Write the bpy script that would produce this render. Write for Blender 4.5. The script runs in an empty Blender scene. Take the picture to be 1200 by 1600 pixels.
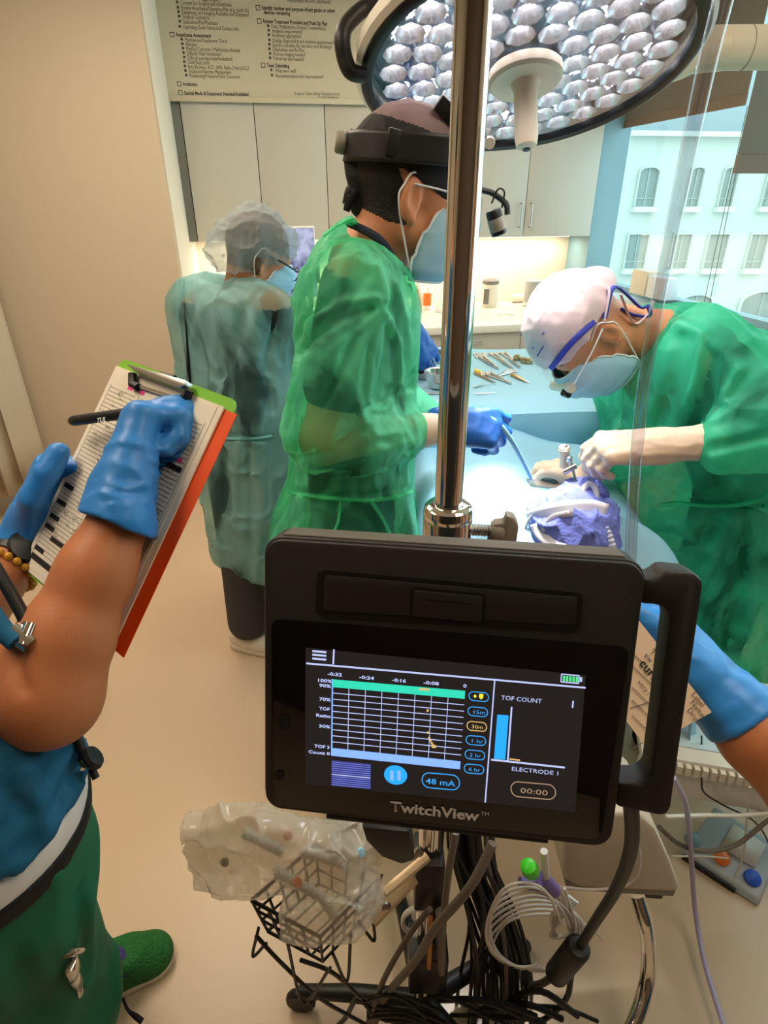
import bpy, bmesh, math, random
import numpy as np
from mathutils import Vector, Matrix
random.seed(7)
np.seterr(all='ignore')
S = bpy.context.scene
COL = S.collection
# ------------------------------------------------------------------ camera, world, lights, exposure
CAMZ, FPX, PITCH, ROLL = 1.62, 940.0, math.radians(27.6), math.radians(0.25)
cam_d = bpy.data.cameras.new('camera'); cam = bpy.data.objects.new('camera', cam_d); COL.objects.link(cam)
cam_d.sensor_fit = 'HORIZONTAL'; cam_d.sensor_width = 36.0; cam_d.lens = FPX / 1200 * 36.0
cam_d.clip_start = 0.02; cam_d.clip_end = 300
cam.matrix_world = Matrix.Translation((0, 0, CAMZ)) @ Matrix.Rotation(math.pi / 2 - PITCH, 4, 'X') @ Matrix.Rotation(-ROLL, 4, 'Z')
S.camera = cam
YAW = math.radians(10.0)                      # the room's back wall is turned 10 degrees against the view
W = bpy.data.worlds.new('sky'); S.world = W; W.use_nodes = True
_n = W.node_tree.nodes; _bg = _n['Background']
_bg.inputs['Color'].default_value = (0.80, 0.92, 1.0, 1); _bg.inputs['Strength'].default_value = 2.8
S.view_settings.view_transform = 'Standard'; S.view_settings.look = 'None'
S.view_settings.gamma = 1.0; S.view_settings.use_curve_mapping = False
S.view_settings.exposure = 0.36
S.cycles.use_denoising = True
S.cycles.max_bounces = 8; S.cycles.diffuse_bounces = 4; S.cycles.glossy_bounces = 4
S.cycles.transmission_bounces = 8; S.cycles.transparent_max_bounces = 16
S.cycles.sample_clamp_indirect = 4.0
S.cycles.caustics_reflective = False; S.cycles.caustics_refractive = False
def room(u, v, z):                            # room coordinates (u along the back wall, v towards it) to world
    return Vector((u * math.cos(YAW) - v * math.sin(YAW), u * math.sin(YAW) + v * math.cos(YAW), z))
def area_light(name, loc, size, energy, color, rot=(0, 0, 0)):
    d = bpy.data.lights.new(name, 'AREA'); d.shape = 'RECTANGLE'; d.size, d.size_y = size
    d.energy = energy; d.color = color
    o = bpy.data.objects.new(name, d); COL.objects.link(o); o.location = loc; o.rotation_euler = rot
    return o
WARM = (1.0, 0.83, 0.64)
CEIL_Z = 2.62
for k, (u, v, e) in enumerate([(-0.9, 0.9, 12), (-0.55, 2.35, 12), (0.95, 0.2, 8), (0.95, 2.75, 10)]):
    area_light('ceiling_lamp_light', room(u, v, CEIL_Z - 0.035), (0.55, 1.1), e, WARM, (0, 0, YAW))

# ------------------------------------------------------------------ picture geometry helpers
_cp, _sp = math.cos(PITCH), math.sin(PITCH)
def ray(px, py):
    x = (px - 600) / FPX; y = (800 - py) / FPX
    xr = x * math.cos(ROLL) + y * math.sin(ROLL); yr = -x * math.sin(ROLL) + y * math.cos(ROLL)
    return Vector((xr, _cp + yr * _sp, -_sp + yr * _cp))
def at(px, py, Y):
    d = ray(px, py); t = Y / d.y
    return Vector((d.x * t, Y, CAMZ + d.z * t))
def atz(px, py, z):
    d = ray(px, py); t = (z - CAMZ) / d.z
    return Vector((d.x * t, d.y * t, z))
def atu(px, py, u):                            # on the room plane u = const
    d = ray(px, py); c, s = math.cos(YAW), math.sin(YAW)
    t = u / (d.x * c + d.y * s)
    return Vector((d.x * t, d.y * t, CAMZ + d.z * t))
def atv(px, py, v):                            # on the room plane v = const
    d = ray(px, py); c, s = math.cos(YAW), math.sin(YAW)
    t = v / (-d.x * s + d.y * c)
    return Vector((d.x * t, d.y * t, CAMZ + d.z * t))
def uv(p):
    c, s = math.cos(YAW), math.sin(YAW)
    return (p[0] * c + p[1] * s, -p[0] * s + p[1] * c, p[2])

# ------------------------------------------------------------------ materials
def lin(r, g, b):
    f = lambda c: ((c / 255 + 0.055) / 1.055) ** 2.4 if c > 10 else c / 255 / 12.92
    return (f(r), f(g), f(b), 1)
def mat(name, col, rough=0.5, metal=0.0, noise=0.0, nscale=8.0, bump=0.0, bscale=60.0, alpha=1.0, trans=0.0, ior=1.45,
        emit=None, estr=0.0, coat=0.0, sheer=0.0, cling=None, translu=0.0, spec=0.5, subs=0.0):
    m = bpy.data.materials.new(name); m.use_nodes = True
    nt = m.node_tree; b = nt.nodes['Principled BSDF']; out = nt.nodes['Material Output']
    if len(col) == 3: col = (*col, 1)
    b.inputs['Base Color'].default_value = col
    b.inputs['Roughness'].default_value = rough; b.inputs['Metallic'].default_value = metal
    b.inputs['Specular IOR Level'].default_value = spec
    b.inputs['IOR'].default_value = ior; b.inputs['Transmission Weight'].default_value = trans
    b.inputs['Alpha'].default_value = alpha; b.inputs['Coat Weight'].default_value = coat
    if subs: b.inputs['Subsurface Weight'].default_value = subs; b.inputs['Subsurface Radius'].default_value = (0.012, 0.005, 0.003); b.inputs['Subsurface Scale'].default_value = 1.0
    if emit: b.inputs['Emission Color'].default_value = (*emit[:3], 1); b.inputs['Emission Strength'].default_value = estr
    tc = nt.nodes.new('ShaderNodeTexCoord')
    if noise:
        n = nt.nodes.new('ShaderNodeTexNoise'); n.inputs['Scale'].default_value = nscale; n.inputs['Detail'].default_value = 5
        nt.links.new(tc.outputs['Object'], n.inputs['Vector'])
        mx = nt.nodes.new('ShaderNodeMix'); mx.data_type = 'RGBA'
        mx.inputs['A'].default_value = tuple(min(1, c * (1 + noise)) for c in col[:3]) + (1,)
        mx.inputs['B'].default_value = tuple(c * (1 - noise) for c in col[:3]) + (1,)
        nt.links.new(n.outputs['Fac'], mx.inputs['Factor']); nt.links.new(mx.outputs['Result'], b.inputs['Base Color'])
    if bump:
        n2 = nt.nodes.new('ShaderNodeTexNoise'); n2.inputs['Scale'].default_value = bscale; n2.inputs['Detail'].default_value = 3
        nt.links.new(tc.outputs['Object'], n2.inputs['Vector'])
        bp = nt.nodes.new('ShaderNodeBump'); bp.inputs['Strength'].default_value = bump; bp.inputs['Distance'].default_value = 0.01
        nt.links.new(n2.outputs['Fac'], bp.inputs['Height']); nt.links.new(bp.outputs['Normal'], b.inputs['Normal'])
    last = b.outputs['BSDF']
    if translu:
        t = nt.nodes.new('ShaderNodeBsdfTranslucent'); t.inputs['Color'].default_value = col
        ms = nt.nodes.new('ShaderNodeMixShader'); ms.inputs['Fac'].default_value = translu
        nt.links.new(last, ms.inputs[1]); nt.links.new(t.outputs[0], ms.inputs[2]); last = ms.outputs[0]
    if sheer:
        t = nt.nodes.new('ShaderNodeBsdfTransparent'); t.inputs['Color'].default_value = (min(1, col[0] * .5 + .5), min(1, col[1] * .5 + .5), min(1, col[2] * .5 + .5), 1)
        ms = nt.nodes.new('ShaderNodeMixShader'); ms.inputs['Fac'].default_value = sheer
        nt.links.new(last, ms.inputs[1]); nt.links.new(t.outputs[0], ms.inputs[2]); last = ms.outputs[0]
        if cling:                              # noise in the sheerness imitates the dark patches where thin cloth clings
            n3 = nt.nodes.new('ShaderNodeTexNoise'); n3.inputs['Scale'].default_value = cling; n3.inputs['Detail'].default_value = 3; n3.inputs['Distortion'].default_value = 1.2
            mp = nt.nodes.new('ShaderNodeMapping'); mp.inputs['Scale'].default_value = (1, 1, .55); mp.inputs['Rotation'].default_value = (0.2, 0.5, 0)
            nt.links.new(tc.outputs['Object'], mp.inputs[0]); nt.links.new(mp.outputs[0], n3.inputs['Vector'])
            mr = nt.nodes.new('ShaderNodeMapRange'); mr.inputs['From Min'].default_value = .44; mr.inputs['From Max'].default_value = .62; mr.inputs['To Min'].default_value = sheer * .3; mr.inputs['To Max'].default_value = min(.85, sheer * 2.3)
            nt.links.new(n3.outputs['Fac'], mr.inputs['Value']); nt.links.new(mr.outputs[0], ms.inputs['Fac'])
    if last is not b.outputs['BSDF']: nt.links.new(last, out.inputs['Surface'])
    return m
M = {}
def defmat(key, *a, **k): M[key] = mat(key, *a, **k)

# ------------------------------------------------------------------ object helpers
def link(name, me, parent=None):
    o = bpy.data.objects.new(name, me); COL.objects.link(o)
    if parent is not None:
        o.parent = parent; o.matrix_parent_inverse = PINV[parent.name] if parent.name in PINV else parent.matrix_world.inverted()
    return o
PINV = {}
def tag(o, label=None, cat=None, group=None, kind=None):
    if label: o['label'] = label
    if cat: o['category'] = cat
    if group: o['group'] = group
    if kind: o['kind'] = kind
    return o
def thing(name, loc, label, cat, group=None):
    o = bpy.data.objects.new(name, None); COL.objects.link(o); o.empty_display_size = 0.05
    o.location = loc; PINV[o.name] = Matrix.Translation(-Vector(loc))
    return tag(o, label, cat, group)
def basis(axis):
    a = Vector(axis).normalized(); r = Vector((0, 0, 1)) if abs(a.z) < 0.9 else Vector((1, 0, 0))
    x = r.cross(a).normalized(); return x, a.cross(x).normalized(), a
def spline(pts, n=8):
    P = [Vector(p) for p in pts]
    if len(P) < 3: return [P[0].lerp(P[-1], i / n) for i in range(n + 1)]
    Q = [2 * P[0] - P[1]] + P + [2 * P[-1] - P[-2]]; out = []
    for i in range(1, len(Q) - 2):
        a, b, c, d = Q[i - 1], Q[i], Q[i + 1], Q[i + 2]
        for k in range(n):
            t = k / n
            out.append(0.5 * ((2 * b) + (c - a) * t + (2 * a - 5 * b + 4 * c - d) * t * t + (3 * b - a - 3 * c + d) * t ** 3))
    out.append(P[-1]); return out
class MB:
    def __init__(s, M4=None): s.v = []; s.f = []; s.fm = []; s.M = M4; s.mi = 0
    def add(s, verts, faces):
        o = len(s.v)
        s.v += [tuple(s.M @ Vector(v)) if s.M else tuple(v) for v in verts]
        s.f += [tuple(i + o for i in f) for f in faces]; s.fm += [s.mi] * len(faces); return s
    def box(s, lo, hi):
        x0, y0, z0 = lo; x1, y1, z1 = hi
        return s.add([(x0, y0, z0), (x1, y0, z0), (x1, y1, z0), (x0, y1, z0), (x0, y0, z1), (x1, y0, z1), (x1, y1, z1), (x0, y1, z1)],
                     [(3, 2, 1, 0), (4, 5, 6, 7), (0, 1, 5, 4), (1, 2, 6, 5), (2, 3, 7, 6), (3, 0, 4, 7)])
    def obox(s, c, half, R):                   # oriented box, R = three axis vectors
        c = Vector(c); ax = [Vector(a) for a in R]; vs = []
        for k in range(8):
            vs.append(c + ax[0] * half[0] * (1 if k in (1, 2, 5, 6) else -1) + ax[1] * half[1] * (1 if k in (2, 3, 6, 7) else -1) + ax[2] * half[2] * (1 if k > 3 else -1))
        return s.add(vs, [(3, 2, 1, 0), (4, 5, 6, 7), (0, 1, 5, 4), (1, 2, 6, 5), (2, 3, 7, 6), (3, 0, 4, 7)])
    def tube(s, pts, r, seg=10, cap=True, flat=None):
        P = [Vector(p) for p in pts]; n = len(P)
        rr = r if isinstance(r, (list, tuple)) else [r] * n
        if len(rr) != n: rr = [rr[0] + (rr[-1] - rr[0]) * i / (n - 1) for i in range(n)] if len(rr) == 2 else [float(np.interp(i / (n - 1), np.linspace(0, 1, len(rr)), rr)) for i in range(n)]
        T = [(P[min(i + 1, n - 1)] - P[max(i - 1, 0)]).normalized() for i in range(n)]
        x, y, _ = basis(T[0]); vs = []
        for i in range(n):
            x = (x - T[i] * x.dot(T[i])).normalized(); y = T[i].cross(x)
            for k in range(seg):
                a = 2 * math.pi * k / seg
                vs.append(P[i] + (x * math.cos(a) + y * math.sin(a) * (flat or 1)) * rr[i])
        fs = [(i * seg + k, i * seg + (k + 1) % seg, (i + 1) * seg + (k + 1) % seg, (i + 1) * seg + k) for i in range(n - 1) for k in range(seg)]
        if cap: fs += [tuple(range(seg - 1, -1, -1)), tuple((n - 1) * seg + k for k in range(seg))]
        return s.add(vs, fs)
    def lathe(s, prof, c=(0, 0, 0), axis=(0, 0, 1), seg=24, cap=True):   # prof: (radius, height)
        x, y, a = basis(axis); c = Vector(c); vs = []
        for r, h in prof:
            for k in range(seg):
                t = 2 * math.pi * k / seg; vs.append(c + a * h + (x * math.cos(t) + y * math.sin(t)) * max(r, 1e-5))
        n = len(prof)
        fs = [(i * seg + k, i * seg + (k + 1) % seg, (i + 1) * seg + (k + 1) % seg, (i + 1) * seg + k) for i in range(n - 1) for k in range(seg)]
        if cap: fs += [tuple(range(seg - 1, -1, -1)), tuple((n - 1) * seg + k for k in range(seg))]
        return s.add(vs, fs)
    def prism(s, poly, h, o=(0, 0, 0), ax=((1, 0, 0), (0, 1, 0), (0, 0, 1)), h0=0.0):  # polygon in ax0/ax1, extruded along ax2
        o = Vector(o); a, b, c = (Vector(k) for k in ax); n = len(poly)
        vs = [o + a * p[0] + b * p[1] + c * h0 for p in poly] + [o + a * p[0] + b * p[1] + c * h for p in poly]
        return s.add(vs, [tuple(range(n - 1, -1, -1)), tuple(range(n, 2 * n))] + [(i, (i + 1) % n, n + (i + 1) % n, n + i) for i in range(n)])
    def grid(s, rows, close=False):
        m, n = len(rows), len(rows[0])
        vs = [p for r in rows for p in r]
        fs = [(i * n + k, i * n + (k + 1) % n, (i + 1) * n + (k + 1) % n, (i + 1) * n + k) for i in range(m - 1) for k in range(n if close else n - 1)]
        return s.add(vs, fs)
    def sphere(s, c, r, seg=14, rings=9, R=None):
        rr = r if isinstance(r, (tuple, list)) else (r, r, r); c = Vector(c); rows = []
        for i in range(rings + 1):
            th = math.pi * i / rings; row = []
            for k in range(seg):
                ph = 2 * math.pi * k / seg
                p = Vector((rr[0] * math.sin(th) * math.cos(ph), rr[1] * math.sin(th) * math.sin(ph), -rr[2] * math.cos(th)))
                row.append(c + (R @ p if R else p))
            rows.append(row)
        return s.grid(rows, True)
    def build(s, name, material, parent=None, smooth=40, bevel=0.0, solid=0.0, loc=None, weld=True):
        me = bpy.data.meshes.new(name); me.from_pydata([tuple(v) for v in s.v], [], s.f)
        ms = material if isinstance(material, (list, tuple)) else [material]
        for m_ in ms: me.materials.append(M[m_] if isinstance(m_, str) else m_)
        if len(ms) > 1: me.polygons.foreach_set('material_index', s.fm)
        bm = bmesh.new(); bm.from_mesh(me)
        if weld: bmesh.ops.remove_doubles(bm, verts=bm.verts, dist=1e-6)
        bmesh.ops.recalc_face_normals(bm, faces=bm.faces)
        if bevel: bmesh.ops.bevel(bm, geom=[e for e in bm.edges if len(e.link_faces) == 2 and e.calc_face_angle(0) > 0.5], offset=bevel, segments=2, affect='EDGES', profile=0.5)
        bm.to_mesh(me); bm.free()
        if smooth:
            me.polygons.foreach_set('use_smooth', [True] * len(me.polygons)); me.set_sharp_from_angle(angle=math.radians(smooth))
        me.update()
        o = link(name, me, parent)
        if solid:
            md = o.modifiers.new('thickness', 'SOLIDIFY'); md.thickness = solid; md.offset = 0
        return o
def rrect(w, h, r, n=5, cx=0, cy=0):
    out = []
    for sx, sy, a0 in ((1, 1, 0), (-1, 1, 90), (-1, -1, 180), (1, -1, 270)):
        for k in range(n + 1):
            a = math.radians(a0 + 90 * k / n); out.append((cx + sx * (w / 2 - r) + r * math.cos(a), cy + sy * (h / 2 - r) + r * math.sin(a)))
    return out
def text(s, size, o, right, up, material, parent=None, name='lettering', align='LEFT', bold=0.0, width=None, lift=0.0004):
    cu = bpy.data.curves.new(name, 'FONT'); cu.body = s; cu.size = size; cu.align_x = align; cu.offset = bold * size; cu.resolution_u = 2
    ob = bpy.data.objects.new(name, cu); COL.objects.link(ob)
    dg = bpy.context.evaluated_depsgraph_get(); me = bpy.data.meshes.new_from_object(ob.evaluated_get(dg))
    bpy.data.objects.remove(ob); bpy.data.curves.remove(cu)
    r, u = Vector(right).normalized(), Vector(up).normalized(); n = r.cross(u)
    sx = 1.0
    if width and len(me.vertices):
        xs = [v.co.x for v in me.vertices]; sx = width / max(1e-6, max(xs) - min(xs))
    o = Vector(o)
    for v in me.vertices: v.co = o + r * v.co.x * sx + u * v.co.y + n * lift
    me.materials.clear(); me.materials.append(M[material]); me.name = name
    return link(name, me, parent)

# ------------------------------------------------------------------ signed-distance modelling (bodies, cloth, gloves)
_rng = np.random.default_rng(5); _LAT = _rng.random((32, 32, 32)).astype(np.float32)
def vnoise(x, y, z):
    def fr(a): f = np.floor(a); t = a - f; return f.astype(np.int32) & 31, (t * t * (3 - 2 * t)).astype(np.float32)
    i, u = fr(x); j, v = fr(y); k, w = fr(z); i1, j1, k1 = (i + 1) & 31, (j + 1) & 31, (k + 1) & 31; L = _LAT
    a = L[i, j, k] * (1 - u) + L[i1, j, k] * u; b = L[i, j1, k] * (1 - u) + L[i1, j1, k] * u
    c = L[i, j, k1] * (1 - u) + L[i1, j, k1] * u; d = L[i, j1, k1] * (1 - u) + L[i1, j1, k1] * u
    return (a * (1 - v) + b * v) * (1 - w) + (c * (1 - v) + d * v) * w
class SDF:
    def __init__(s, lo, hi, h):
        s.h = h; s.lo = np.array(lo, float)
        s.n = np.ceil((np.array(hi, float) - s.lo) / h).astype(int) + 1
        s.d = np.full(tuple(s.n), 0.2, np.float32)
    def _sub(s, lo, hi):
        a = np.clip(np.floor((np.array(lo) - s.lo) / s.h).astype(int), 0, s.n); b = np.clip(np.ceil((np.array(hi) - s.lo) / s.h).astype(int) + 1, 0, s.n)
        sl = tuple(slice(p, q) for p, q in zip(a, b))
        g = [(s.lo[i] + s.h * np.arange(a[i], b[i])).astype(np.float32) for i in range(3)]
        return sl, g[0][:, None, None], g[1][None, :, None], g[2][None, None, :]
    def _mix(s, sl, e, k, op):
        d = s.d[sl]
        if op == 'add':
            if k > 0: h = np.clip(0.5 + 0.5 * (d - e) / k, 0, 1); s.d[sl] = d * (1 - h) + e * h - k * h * (1 - h)
            else: s.d[sl] = np.minimum(d, e)
        elif op == 'sub':
            if k > 0: h = np.clip(0.5 - 0.5 * (d + e) / k, 0, 1); s.d[sl] = d * (1 - h) - e * h + k * h * (1 - h)
            else: s.d[sl] = np.maximum(d, -e)
        elif op == 'and': s.d[sl] = np.maximum(d, e)
    def cone(s, a, b, ra, rb=None, k=0.02, op='add', sc=None):
        rb = ra if rb is None else rb; a = np.array(a, float); b = np.array(b, float); m = max(ra, rb) * (max(1, 1 / min(sc)) if sc else 1) + k + 3 * s.h
        sl, x, y, z = s._sub(np.minimum(a, b) - m, np.maximum(a, b) + m)
        q = (1, 1, 1) if sc is None else sc
        A = a * q; B = b * q; ab = B - A; L = float(ab @ ab) + 1e-12
        X, Y, Z = x * q[0] - A[0], y * q[1] - A[1], z * q[2] - A[2]
        t = np.clip((X * ab[0] + Y * ab[1] + Z * ab[2]) / L, 0, 1)
        e = np.sqrt((X - t * ab[0]) ** 2 + (Y - t * ab[1]) ** 2 + (Z - t * ab[2]) ** 2) - (ra + (rb - ra) * t)
        s._mix(sl, e.astype(np.float32), k, op); return s
    def chain(s, pts, rs, k=0.02, op='add'):
        rs = rs if isinstance(rs, (list, tuple)) else [rs] * len(pts)
        for i in range(len(pts) - 1): s.cone(pts[i], pts[i + 1], rs[i], rs[i + 1], k, op)
        return s
    def ell(s, c, r, R=None, k=0.02, op='add'):
        c = np.array(c, float); m = max(r) + k + 3 * s.h; sl, x, y, z = s._sub(c - m, c + m)
        X, Y, Z = x - c[0], y - c[1], z - c[2]
        if R is not None:
            R = np.array(R, float); X, Y, Z = (X * R[0, i] + Y * R[1, i] + Z * R[2, i] for i in range(3))
        k0 = np.sqrt((X / r[0]) ** 2 + (Y / r[1]) ** 2 + (Z / r[2]) ** 2); k1 = np.sqrt((X / r[0] ** 2) ** 2 + (Y / r[1] ** 2) ** 2 + (Z / r[2] ** 2) ** 2) + 1e-9
        s._mix(sl, (k0 * (k0 - 1) / k1).astype(np.float32), k, op); return s
    def rbox(s, c, half, R=None, rnd=0.01, k=0.01, op='add'):
        c = np.array(c, float); m = float(np.linalg.norm(half)) + k + 3 * s.h; sl, x, y, z = s._sub(c - m, c + m)
        P = [x - c[0], y - c[1], z - c[2]]
        if R is not None:
            R = np.array(R, float); P = [P[0] * R[0, i] + P[1] * R[1, i] + P[2] * R[2, i] for i in range(3)]
        q = [np.abs(P[i]) - (half[i] - rnd) for i in range(3)]
        e = np.sqrt(sum(np.maximum(v, 0) ** 2 for v in q)) + np.minimum(np.maximum(np.maximum(q[0], q[1]), q[2]), 0) - rnd
        s._mix(sl, e.astype(np.float32), k, op); return s
    def plane(s, p, n, op='and'):              # keeps the side the normal points away from
        n = np.array(n, float); n /= np.linalg.norm(n); p = np.array(p, float)
        sl, x, y, z = s._sub(s.lo, s.lo + s.h * s.n)
        s._mix(sl, ((x - p[0]) * n[0] + (y - p[1]) * n[1] + (z - p[2]) * n[2]).astype(np.float32), 0, op); return s
    def crease(s, pts, w, amp):                # amp > 0 raises a fold along the line, amp < 0 sinks one
        P = [np.array(p, float) for p in pts]; allp = np.array(P); m = 3 * w + s.h
        sl, x, y, z = s._sub(allp.min(0) - m, allp.max(0) + m); best = None
        for a, b in zip(P[:-1], P[1:]):
            ab = b - a; L = float(ab @ ab) + 1e-12; X, Y, Z = x - a[0], y - a[1], z - a[2]
            t = np.clip((X * ab[0] + Y * ab[1] + Z * ab[2]) / L, 0, 1)
            e = (X - t * ab[0]) ** 2 + (Y - t * ab[1]) ** 2 + (Z - t * ab[2]) ** 2
            best = e if best is None else np.minimum(best, e)
        s.d[sl] -= (amp * np.exp(-best / (w * w))).astype(np.float32); return s
    def crumple(s, amp, freq=(9, 9, 9), ridged=True, seed=0.0, band=0.05, rot=None, pw=2.0):
        idx = np.nonzero(np.abs(s.d) < band)
        x, y, z = (s.lo[i] + s.h * idx[i] for i in range(3))
        if rot is not None: x, y, z = (rot[i][0] * x + rot[i][1] * y + rot[i][2] * z for i in range(3))
        n = vnoise(x * freq[0] + seed, y * freq[1] + seed * 1.7, z * freq[2] + seed * .6)
        if ridged: n = (1 - np.abs(2 * n - 1)) ** pw
        n2 = vnoise(x * freq[0] * 2.3 + seed, y * freq[1] * 2.3, z * freq[2] * 2.3)
        if ridged: n2 = 1 - np.abs(2 * n2 - 1)
        s.d[idx] -= (amp * (n - .35 + .35 * (n2 - .5))).astype(np.float32); return s
    def mesh(s):                               # surface nets
        d = s.d; d[0] = np.maximum(d[0], 1e-3); d[-1] = np.maximum(d[-1], 1e-3); d[:, 0] = np.maximum(d[:, 0], 1e-3); d[:, -1] = np.maximum(d[:, -1], 1e-3); d[:, :, 0] = np.maximum(d[:, :, 0], 1e-3); d[:, :, -1] = np.maximum(d[:, :, -1], 1e-3)
        ins = d < 0; nx, ny, nz = d.shape
        cnt = np.zeros((nx - 1, ny - 1, nz - 1), np.int8); corners = [(i, j, k) for i in (0, 1) for j in (0, 1) for k in (0, 1)]
        for i, j, k in corners: cnt += ins[i:nx - 1 + i, j:ny - 1 + j, k:nz - 1 + k]
        ci = np.nonzero((cnt > 0) & (cnt < 8)); N = len(ci[0])
        if N == 0: return np.zeros((0, 3)), []
        ids = np.full(cnt.shape, -1, np.int32); ids[ci] = np.arange(N)
        val = {c: d[ci[0] + c[0], ci[1] + c[1], ci[2] + c[2]] for c in corners}
        acc = np.zeros((N, 3)); w = np.zeros(N)
        for a in corners:
            for ax in range(3):
                if a[ax] == 0:
                    b = list(a); b[ax] = 1; b = tuple(b); va, vb = val[a], val[b]; m = (va < 0) != (vb < 0)
                    t = va / (va - vb + 1e-20)
                    for q in range(3): acc[:, q] += np.where(m, (t if q == ax else a[q]), 0)
                    w += m
        V = (np.stack(ci, 1) + acc / w[:, None]) * s.h + s.lo
        F = []
        for ax in range(3):
            sl0 = [slice(None)] * 3; sl1 = [slice(None)] * 3; sl0[ax] = slice(0, -1); sl1[ax] = slice(1, None)
            A, B = ins[tuple(sl0)], ins[tuple(sl1)]
            o1, o2 = (ax + 1) % 3, (ax + 2) % 3
            for m, flip in ((A & ~B, False), (~A & B, True)):
                e = np.stack(np.nonzero(m), 1); e = e[(e[:, o1] > 0) & (e[:, o2] > 0) & (e[:, o1] < cnt.shape[o1] + 0) & (e[:, o2] < cnt.shape[o2] + 0)]
                if not len(e): continue
                q = []
                for da, db in ((-1, -1), (0, -1), (0, 0), (-1, 0)):
                    c = e.copy(); c[:, o1] += da; c[:, o2] += db; q.append(ids[c[:, 0], c[:, 1], c[:, 2]])
                q = np.stack(q, 1); F.append(q[:, ::-1] if flip else q)
        F = np.concatenate(F); return V, F
    def build(s, name, material, parent=None, pick=None, relax=1):
        return sdf_build([s], name, material, parent, pick, relax)
def sdf_build(fields, name, material, parent=None, pick=None, relax=1):
    Vs, Fs, o = [], [], 0
    for f in fields:
        v, q = f.mesh()
        if len(v) == 0: continue
        if relax:                              # one light smoothing pass
            for _ in range(relax):
                acc = np.zeros_like(v); w = np.zeros(len(v))
                for a, b in ((0, 1), (1, 2), (2, 3), (3, 0)):
                    np.add.at(acc, q[:, a], v[q[:, b]]); np.add.at(w, q[:, a], 1); np.add.at(acc, q[:, b], v[q[:, a]]); np.add.at(w, q[:, b], 1)
                v = v * 0.45 + 0.55 * acc / np.maximum(w, 1)[:, None]
        Vs.append(v); Fs.append(q + o); o += len(v)
    V = np.concatenate(Vs); F = np.concatenate(Fs)
    me = bpy.data.meshes.new(name); me.vertices.add(len(V)); me.vertices.foreach_set('co', V.astype(np.float32).ravel())
    me.loops.add(F.size); me.loops.foreach_set('vertex_index', F.astype(np.int32).ravel())
    me.polygons.add(len(F)); me.polygons.foreach_set('loop_start', np.arange(0, F.size, 4, dtype=np.int32))
    me.update(calc_edges=True); me.validate()
    ms = material if isinstance(material, (list, tuple)) else [material]
    for m_ in ms: me.materials.append(M[m_])
    if pick is not None:
        c = V[F].mean(1); me.polygons.foreach_set('material_index', pick(c).astype(np.int32))
    me.polygons.foreach_set('use_smooth', np.ones(len(me.polygons), bool)); me.update()
    return link(name, me, parent)
# ================================================================== materials
defmat('floor', lin(214, 188, 160), rough=0.28, noise=0.03, nscale=3, bump=0.02, bscale=30, spec=0.4)
defmat('wall', lin(202, 184, 158), rough=0.75, noise=0.02, nscale=4, bump=0.02, bscale=120)
defmat('wall_white', lin(232, 226, 212), rough=0.7, noise=0.02)
defmat('ceiling', lin(228, 214, 194), rough=0.85)
defmat('cabinet', lin(190, 186, 174), rough=0.42, noise=0.015, nscale=6)
defmat('cabinet_inside', lin(120, 116, 108), rough=0.8)
defmat('worktop', lin(226, 222, 212), rough=0.35, noise=0.03, nscale=20)
defmat('backsplash', lin(238, 226, 204), rough=0.55)
defmat('steel', (0.62, 0.61, 0.59), rough=0.22, metal=1.0)
defmat('chrome', (0.78, 0.75, 0.72), rough=0.06, metal=1.0)
defmat('brushed', (0.55, 0.53, 0.5), rough=0.35, metal=1.0)
defmat('guard', lin(120, 120, 112), rough=0.45, metal=0.3)
defmat('blueframe', lin(132, 168, 180), rough=0.45)
defmat('sill', lin(196, 214, 224), rough=0.4)
defmat('blind', lin(138, 130, 118), rough=0.9, translu=0.25)
defmat('blind_hem', lin(128, 112, 98), rough=0.8)
defmat('poster', lin(200, 190, 166), rough=0.6)
defmat('ink', lin(34, 31, 28), rough=0.7)
defmat('poster_ink', lin(96, 88, 78), rough=0.7)
defmat('poster_bold', lin(66, 60, 52), rough=0.7)
defmat('ink_grey', lin(86, 80, 72), rough=0.7)
defmat('facade', lin(186, 194, 186), rough=0.85, noise=0.02, nscale=1.5)
defmat('facade_trim', lin(206, 214, 206), rough=0.8)
defmat('far_window', lin(122, 134, 130), rough=0.35)  # lightened grey, haze over the distant panes is put into the colour
defmat('far_frame', lin(150, 164, 158), rough=0.6)
defmat('far_roof', lin(150, 165, 172), rough=0.7)
defmat('street', lin(150, 150, 146), rough=0.9)
defmat('black_plastic', lin(26, 25, 25), rough=0.45)
defmat('white_plastic', lin(226, 222, 212), rough=0.35)
defmat('beige_plastic', lin(214, 200, 178), rough=0.4)
defmat('grey_plastic', lin(150, 142, 130), rough=0.45)
defmat('curtain', lin(205, 190, 168), rough=0.85, translu=0.2)
defmat('lamp_diffuser', (0.9, 0.85, 0.75), rough=0.5, emit=(1.0, 0.86, 0.66), estr=2.0)
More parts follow.
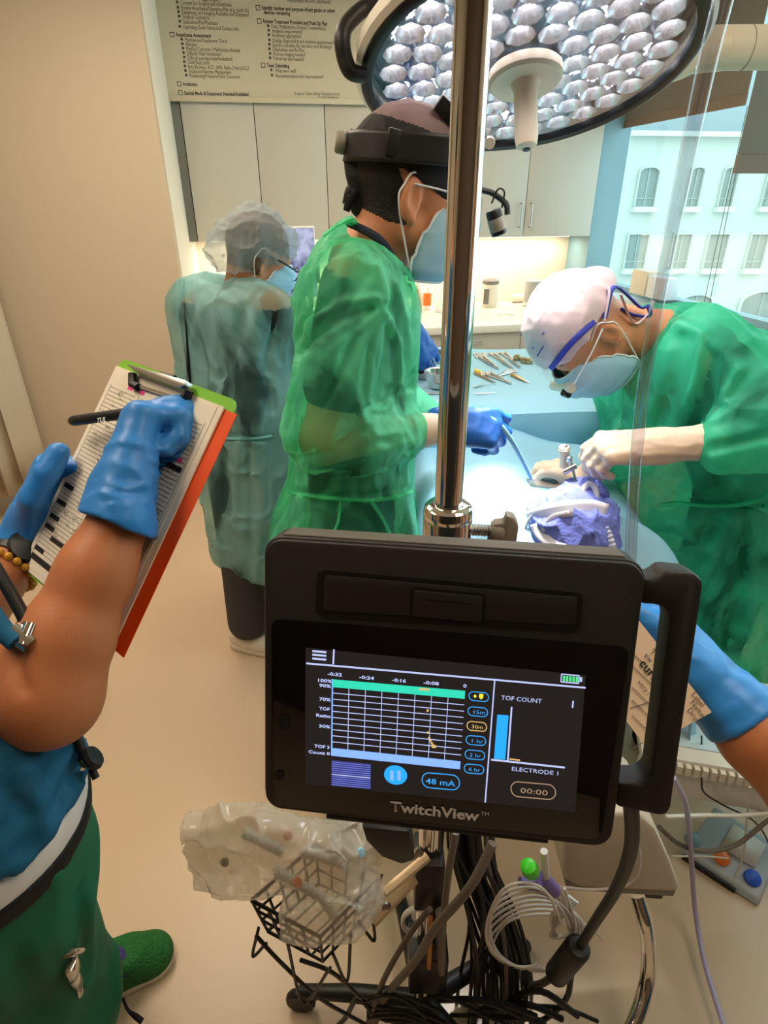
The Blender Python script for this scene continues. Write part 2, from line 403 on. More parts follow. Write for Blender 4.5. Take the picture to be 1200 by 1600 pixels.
def glassmat(name, tint, gloss=0.06, rough=0.0):
    m = bpy.data.materials.new(name); m.use_nodes = True; nt = m.node_tree; nt.nodes.clear()
    o = nt.nodes.new('ShaderNodeOutputMaterial'); t = nt.nodes.new('ShaderNodeBsdfTransparent'); t.inputs[0].default_value = (*tint, 1)
    g = nt.nodes.new('ShaderNodeBsdfGlossy'); g.inputs['Roughness'].default_value = rough
    lw = nt.nodes.new('ShaderNodeLayerWeight'); lw.inputs[0].default_value = 0.5
    pw = nt.nodes.new('ShaderNodeMath'); pw.operation = 'POWER'; pw.inputs[1].default_value = 3.5; nt.links.new(lw.outputs['Facing'], pw.inputs[0])
    ad = nt.nodes.new('ShaderNodeMath'); ad.operation = 'MULTIPLY_ADD'; ad.inputs[1].default_value = 0.7; ad.inputs[2].default_value = gloss; nt.links.new(pw.outputs[0], ad.inputs[0])
    mx = nt.nodes.new('ShaderNodeMixShader'); nt.links.new(ad.outputs[0], mx.inputs[0]); nt.links.new(t.outputs[0], mx.inputs[1]); nt.links.new(g.outputs[0], mx.inputs[2]); nt.links.new(mx.outputs[0], o.inputs[0])
    M[name] = m; return m
glassmat('pane', (0.86, 0.96, 0.93))
glassmat('clear_tube', (0.93, 0.93, 0.95), gloss=0.10, rough=0.05)
glassmat('clear_film', (0.96, 0.96, 0.95), gloss=0.12, rough=0.12)
# ================================================================== room shell (room coordinates, turned by YAW)
RM = Matrix.Rotation(YAW, 4, 'Z')
def rbox(name, lo, hi, m, parent=None, bevel=0.0, kind=None, label=None):
    o = MB(RM).box(lo, hi).build(name, m, parent, bevel=bevel)
    if kind: o['kind'] = kind
    if label: o['label'] = label
    return o
UL, UR, VB, VN = -3.0, 2.365, 4.56, -1.6
rbox('floor', (UL - .1, VN - .1, -0.06), (UR + .2, VB + .1, 0), 'floor', kind='structure')
rbox('ceiling', (UL - .1, VN - .1, CEIL_Z), (UR + .2, VB + .1, CEIL_Z + .06), 'ceiling', kind='structure')
rbox('wall_back', (-0.50, VB, 0), (UR + .2, VB + .1, CEIL_Z), 'backsplash', kind='structure')
# the beige partition that stands out in front of the cabinet run, with its return
rbox('wall_left', (UL, 3.587, 0), (-0.474, VB + .1, CEIL_Z), 'wall', kind='structure')
rbox('wall_side', (UL - .1, VN, 0), (UL, 3.6, CEIL_Z), 'wall', kind='structure')
defmat('wall_dark', lin(96, 78, 64), rough=.6, noise=.08, nscale=3)  # unseen wall, darkened so the chrome and screen reflect a darker room
rbox('wall_near', (UL, VN - .1, 0), (UR, VN, CEIL_Z), 'wall_dark', kind='structure')
rbox('wall_right', (UR, VN, 0), (UR + .12, VB + .1, 1.02), 'wall_white', kind='structure')
rbox('trim_1', (-0.4745, 3.583, 0.0), (-0.470, 3.64, 1.225), 'guard', kind='structure', label='grey corner guard on the beige partition edge')
rbox('baseboard_left', (UL, 3.577, 0), (-0.474, 3.587, 0.10), 'wall_white', kind='structure')
# return strip painted white
rbox('trim_2', (-0.4735, 3.64, 0), (-0.468, VB, CEIL_Z), 'wall_white', kind='structure', label='white painted return between beige partition and cabinets')
# ------------------------------------------------------------------ window wall on the right
win = thing('window_1', room(UR, 2.4, 1.08), None, None); win['kind'] = 'structure'; win['label'] = 'wide tinted window with pale blue frame above the sill'
GZ0, GZ1, V0, V1 = 1.06, CEIL_Z, 0.2, 4.385
MB(RM).box((UR + .03, V0, GZ0), (UR + .036, V1, GZ1)).build('pane', 'pane', win)
MB(RM).box((UR - .02, V1, GZ0 - .04), (UR + .10, V1 + .10, GZ1)).build('frame_jamb', 'blueframe', win)
MB(RM).box((UR - .02, V0 - .06, GZ0 - .04), (UR + .10, V0, GZ1)).build('frame_jamb', 'blueframe', win)
MB(RM).box((UR + .0, V0, GZ0 - .03), (UR + .08, V1, GZ0 + .015)).build('frame_rail', 'blueframe', win)
rbox('trim_3', (UR - .02, VN, GZ0 + .0), (UR + .12, V0 - .06, CEIL_Z), 'wall_white', kind='structure', label='white wall strip beside the window')
CU1 = 2.197
rbox('trim_4', (CU1 + .004, 4.25, 0.0), (UR + .02, VB, CEIL_Z), 'blueframe', kind='structure', label='pale blue column between cabinets and window')
rbox('window_sill', (UR - .16, VN, 1.008), (UR + .12, V1, 1.037), 'sill', win, bevel=.004)
# roller blinds
bl = thing('roller_blind', room(UR - .03, 2.5, 1.98), 'long grey roller blind lowered over the top of the wide window', 'blind')
b0, b1 = uv(atu(1000, 196, UR - .03)), uv(atu(1165, 163, UR - .03))
MB(RM).box((UR - .033, b1[1], b0[2] + .045), (UR - .030, V1 - .01, CEIL_Z - .02)).build('fabric', 'blind', bl)
MB(RM).box((UR - .036, b1[1], b0[2]), (UR - .027, V1 - .01, b0[2] + .05)).build('hem_bar', 'blind_hem', bl)
MB(RM).tube([(UR - .03, b1[1], CEIL_Z - .04), (UR - .03, V1 - .01, CEIL_Z - .04)], .025, 12).build('roller', 'blind_hem', bl)
p0 = at(1146, 271, 2.35); p1 = at(1200, 268, 2.35)
bl2 = thing('roller_blind', p0, 'narrow grey roller blind hanging lower at the right edge of the window', 'blind')
X2 = (math.cos(YAW), math.sin(YAW), 0)
def vpanel(name, p, w, h, th, m, parent):
    MB().obox(Vector(p) + Vector(X2) * w / 2 + Vector((0, 0, h / 2)), (w / 2, th / 2, h / 2), (X2, (-X2[1], X2[0], 0), (0, 0, 1))).build(name, m, parent)
vpanel('fabric', p0 + Vector((0, 0, .055)), .40, CEIL_Z - p0.z - .09, .004, 'blind', bl2)
vpanel('hem_bar', p0, .40, .055, .009, 'blind_hem', bl2)
vpanel('roller', Vector((p0.x, p0.y, CEIL_Z - .05)), .40, .04, .04, 'blind_hem', bl2)
cord = MB()
for dx in (0, 9):
    cord.tube([atu(1168 + dx * .3, 166, UR - .05), atu(1098 + dx, 482, UR - .05)], .0016, 5)
    o = cord.build('blind_cord', 'ink_grey', bl); cord = MB()
# ------------------------------------------------------------------ upper cabinets
CV = 4.20; CBZ = 1.382
ED = [uv(atv(px, 376 - (px - 300) * .0117, CV))[0] for px in (309.3, 414, 515, 817, 921.6)]
ED = ED[:3] + [ED[2] + (ED[3] - ED[2]) / 3, ED[2] + (ED[3] - ED[2]) * 2 / 3] + ED[3:]
CU0, CU1 = ED[0], ED[-1]
lab = ['upper cabinet above the counter, first from the beige partition, under the checklist board', 'upper cabinet behind the surgical lamp, middle one of the three', 'upper cabinet beside the window with two slim bar handles']
for k in range(3):
    a, b = ED[2 * k], ED[2 * k + 2]
    t = thing('wall_cabinet', room((a + b) / 2, CV, 1.40), 'light grey ' + lab[k], 'cabinet', 'upper cabinets on the back wall')
    MB(RM).box((a, CV + .02, CBZ + .005), (b, VB - .002, 2.58)).build('body', 'cabinet_inside', t)
    for j in (0, 1):
        x0 = ED[2 * k + j]; dw = ED[2 * k + j + 1] - x0
        d = MB(RM).box((x0 + .0022, CV, CBZ), (x0 + dw - .0022, CV + .019, 2.58)).build('door', 'cabinet', t, bevel=.0012)
        hx = x0 + (dw - .035 if j == 0 else .035)
        MB(RM).tube([(hx, CV, CBZ + .06), (hx, CV - .028, CBZ + .06), (hx, CV - .028, CBZ + .20), (hx, CV, CBZ + .20)], .0042, 8).build('handle', 'brushed', d)
MB(RM).box((-0.468, CV + .012, CBZ), (CU0 - .003, VB, 2.58)).build('cabinet_filler', 'guard').update_from_editmode()
o = bpy.data.objects['cabinet_filler']; tag(o, 'narrow dark grey filler panel between partition and upper cabinets', 'panel')
# strip lamps under the upper cabinets
for k in range(3):
    a, b = ED[2 * k] + .05, ED[2 * k + 2] - .05
    t = MB(RM).box((a, CV + .20, CBZ - .014), (b, CV + .25, CBZ + .004)).build('strip_lamp', 'lamp_diffuser'); tag(t, 'slim warm strip lamp under the %s upper cabinet from the partition' % ('first', 'second', 'third')[k], 'lamp', 'strip lamps under the cabinets')
    l_ = area_light('strip_lamp_light', room((a + b) / 2, CV + .225, CBZ - .018), (b - a, .04), 3.2, (1, .86, .68), (0, 0, YAW))
# base cabinets, worktop
CT = 0.92
wt = MB(RM).box((-0.466, 3.634, CT - .045), (2.19, VB - .002, CT)).build('worktop', 'worktop', bevel=.004); tag(wt, 'long white worktop along the back wall', 'worktop')
bw = 2.65 / 4
for k in range(4):
    a = -0.462 + k * bw; b = a + bw
    t = thing('base_cabinet', room((a + b) / 2, 3.66, 0), 'light grey base cabinet with drawers under the worktop, %s from the partition' % ('first', 'second', 'third', 'fourth')[k], 'cabinet', 'base cabinets under the worktop')
    MB(RM).box((a, 3.68, .10), (b, VB - .003, CT - .047)).build('body', 'cabinet_inside', t)
    MB(RM).box((a, 3.73, .0), (b, VB - .01, .10)).build('plinth', 'guard', t)
    for z0, z1 in ((.70, CT - .05), (.42, .695), (.105, .415)):
        d = MB(RM).box((a + .002, 3.66, z0), (b - .002, 3.68, z1)).build('drawer', 'cabinet', t, bevel=.0012)
        zc, uc = z1 - .055, (a + b) / 2
        MB(RM).tube([(uc - .07, 3.66, zc), (uc - .07, 3.632, zc), (uc + .07, 3.632, zc), (uc + .07, 3.66, zc)], .0045, 8).build('handle', 'steel', d)
# ------------------------------------------------------------------ checklist board
PV = 4.172
pb = thing('checklist_board', room(0.15, PV, 2.05), 'large pale checklist board with printed columns hung over the upper cabinets', 'board')
q0, q1 = uv(atv(264, 158, PV)), uv(atv(566, 166, PV))
PZ0 = q0[2]; PU0, PU1 = q0[0], 0.80
MB(RM).box((PU0, PV, PZ0), (PU1, PV + .006, 2.60)).build('sheet', 'poster', pb)
MB(RM).box((PU0 + .015, PV - .006, PZ0), (PU1 - .01, PV, PZ0 + .028)).build('rail', 'poster', pb, bevel=.002)
MB(RM).box((PU0 - .004, PV - .003, PZ0 + .03), (PU0, PV + .006, 2.60)).build('edge_strip', 'guard', pb)
UD = Vector((math.cos(YAW), math.sin(YAW), 0))
def pline(s, px, py, px2, bold=0, m='ink_grey', size=.025, bullet=None):
    o = atv(px, py, PV); e = atv(px2, py, PV)
    text(s, size, o, UD, (0, 0, 1), 'poster_bold' if m == 'ink' else 'poster_ink', pb, 'printed_line', bold=.02 if bold else .0, width=(e - o).length, lift=.0012)
    if bullet:
        c = atv(bullet, py - 3, PV); MB().obox(c + Vector((0, 0, .002)), (.006, .0012, .006), (UD, (-UD.y, UD.x, 0), (0, 0, 1))).build('bullet_mark', 'ink_grey', pb)
    elif bold and s[0] != ' ':
        c = atv(px - 6, py - 3, PV); q = .010
        fr = MB()
        for dx, dz, hx, hz in ((0, q, q, .0015), (0, -q, q, .0015), (q, 0, .0015, q), (-q, 0, .0015, q)): fr.obox(c + UD * dx + Vector((0, 0, dz)), (hx, .0008, hz), (UD, (-UD.y, UD.x, 0), (0, 0, 1)))
        fr.build('check_box', 'ink', pb)
for s, px, py, px2 in [('Consent for Surgery and Anesthesia', 282, 7, 361), ('Review Anesthesia/Operative Plan (e.g. teeth #s)', 283, 15, 388), ('Equipment and Imaging Available and Displayed', 284, 22, 388), ('Surgical Concerns', 285, 29, 327), ('Disposition/Plan/Pharmacy', 286, 37, 340), ('Operating Guide Stents and Contact Info', 286, 45, 373)]:
    pline(s, px, py, px2, bullet=px - 5)
pline('Surgery', 326, 1, 344, 1); pline('Anesthesia Assessment', 275, 57, 330, 1, 'ink')
for s, px, py, px2 in [('Machine and Equipment Check', 289, 65, 355), ('Allergies', 290, 72, 308), ('Medical Concerns / Medications Review', 291, 79, 375), ('Difficult Mask Ventilation?', 292, 86, 346), ('Difficult Laryngoscopy/Intubation?', 293, 93, 363), ('Child Risk Level', 293, 100, 327), ('Beta Blockers, ACE-, ARB, Alpha-2 Ant (HCL)?', 294, 107, 389), ('Intubation/Glucose Management', 295, 114, 361), ('Positioning/Pressure Point Concerns?', 296, 121, 375)]:
    pline(s, px, py, px2, bullet=px - 5)
pline('Antibiotics', 286, 134, 309, 1, 'ink'); pline('Special Meds & Equipment Needed/Available?', 288, 148, 389, 1, 'ink')
pline('Anesthesia on arm, bad back?', 449, 3, 517)
pline('Identify number and purpose of any gauze or other', 409, 15, 523, 1, 'ink'); pline('  devices remaining', 409, 22, 450, 1, 'ink')
pline('Review Treatment Provided and Post-Op Plan', 411, 36, 511, 1, 'ink')
for s, px, py, px2 in [('Facts, Medications, Surgical Treatments(s)', 424, 44, 508), ('Analgesia requirements?', 425, 51, 472), ('Antiemetic appropriate?', 425, 58, 471), ('Display diagnosed # and received appointment?', 426, 66, 521), ('Specific concerns for recovery and discharge?', 426, 73, 519), ('Disposition and Rx Plan', 426, 80, 475), ('Post-op imaging needed?', 427, 87, 477), ('Follow-up visit needed?', 427, 94, 475)]:
    pline(s, px, py, px2, bullet=px - 5)
pline('Team Debriefing', 417, 105, 452, 1, 'ink'); pline('What went well?', 430, 113, 463, bullet=424); pline('Recommendations for improvement?', 431, 121, 505, bullet=425)
pline('Surgical Team Safety Checklist V1.0', 460, 148, 530, size=.021); pline('Dr. Gary Monahan ed.', 497, 153, 529, size=.015)
# ------------------------------------------------------------------ ceiling lamp housings
for u, v in [(-0.9, 0.9), (-0.55, 2.35), (0.95, 0.2), (0.95, 2.75)]:
    t = thing('ceiling_panel_lamp', room(u, v, CEIL_Z), 'flat ceiling panel lamp ' + {-.9: 'above the person with the clipboard', -.55: 'above the assistant in pale blue', .95: 'near the window wall behind the viewer' if v < 1 else 'above the bending surgeon'}[u], 'lamp', 'ceiling panel lamps')
    MB(RM).box((u - .30, v - .58, CEIL_Z - .02), (u + .30, v + .58, CEIL_Z - .002)).build('housing', 'lamp_diffuser', t)
# ------------------------------------------------------------------ curtain at the left edge
cu = []
C0, C1 = at(-70, 810, 2.85), at(66, 752, 3.12)
for k in range(41):
    t = k / 40; p = C0.lerp(C1, t)
    off = .045 * math.sin(t * 34) + .02 * math.sin(t * 71)
    cu.append([Vector((p.x + off * .3, p.y + off, z)) + Vector((.045 * (1 - (z - .15) / 2.4) * (t - .6) * 1.2, 0, 0)) for z in np.linspace(C0.z * (1 - t) + C1.z * t, 2.55, 10)])
o = MB().grid(cu).build('privacy_curtain', 'curtain', solid=.002); tag(o, 'cream pleated privacy curtain hanging at the left edge', 'curtain')
# ------------------------------------------------------------------ building across the street
BV = 30.0
bd = thing('building', room(14, BV, -6), 'white building with arched windows seen through the tinted window', 'building')
def bpx(px, py, v=BV): return uv(atv(px, py, v))
bx0, bx1 = bpx(905, 300)[0], bpx(1290, 300)[0]
ztop = bpx(1060, 206)[2]; zc2 = bpx(1060, 214)[2]
MB(RM).box((bx0 - 6, BV, -10), (bx1 + 8, BV + 6, ztop)).build('facade', 'facade', bd)
MB(RM).box((bx0 - 6, BV - .45, zc2), (bx1 + 8, BV, ztop)).build('cornice', 'facade_trim', bd)
for yy, dp in ((331, .18), (427, .22)):
    z = bpx(1060, yy)[2]
def farwin(x0, y0, x1, y1, arch, sillw=True):
    a = bpx(x0, y1); b = bpx(x1, y0); w0, w1, z0, z1 = a[0], b[0], a[2], b[2]; wc = (w0 + w1) / 2; hw = (w1 - w0) / 2
    if arch: ah = hw * .42; poly = [(w0, z0), (w1, z0)] + [(wc + hw * math.cos(t), z1 - ah + ah * math.sin(t)) for t in np.linspace(0, math.pi, 11)]
    else: poly = [(w0, z0), (w1, z0), (w1, z1), (w0, z1)]
    AX = ((1, 0, 0), (0, 0, 1), (0, 1, 0))
    w = MB(RM).prism(poly, -.02, (0, BV, 0), AX, h0=.03).build('window', 'far_window', bd, smooth=0)
    # raised reveal
    big = [((p[0] - wc) * 1.13 + wc, (p[1] - z0) * 1.05 + z0) for p in poly]
    rev = MB(RM)
    n = len(poly)
    for i in range(n):
        j = (i + 1) % n
        if i == 0: continue
        rev.add([(poly[i][0], BV - .14, poly[i][1]), (poly[j][0], BV - .14, poly[j][1]), (big[j][0], BV - .14, big[j][1]), (big[i][0], BV - .14, big[i][1]),
                 (poly[i][0], BV + .03, poly[i][1]), (poly[j][0], BV + .03, poly[j][1]), (big[j][0], BV + .03, big[j][1]), (big[i][0], BV + .03, big[i][1])],
                [(0, 1, 2, 3), (0, 4, 5, 1), (3, 2, 6, 7)])
    rev.build('reveal', 'facade', w, smooth=0)
    for fx in (wc,): MB(RM).box((fx - .03, BV - .06, z0), (fx + .03, BV - .021, z1 - .02)).build('mullion', 'far_frame', w)
    zz = z0 + (z1 - z0) * .2
    MB(RM).box((w0, BV - .06, zz - .025), (w1, BV - .021, zz + .025)).build('transom', 'far_frame', w)
    if sillw: MB(RM).box((w0 - .12, BV - .3, z0 - .26), (w1 + .12, BV - .0, z0 - .03)).build('sill', 'facade_trim', w)
for xx0, xx1 in ((990, 1033), (1069, 1103), (1119, 1157), (1186, 1222)): farwin(xx0, 262, xx1 - 3, 322, True)
for xx0, xx1 in ((973, 1013), (1042, 1080), (1096, 1138), (1160, 1200)): farwin(xx0, 366, xx1, 419, False)
for xx0, xx1, yt in ((1046, 1113, 460), (1140, 1225, 455)): farwin(xx0, yt, xx1, 540, True, False)
for px_ in (955, 1052, 1115, 1172):
    c = bpx(px_, 300)[0]
z1 = bpx(1100, 165)[2]
MB(RM).box((bpx(1025, 180)[0], BV + 8, ztop - 1), (bx1 + 14, BV + 14, z1 + 6)).build('rear_block', 'far_roof', bd)
o = MB(RM).box((-40, 4.6, -10.3), (70, 60, -10)).build('street_ground', 'street'); o['kind'] = 'structure'
# ================================================================== surgical lamp
LC = Vector((0.2794, 1.4455, 1.8445)); LN = Vector((0.0467, -0.3509, -0.9352)).normalized()
LX = Vector((1, 0, 0)); LX = (LX - LN * LX.dot(LN)).normalized(); LY = LN.cross(LX)
defmat('lamp_white', lin(226, 220, 206), rough=0.35)
defmat('lamp_rim', lin(14, 15, 18), rough=0.3)
defmat('lamp_back', lin(150, 160, 172), rough=0.12, metal=0.85)
defmat('led', (1, 1, 1), rough=0.3, emit=(1, 0.96, 0.97), estr=26)
defmat('reflector', (0.86, 0.84, 0.88), rough=0.22, metal=0.75, bump=0.3, bscale=45)
defmat('handle_cream', lin(232, 214, 190), rough=0.45)
glassmat('lamp_glass', (0.96, 0.97, 0.99), gloss=0.03)
lamp = thing('surgical_lamp', LC - LN * .1, 'large round surgical lamp with black rim and lit reflector cells above the table', 'lamp')
MB().lathe([(.10, -.115), (.22, -.095), (.30, -.055), (.333, -.02), (.333, .0), (.325, .008), (.31, .006)], LC, LN, 56, cap=False).build('housing', 'lamp_white', lamp)
MB().lathe([(.322, -.012), (.322, .010), (.314, .014), (.300, .012), (.298, -.004)], LC, LN, 64, cap=False).build('rim', 'lamp_rim', lamp)
MB().lathe([(.0, -.035), (.302, -.035)], LC, LN, 48).build('reflector_plate', 'lamp_back', lamp)
MB().lathe([(.0, .004), (.300, .004)], LC, LN, 48).build('cover_glass', 'lamp_glass', lamp)
random.seed(11)
cells = []
for ring, (rad, n) in enumerate(((.098, 10), (.150, 16), (.203, 22), (.257, 27))):
    for k in range(n):
        a = 2 * math.pi * (k + .5 * (ring % 2)) / n
        cells.append((rad * math.cos(a), rad * math.sin(a)))
cellmesh = None
for cx_, cy_ in cells:
    c = LC + LX * cx_ + LY * cy_
    R = .0290
    o = MB().lathe([(.007, -.030), (.014, -.024), (.021, -.012), (R, -.001)], c, LN, 8, cap=False).build('reflector_cell', 'reflector', lamp)
    MB().lathe([(.0, -.029), (.011, -.029), (.0095, -.020), (.0, -.017)], c, LN, 8, cap=False).build('led', 'led', o)
MB().lathe([(.0, .006), (.070, .006), (.072, .010), (.072, .024), (.066, .030), (.0, .030)], LC, LN, 36).build('handle_plate', 'handle_cream', lamp)
hd = MB().lathe([(.0, .028), (.030, .028), (.027, .034), (.023, .045), (.0225, .13), (.020, .145), (.010, .150), (.0, .150)], LC, LN, 24).build('handle', 'handle_cream', lamp)
MB().lathe([(.0, .151), (.008, .151), (.007, .1525), (.0, .153)], LC, LN, 16).build('lens_port', 'lamp_rim', hd)
# side grip at the left
g = [at(594, 8, 1.40), at(568, 14, 1.40), at(541, 40, 1.38), at(535, 62, 1.37), at(539, 92, 1.37), at(549, 112, 1.37), at(570, 118, 1.38)]
MB().tube(spline(g, 6), [.013, .014, .015, .015, .015, .013], 10).build('side_grip', 'black_plastic', lamp)
# yoke and arm
yk = [LC - LN * .10 + LX * .10, at(1030, 96, 1.66), at(1085, 84, 1.68), at(1130, 76, 1.68)]
MB().tube(spline(yk, 6), [.04, .036, .038, .042], 16).build('yoke', 'beige_plastic', lamp)
ar = [at(1085, 76, 1.68), at(1260, 74, 1.70)]
MB().tube(ar, .042, 24).build('arm', 'beige_plastic', lamp)
MB().tube([at(1163, 75.5, 1.69), at(1165, 75.5, 1.69)], .0432, 24).build('arm_joint', 'grey_plastic', lamp)
sp = bpy.data.lights.new('surgical_lamp_light', 'SPOT'); sp.energy = 170; sp.color = (1, 0.97, 0.94); sp.spot_size = math.radians(27); sp.spot_blend = 0.75; sp.shadow_soft_size = 0.12
so = bpy.data.objects.new('surgical_lamp_light', sp); COL.objects.link(so); so.location = LC + LN * .16; so.rotation_euler = (Vector((0.285, 1.22, 1.0)) - so.location).to_track_quat('-Z', 'Y').to_euler(); so.parent = lamp; so.matrix_parent_inverse = PINV[lamp.name]

sp2 = bpy.data.lights.new('surgical_lamp_spill', 'SPOT'); sp2.energy = 15; sp2.color = (0.93, 0.98, 1); sp2.spot_size = math.radians(120); sp2.spot_blend = 0.8; sp2.shadow_soft_size = 0.25
so2 = bpy.data.objects.new('surgical_lamp_spill', sp2); COL.objects.link(so2); so2.location = LC + LN * .16; so2.rotation_euler = so.rotation_euler; so2.parent = lamp; so2.matrix_parent_inverse = PINV[lamp.name]
# ================================================================== chrome pole with monitor
PX, PY = 0.078, 0.65
pole = thing('chrome_pole', (PX, PY, 0.10), 'polished chrome stand pole with collar and grey wing knob', 'pole')
MB().lathe([(.0165, .60), (.0165, 2.35)], (PX, PY, 0), (0, 0, 1), 32).build('upper_tube', 'chrome', pole)
MB().lathe([(.0215, .10), (.0215, 1.20)], (PX, PY, 0), (0, 0, 1), 32).build('lower_tube', 'chrome', pole)
MB().lathe([(.0172, 1.292), (.0235, 1.292), (.0285, 1.288), (.0300, 1.280), (.0300, 1.276), (.0292, 1.274), (.0300, 1.272), (.0300, 1.16), (.026, 1.15), (.018, 1.15)], (PX, PY, 0), (0, 0, 1), 40).build('collar', 'chrome', pole)
kp = at(742, 828, .66); kd = Vector((1, -.12, .0)).normalized()
sc = MB(); 
for i in range(8): sc.lathe([(.0065, i * .0036), (.0082, i * .0036 + .0018), (.0065, i * .0036 + .0036)], kp - kd * .004, kd, 14)
sc.build('knob_screw', 'brushed', pole)
kn = MB().lathe([(.0, .020), (.0125, .020), (.014, .024), (.014, .032), (.012, .036), (.0, .036)], kp, kd, 20).build('knob_hub', 'grey_plastic', pole)
kz = Vector((.06, 0, 1)).normalized(); ko = kp + kd * .0235
wing = [(0.0, -.040), (.010, -.044), (.024, -.034), (.029, -.012), (.0285, .012), (.021, .0245), (.011, .0265), (.010, .016), (-.002, .014), (-.006, .0), (-.006, -.02)]
MB().prism(wing, .009, ko, (kd, kz, kd.cross(kz)), h0=-.009).build('knob_wing', 'grey_plastic', pole, bevel=.003)

# ---- monitor
from mathutils import Quaternion
_w = Vector((-0.2878, 0.0232, -0.1276)); MR = Quaternion(_w.normalized(), _w.length).to_matrix()
MX, MY, MZ = MR.col[0].copy(), MR.col[1].copy(), MR.col[2].copy()     # right, away from viewer, up
CAM = Vector((0, 0, CAMZ))
MC = CAM + (Vector((0.0407, 0.3298, 1.2945)) - CAM) * 1.1111
MW, MH = 0.300, 0.2489
def mon(px, py, d=0.0):                       # pixel to monitor-plane coordinates (plane d metres behind the front)
    r_ = ray(px, py); o = MC + MY * d; t = (o - CAM).dot(MY) / r_.dot(MY); p = CAM + r_ * t - o
    return (p.dot(MX), p.dot(MZ))
AX = (MX, MZ, MY)
defmat('mon_body', lin(34, 31, 29), rough=0.55, bump=0.08, bscale=900)
defmat('mon_edge', lin(92, 86, 78), rough=0.5)
defmat('mon_black', lin(12, 11, 11), rough=0.5)  # for ports and gaps, and as painted shade round the recess
defmat('mon_glass', lin(9, 8, 8), rough=0.035, spec=0.6)
defmat('screen', (0.012, 0.011, 0.012), rough=0.04, emit=(0.10, 0.08, 0.075), estr=0.12)
def emat(k, rgb, s=1.0): c = lin(*rgb); defmat(k, (0.0, 0.0, 0.0), rough=0.1, emit=c, estr=s, spec=0.2)
emat('ui_white', (190, 200, 250), .9); emat('ui_line', (120, 135, 235), .8); emat('ui_teal', (52, 214, 178), .9); emat('ui_pale', (132, 172, 255), 1.0)
emat('ui_blue', (42, 160, 246), 1.0); emat('ui_cyan', (60, 160, 235), .9); emat('ui_orange', (230, 190, 120), .8); emat('ui_yellow', (240, 220, 60), 1.0)
emat('ui_green', (90, 220, 140), .9); emat('ui_tan', (180, 150, 120), .7); emat('ui_violet', (62, 62, 120), .8); emat('brand', (205, 200, 196), .0)
defmat('brand_ink', lin(206, 202, 198), rough=0.5)
mo = thing('patient_monitor', MC - MZ * MH / 2, 'black tilted nerve monitor with lit graph screen on the chrome pole', 'monitor')
body = MB().prism(rrect(MW, MH, .016, 6), .038, MC, AX, h0=.004).build('body', 'mon_body', mo, bevel=.003)
MB().prism(rrect(MW - .004, MH - .004, .015, 6), .006, MC, AX, h0=.0).build('front_bezel', 'mon_body', mo, bevel=.002)
MB().prism(rrect(MW - .03, .003, .001, 2, 0, MH / 2), .034, MC, AX, h0=.008).build('top_strip', 'mon_edge', mo, bevel=.001)
def mpoly(name, pts, m, h=.0, h0=-.001, parent=None, bevel=0):
    return MB().prism([mon(*p) for p in pts], h, MC, AX, h0=h0).build(name, m, parent or mo, bevel=bevel, smooth=30)
def roundpoly(pts, r=.18, n=5):               # rounds the corners of a pixel polygon
    out = []; L = len(pts)
    for i in range(L):
        p, a, b = Vector(pts[i]), Vector(pts[i - 1]), Vector(pts[(i + 1) % L]); q = min((a - p).length, (b - p).length) * r
        s0 = p + (a - p).normalized() * q; s1 = p + (b - p).normalized() * q
        for k in range(n + 1): t = k / n; out.append(tuple(s0 * (1 - t) ** 2 + p * 2 * t * (1 - t) + s1 * t * t))
    return out
mpoly('recess_shade', roundpoly([(496, 889), (912, 926), (906, 986), (493, 962)], .2), 'mon_black', -.0006, -.0012)  # raised black outline, its colour stands in for a shaded groove
mpoly('recess_panel', roundpoly([(508, 897), (902, 932), (898, 976), (505, 953)], .15), 'mon_body', -.0012, -.0020, bevel=.0005)
mpoly('latch_frame', roundpoly([(642, 915), (759, 926), (756, 972), (640, 962)], .15), 'mon_black', -.0018, -.0026)
lt = mpoly('latch', roundpoly([(647, 920), (754, 930), (752, 970), (645, 961)], .12), 'mon_body', -.0024, -.0034, bevel=.0005)
mpoly('latch_slit', [(668, 934), (734, 940), (734, 942), (668, 936)], 'mon_black', -.0034, -.0036, parent=lt)
mpoly('glass', roundpoly([(424, 965), (984, 1010), (938, 1312), (426, 1258)], .06), 'mon_glass', .0, -.0012, bevel=.0004)
mpoly('sensor_port', roundpoly([(437, 1115), (452, 1116), (452, 1138), (437, 1137)], .3), 'mon_black', -.0013, -.0016)
mpoly('button', roundpoly([(430, 1202), (444, 1203), (444, 1217), (430, 1216)], .5), 'mon_black', -.0013, -.0020)
scr = mpoly('screen', [(478, 1011), (915, 1054), (898, 1267), (477, 1223)], 'screen', -.0012, -.0014)
def c2(x, y): return (460 + x / 2.5, 1000 + y / 2.5)
def ui(name, pts, m, lift=.0016): return MB().prism([mon(*c2(*p)) for p in pts], -lift, MC, AX, h0=-lift + .0003).build(name, m, scr, smooth=0)
def uline(a, b, w, m='ui_line', lift=.0017, name='ui_line'):
    a, b = Vector(a), Vector(b); n = Vector((-(b - a).y, (b - a).x)).normalized() * w / 2
    return ui(name, [tuple(a + n), tuple(b + n), tuple(b - n), tuple(a - n)], m, lift)
for y in (40, 54, 69): uline((72, y), (126, y + 5), 7, 'ui_white', name='menu_bar')
uline((156, 34), (153, 92), 6, 'ui_white'); uline((48, 88), (1136, 183), 6, 'ui_white')
G = [(150, 150), (667, 195), (647, 500), (147, 447)]   # graph area
def gp(u, v):
    a = Vector(G[0]).lerp(Vector(G[1]), u); b = Vector(G[3]).lerp(Vector(G[2]), u); return tuple(a.lerp(b, v))
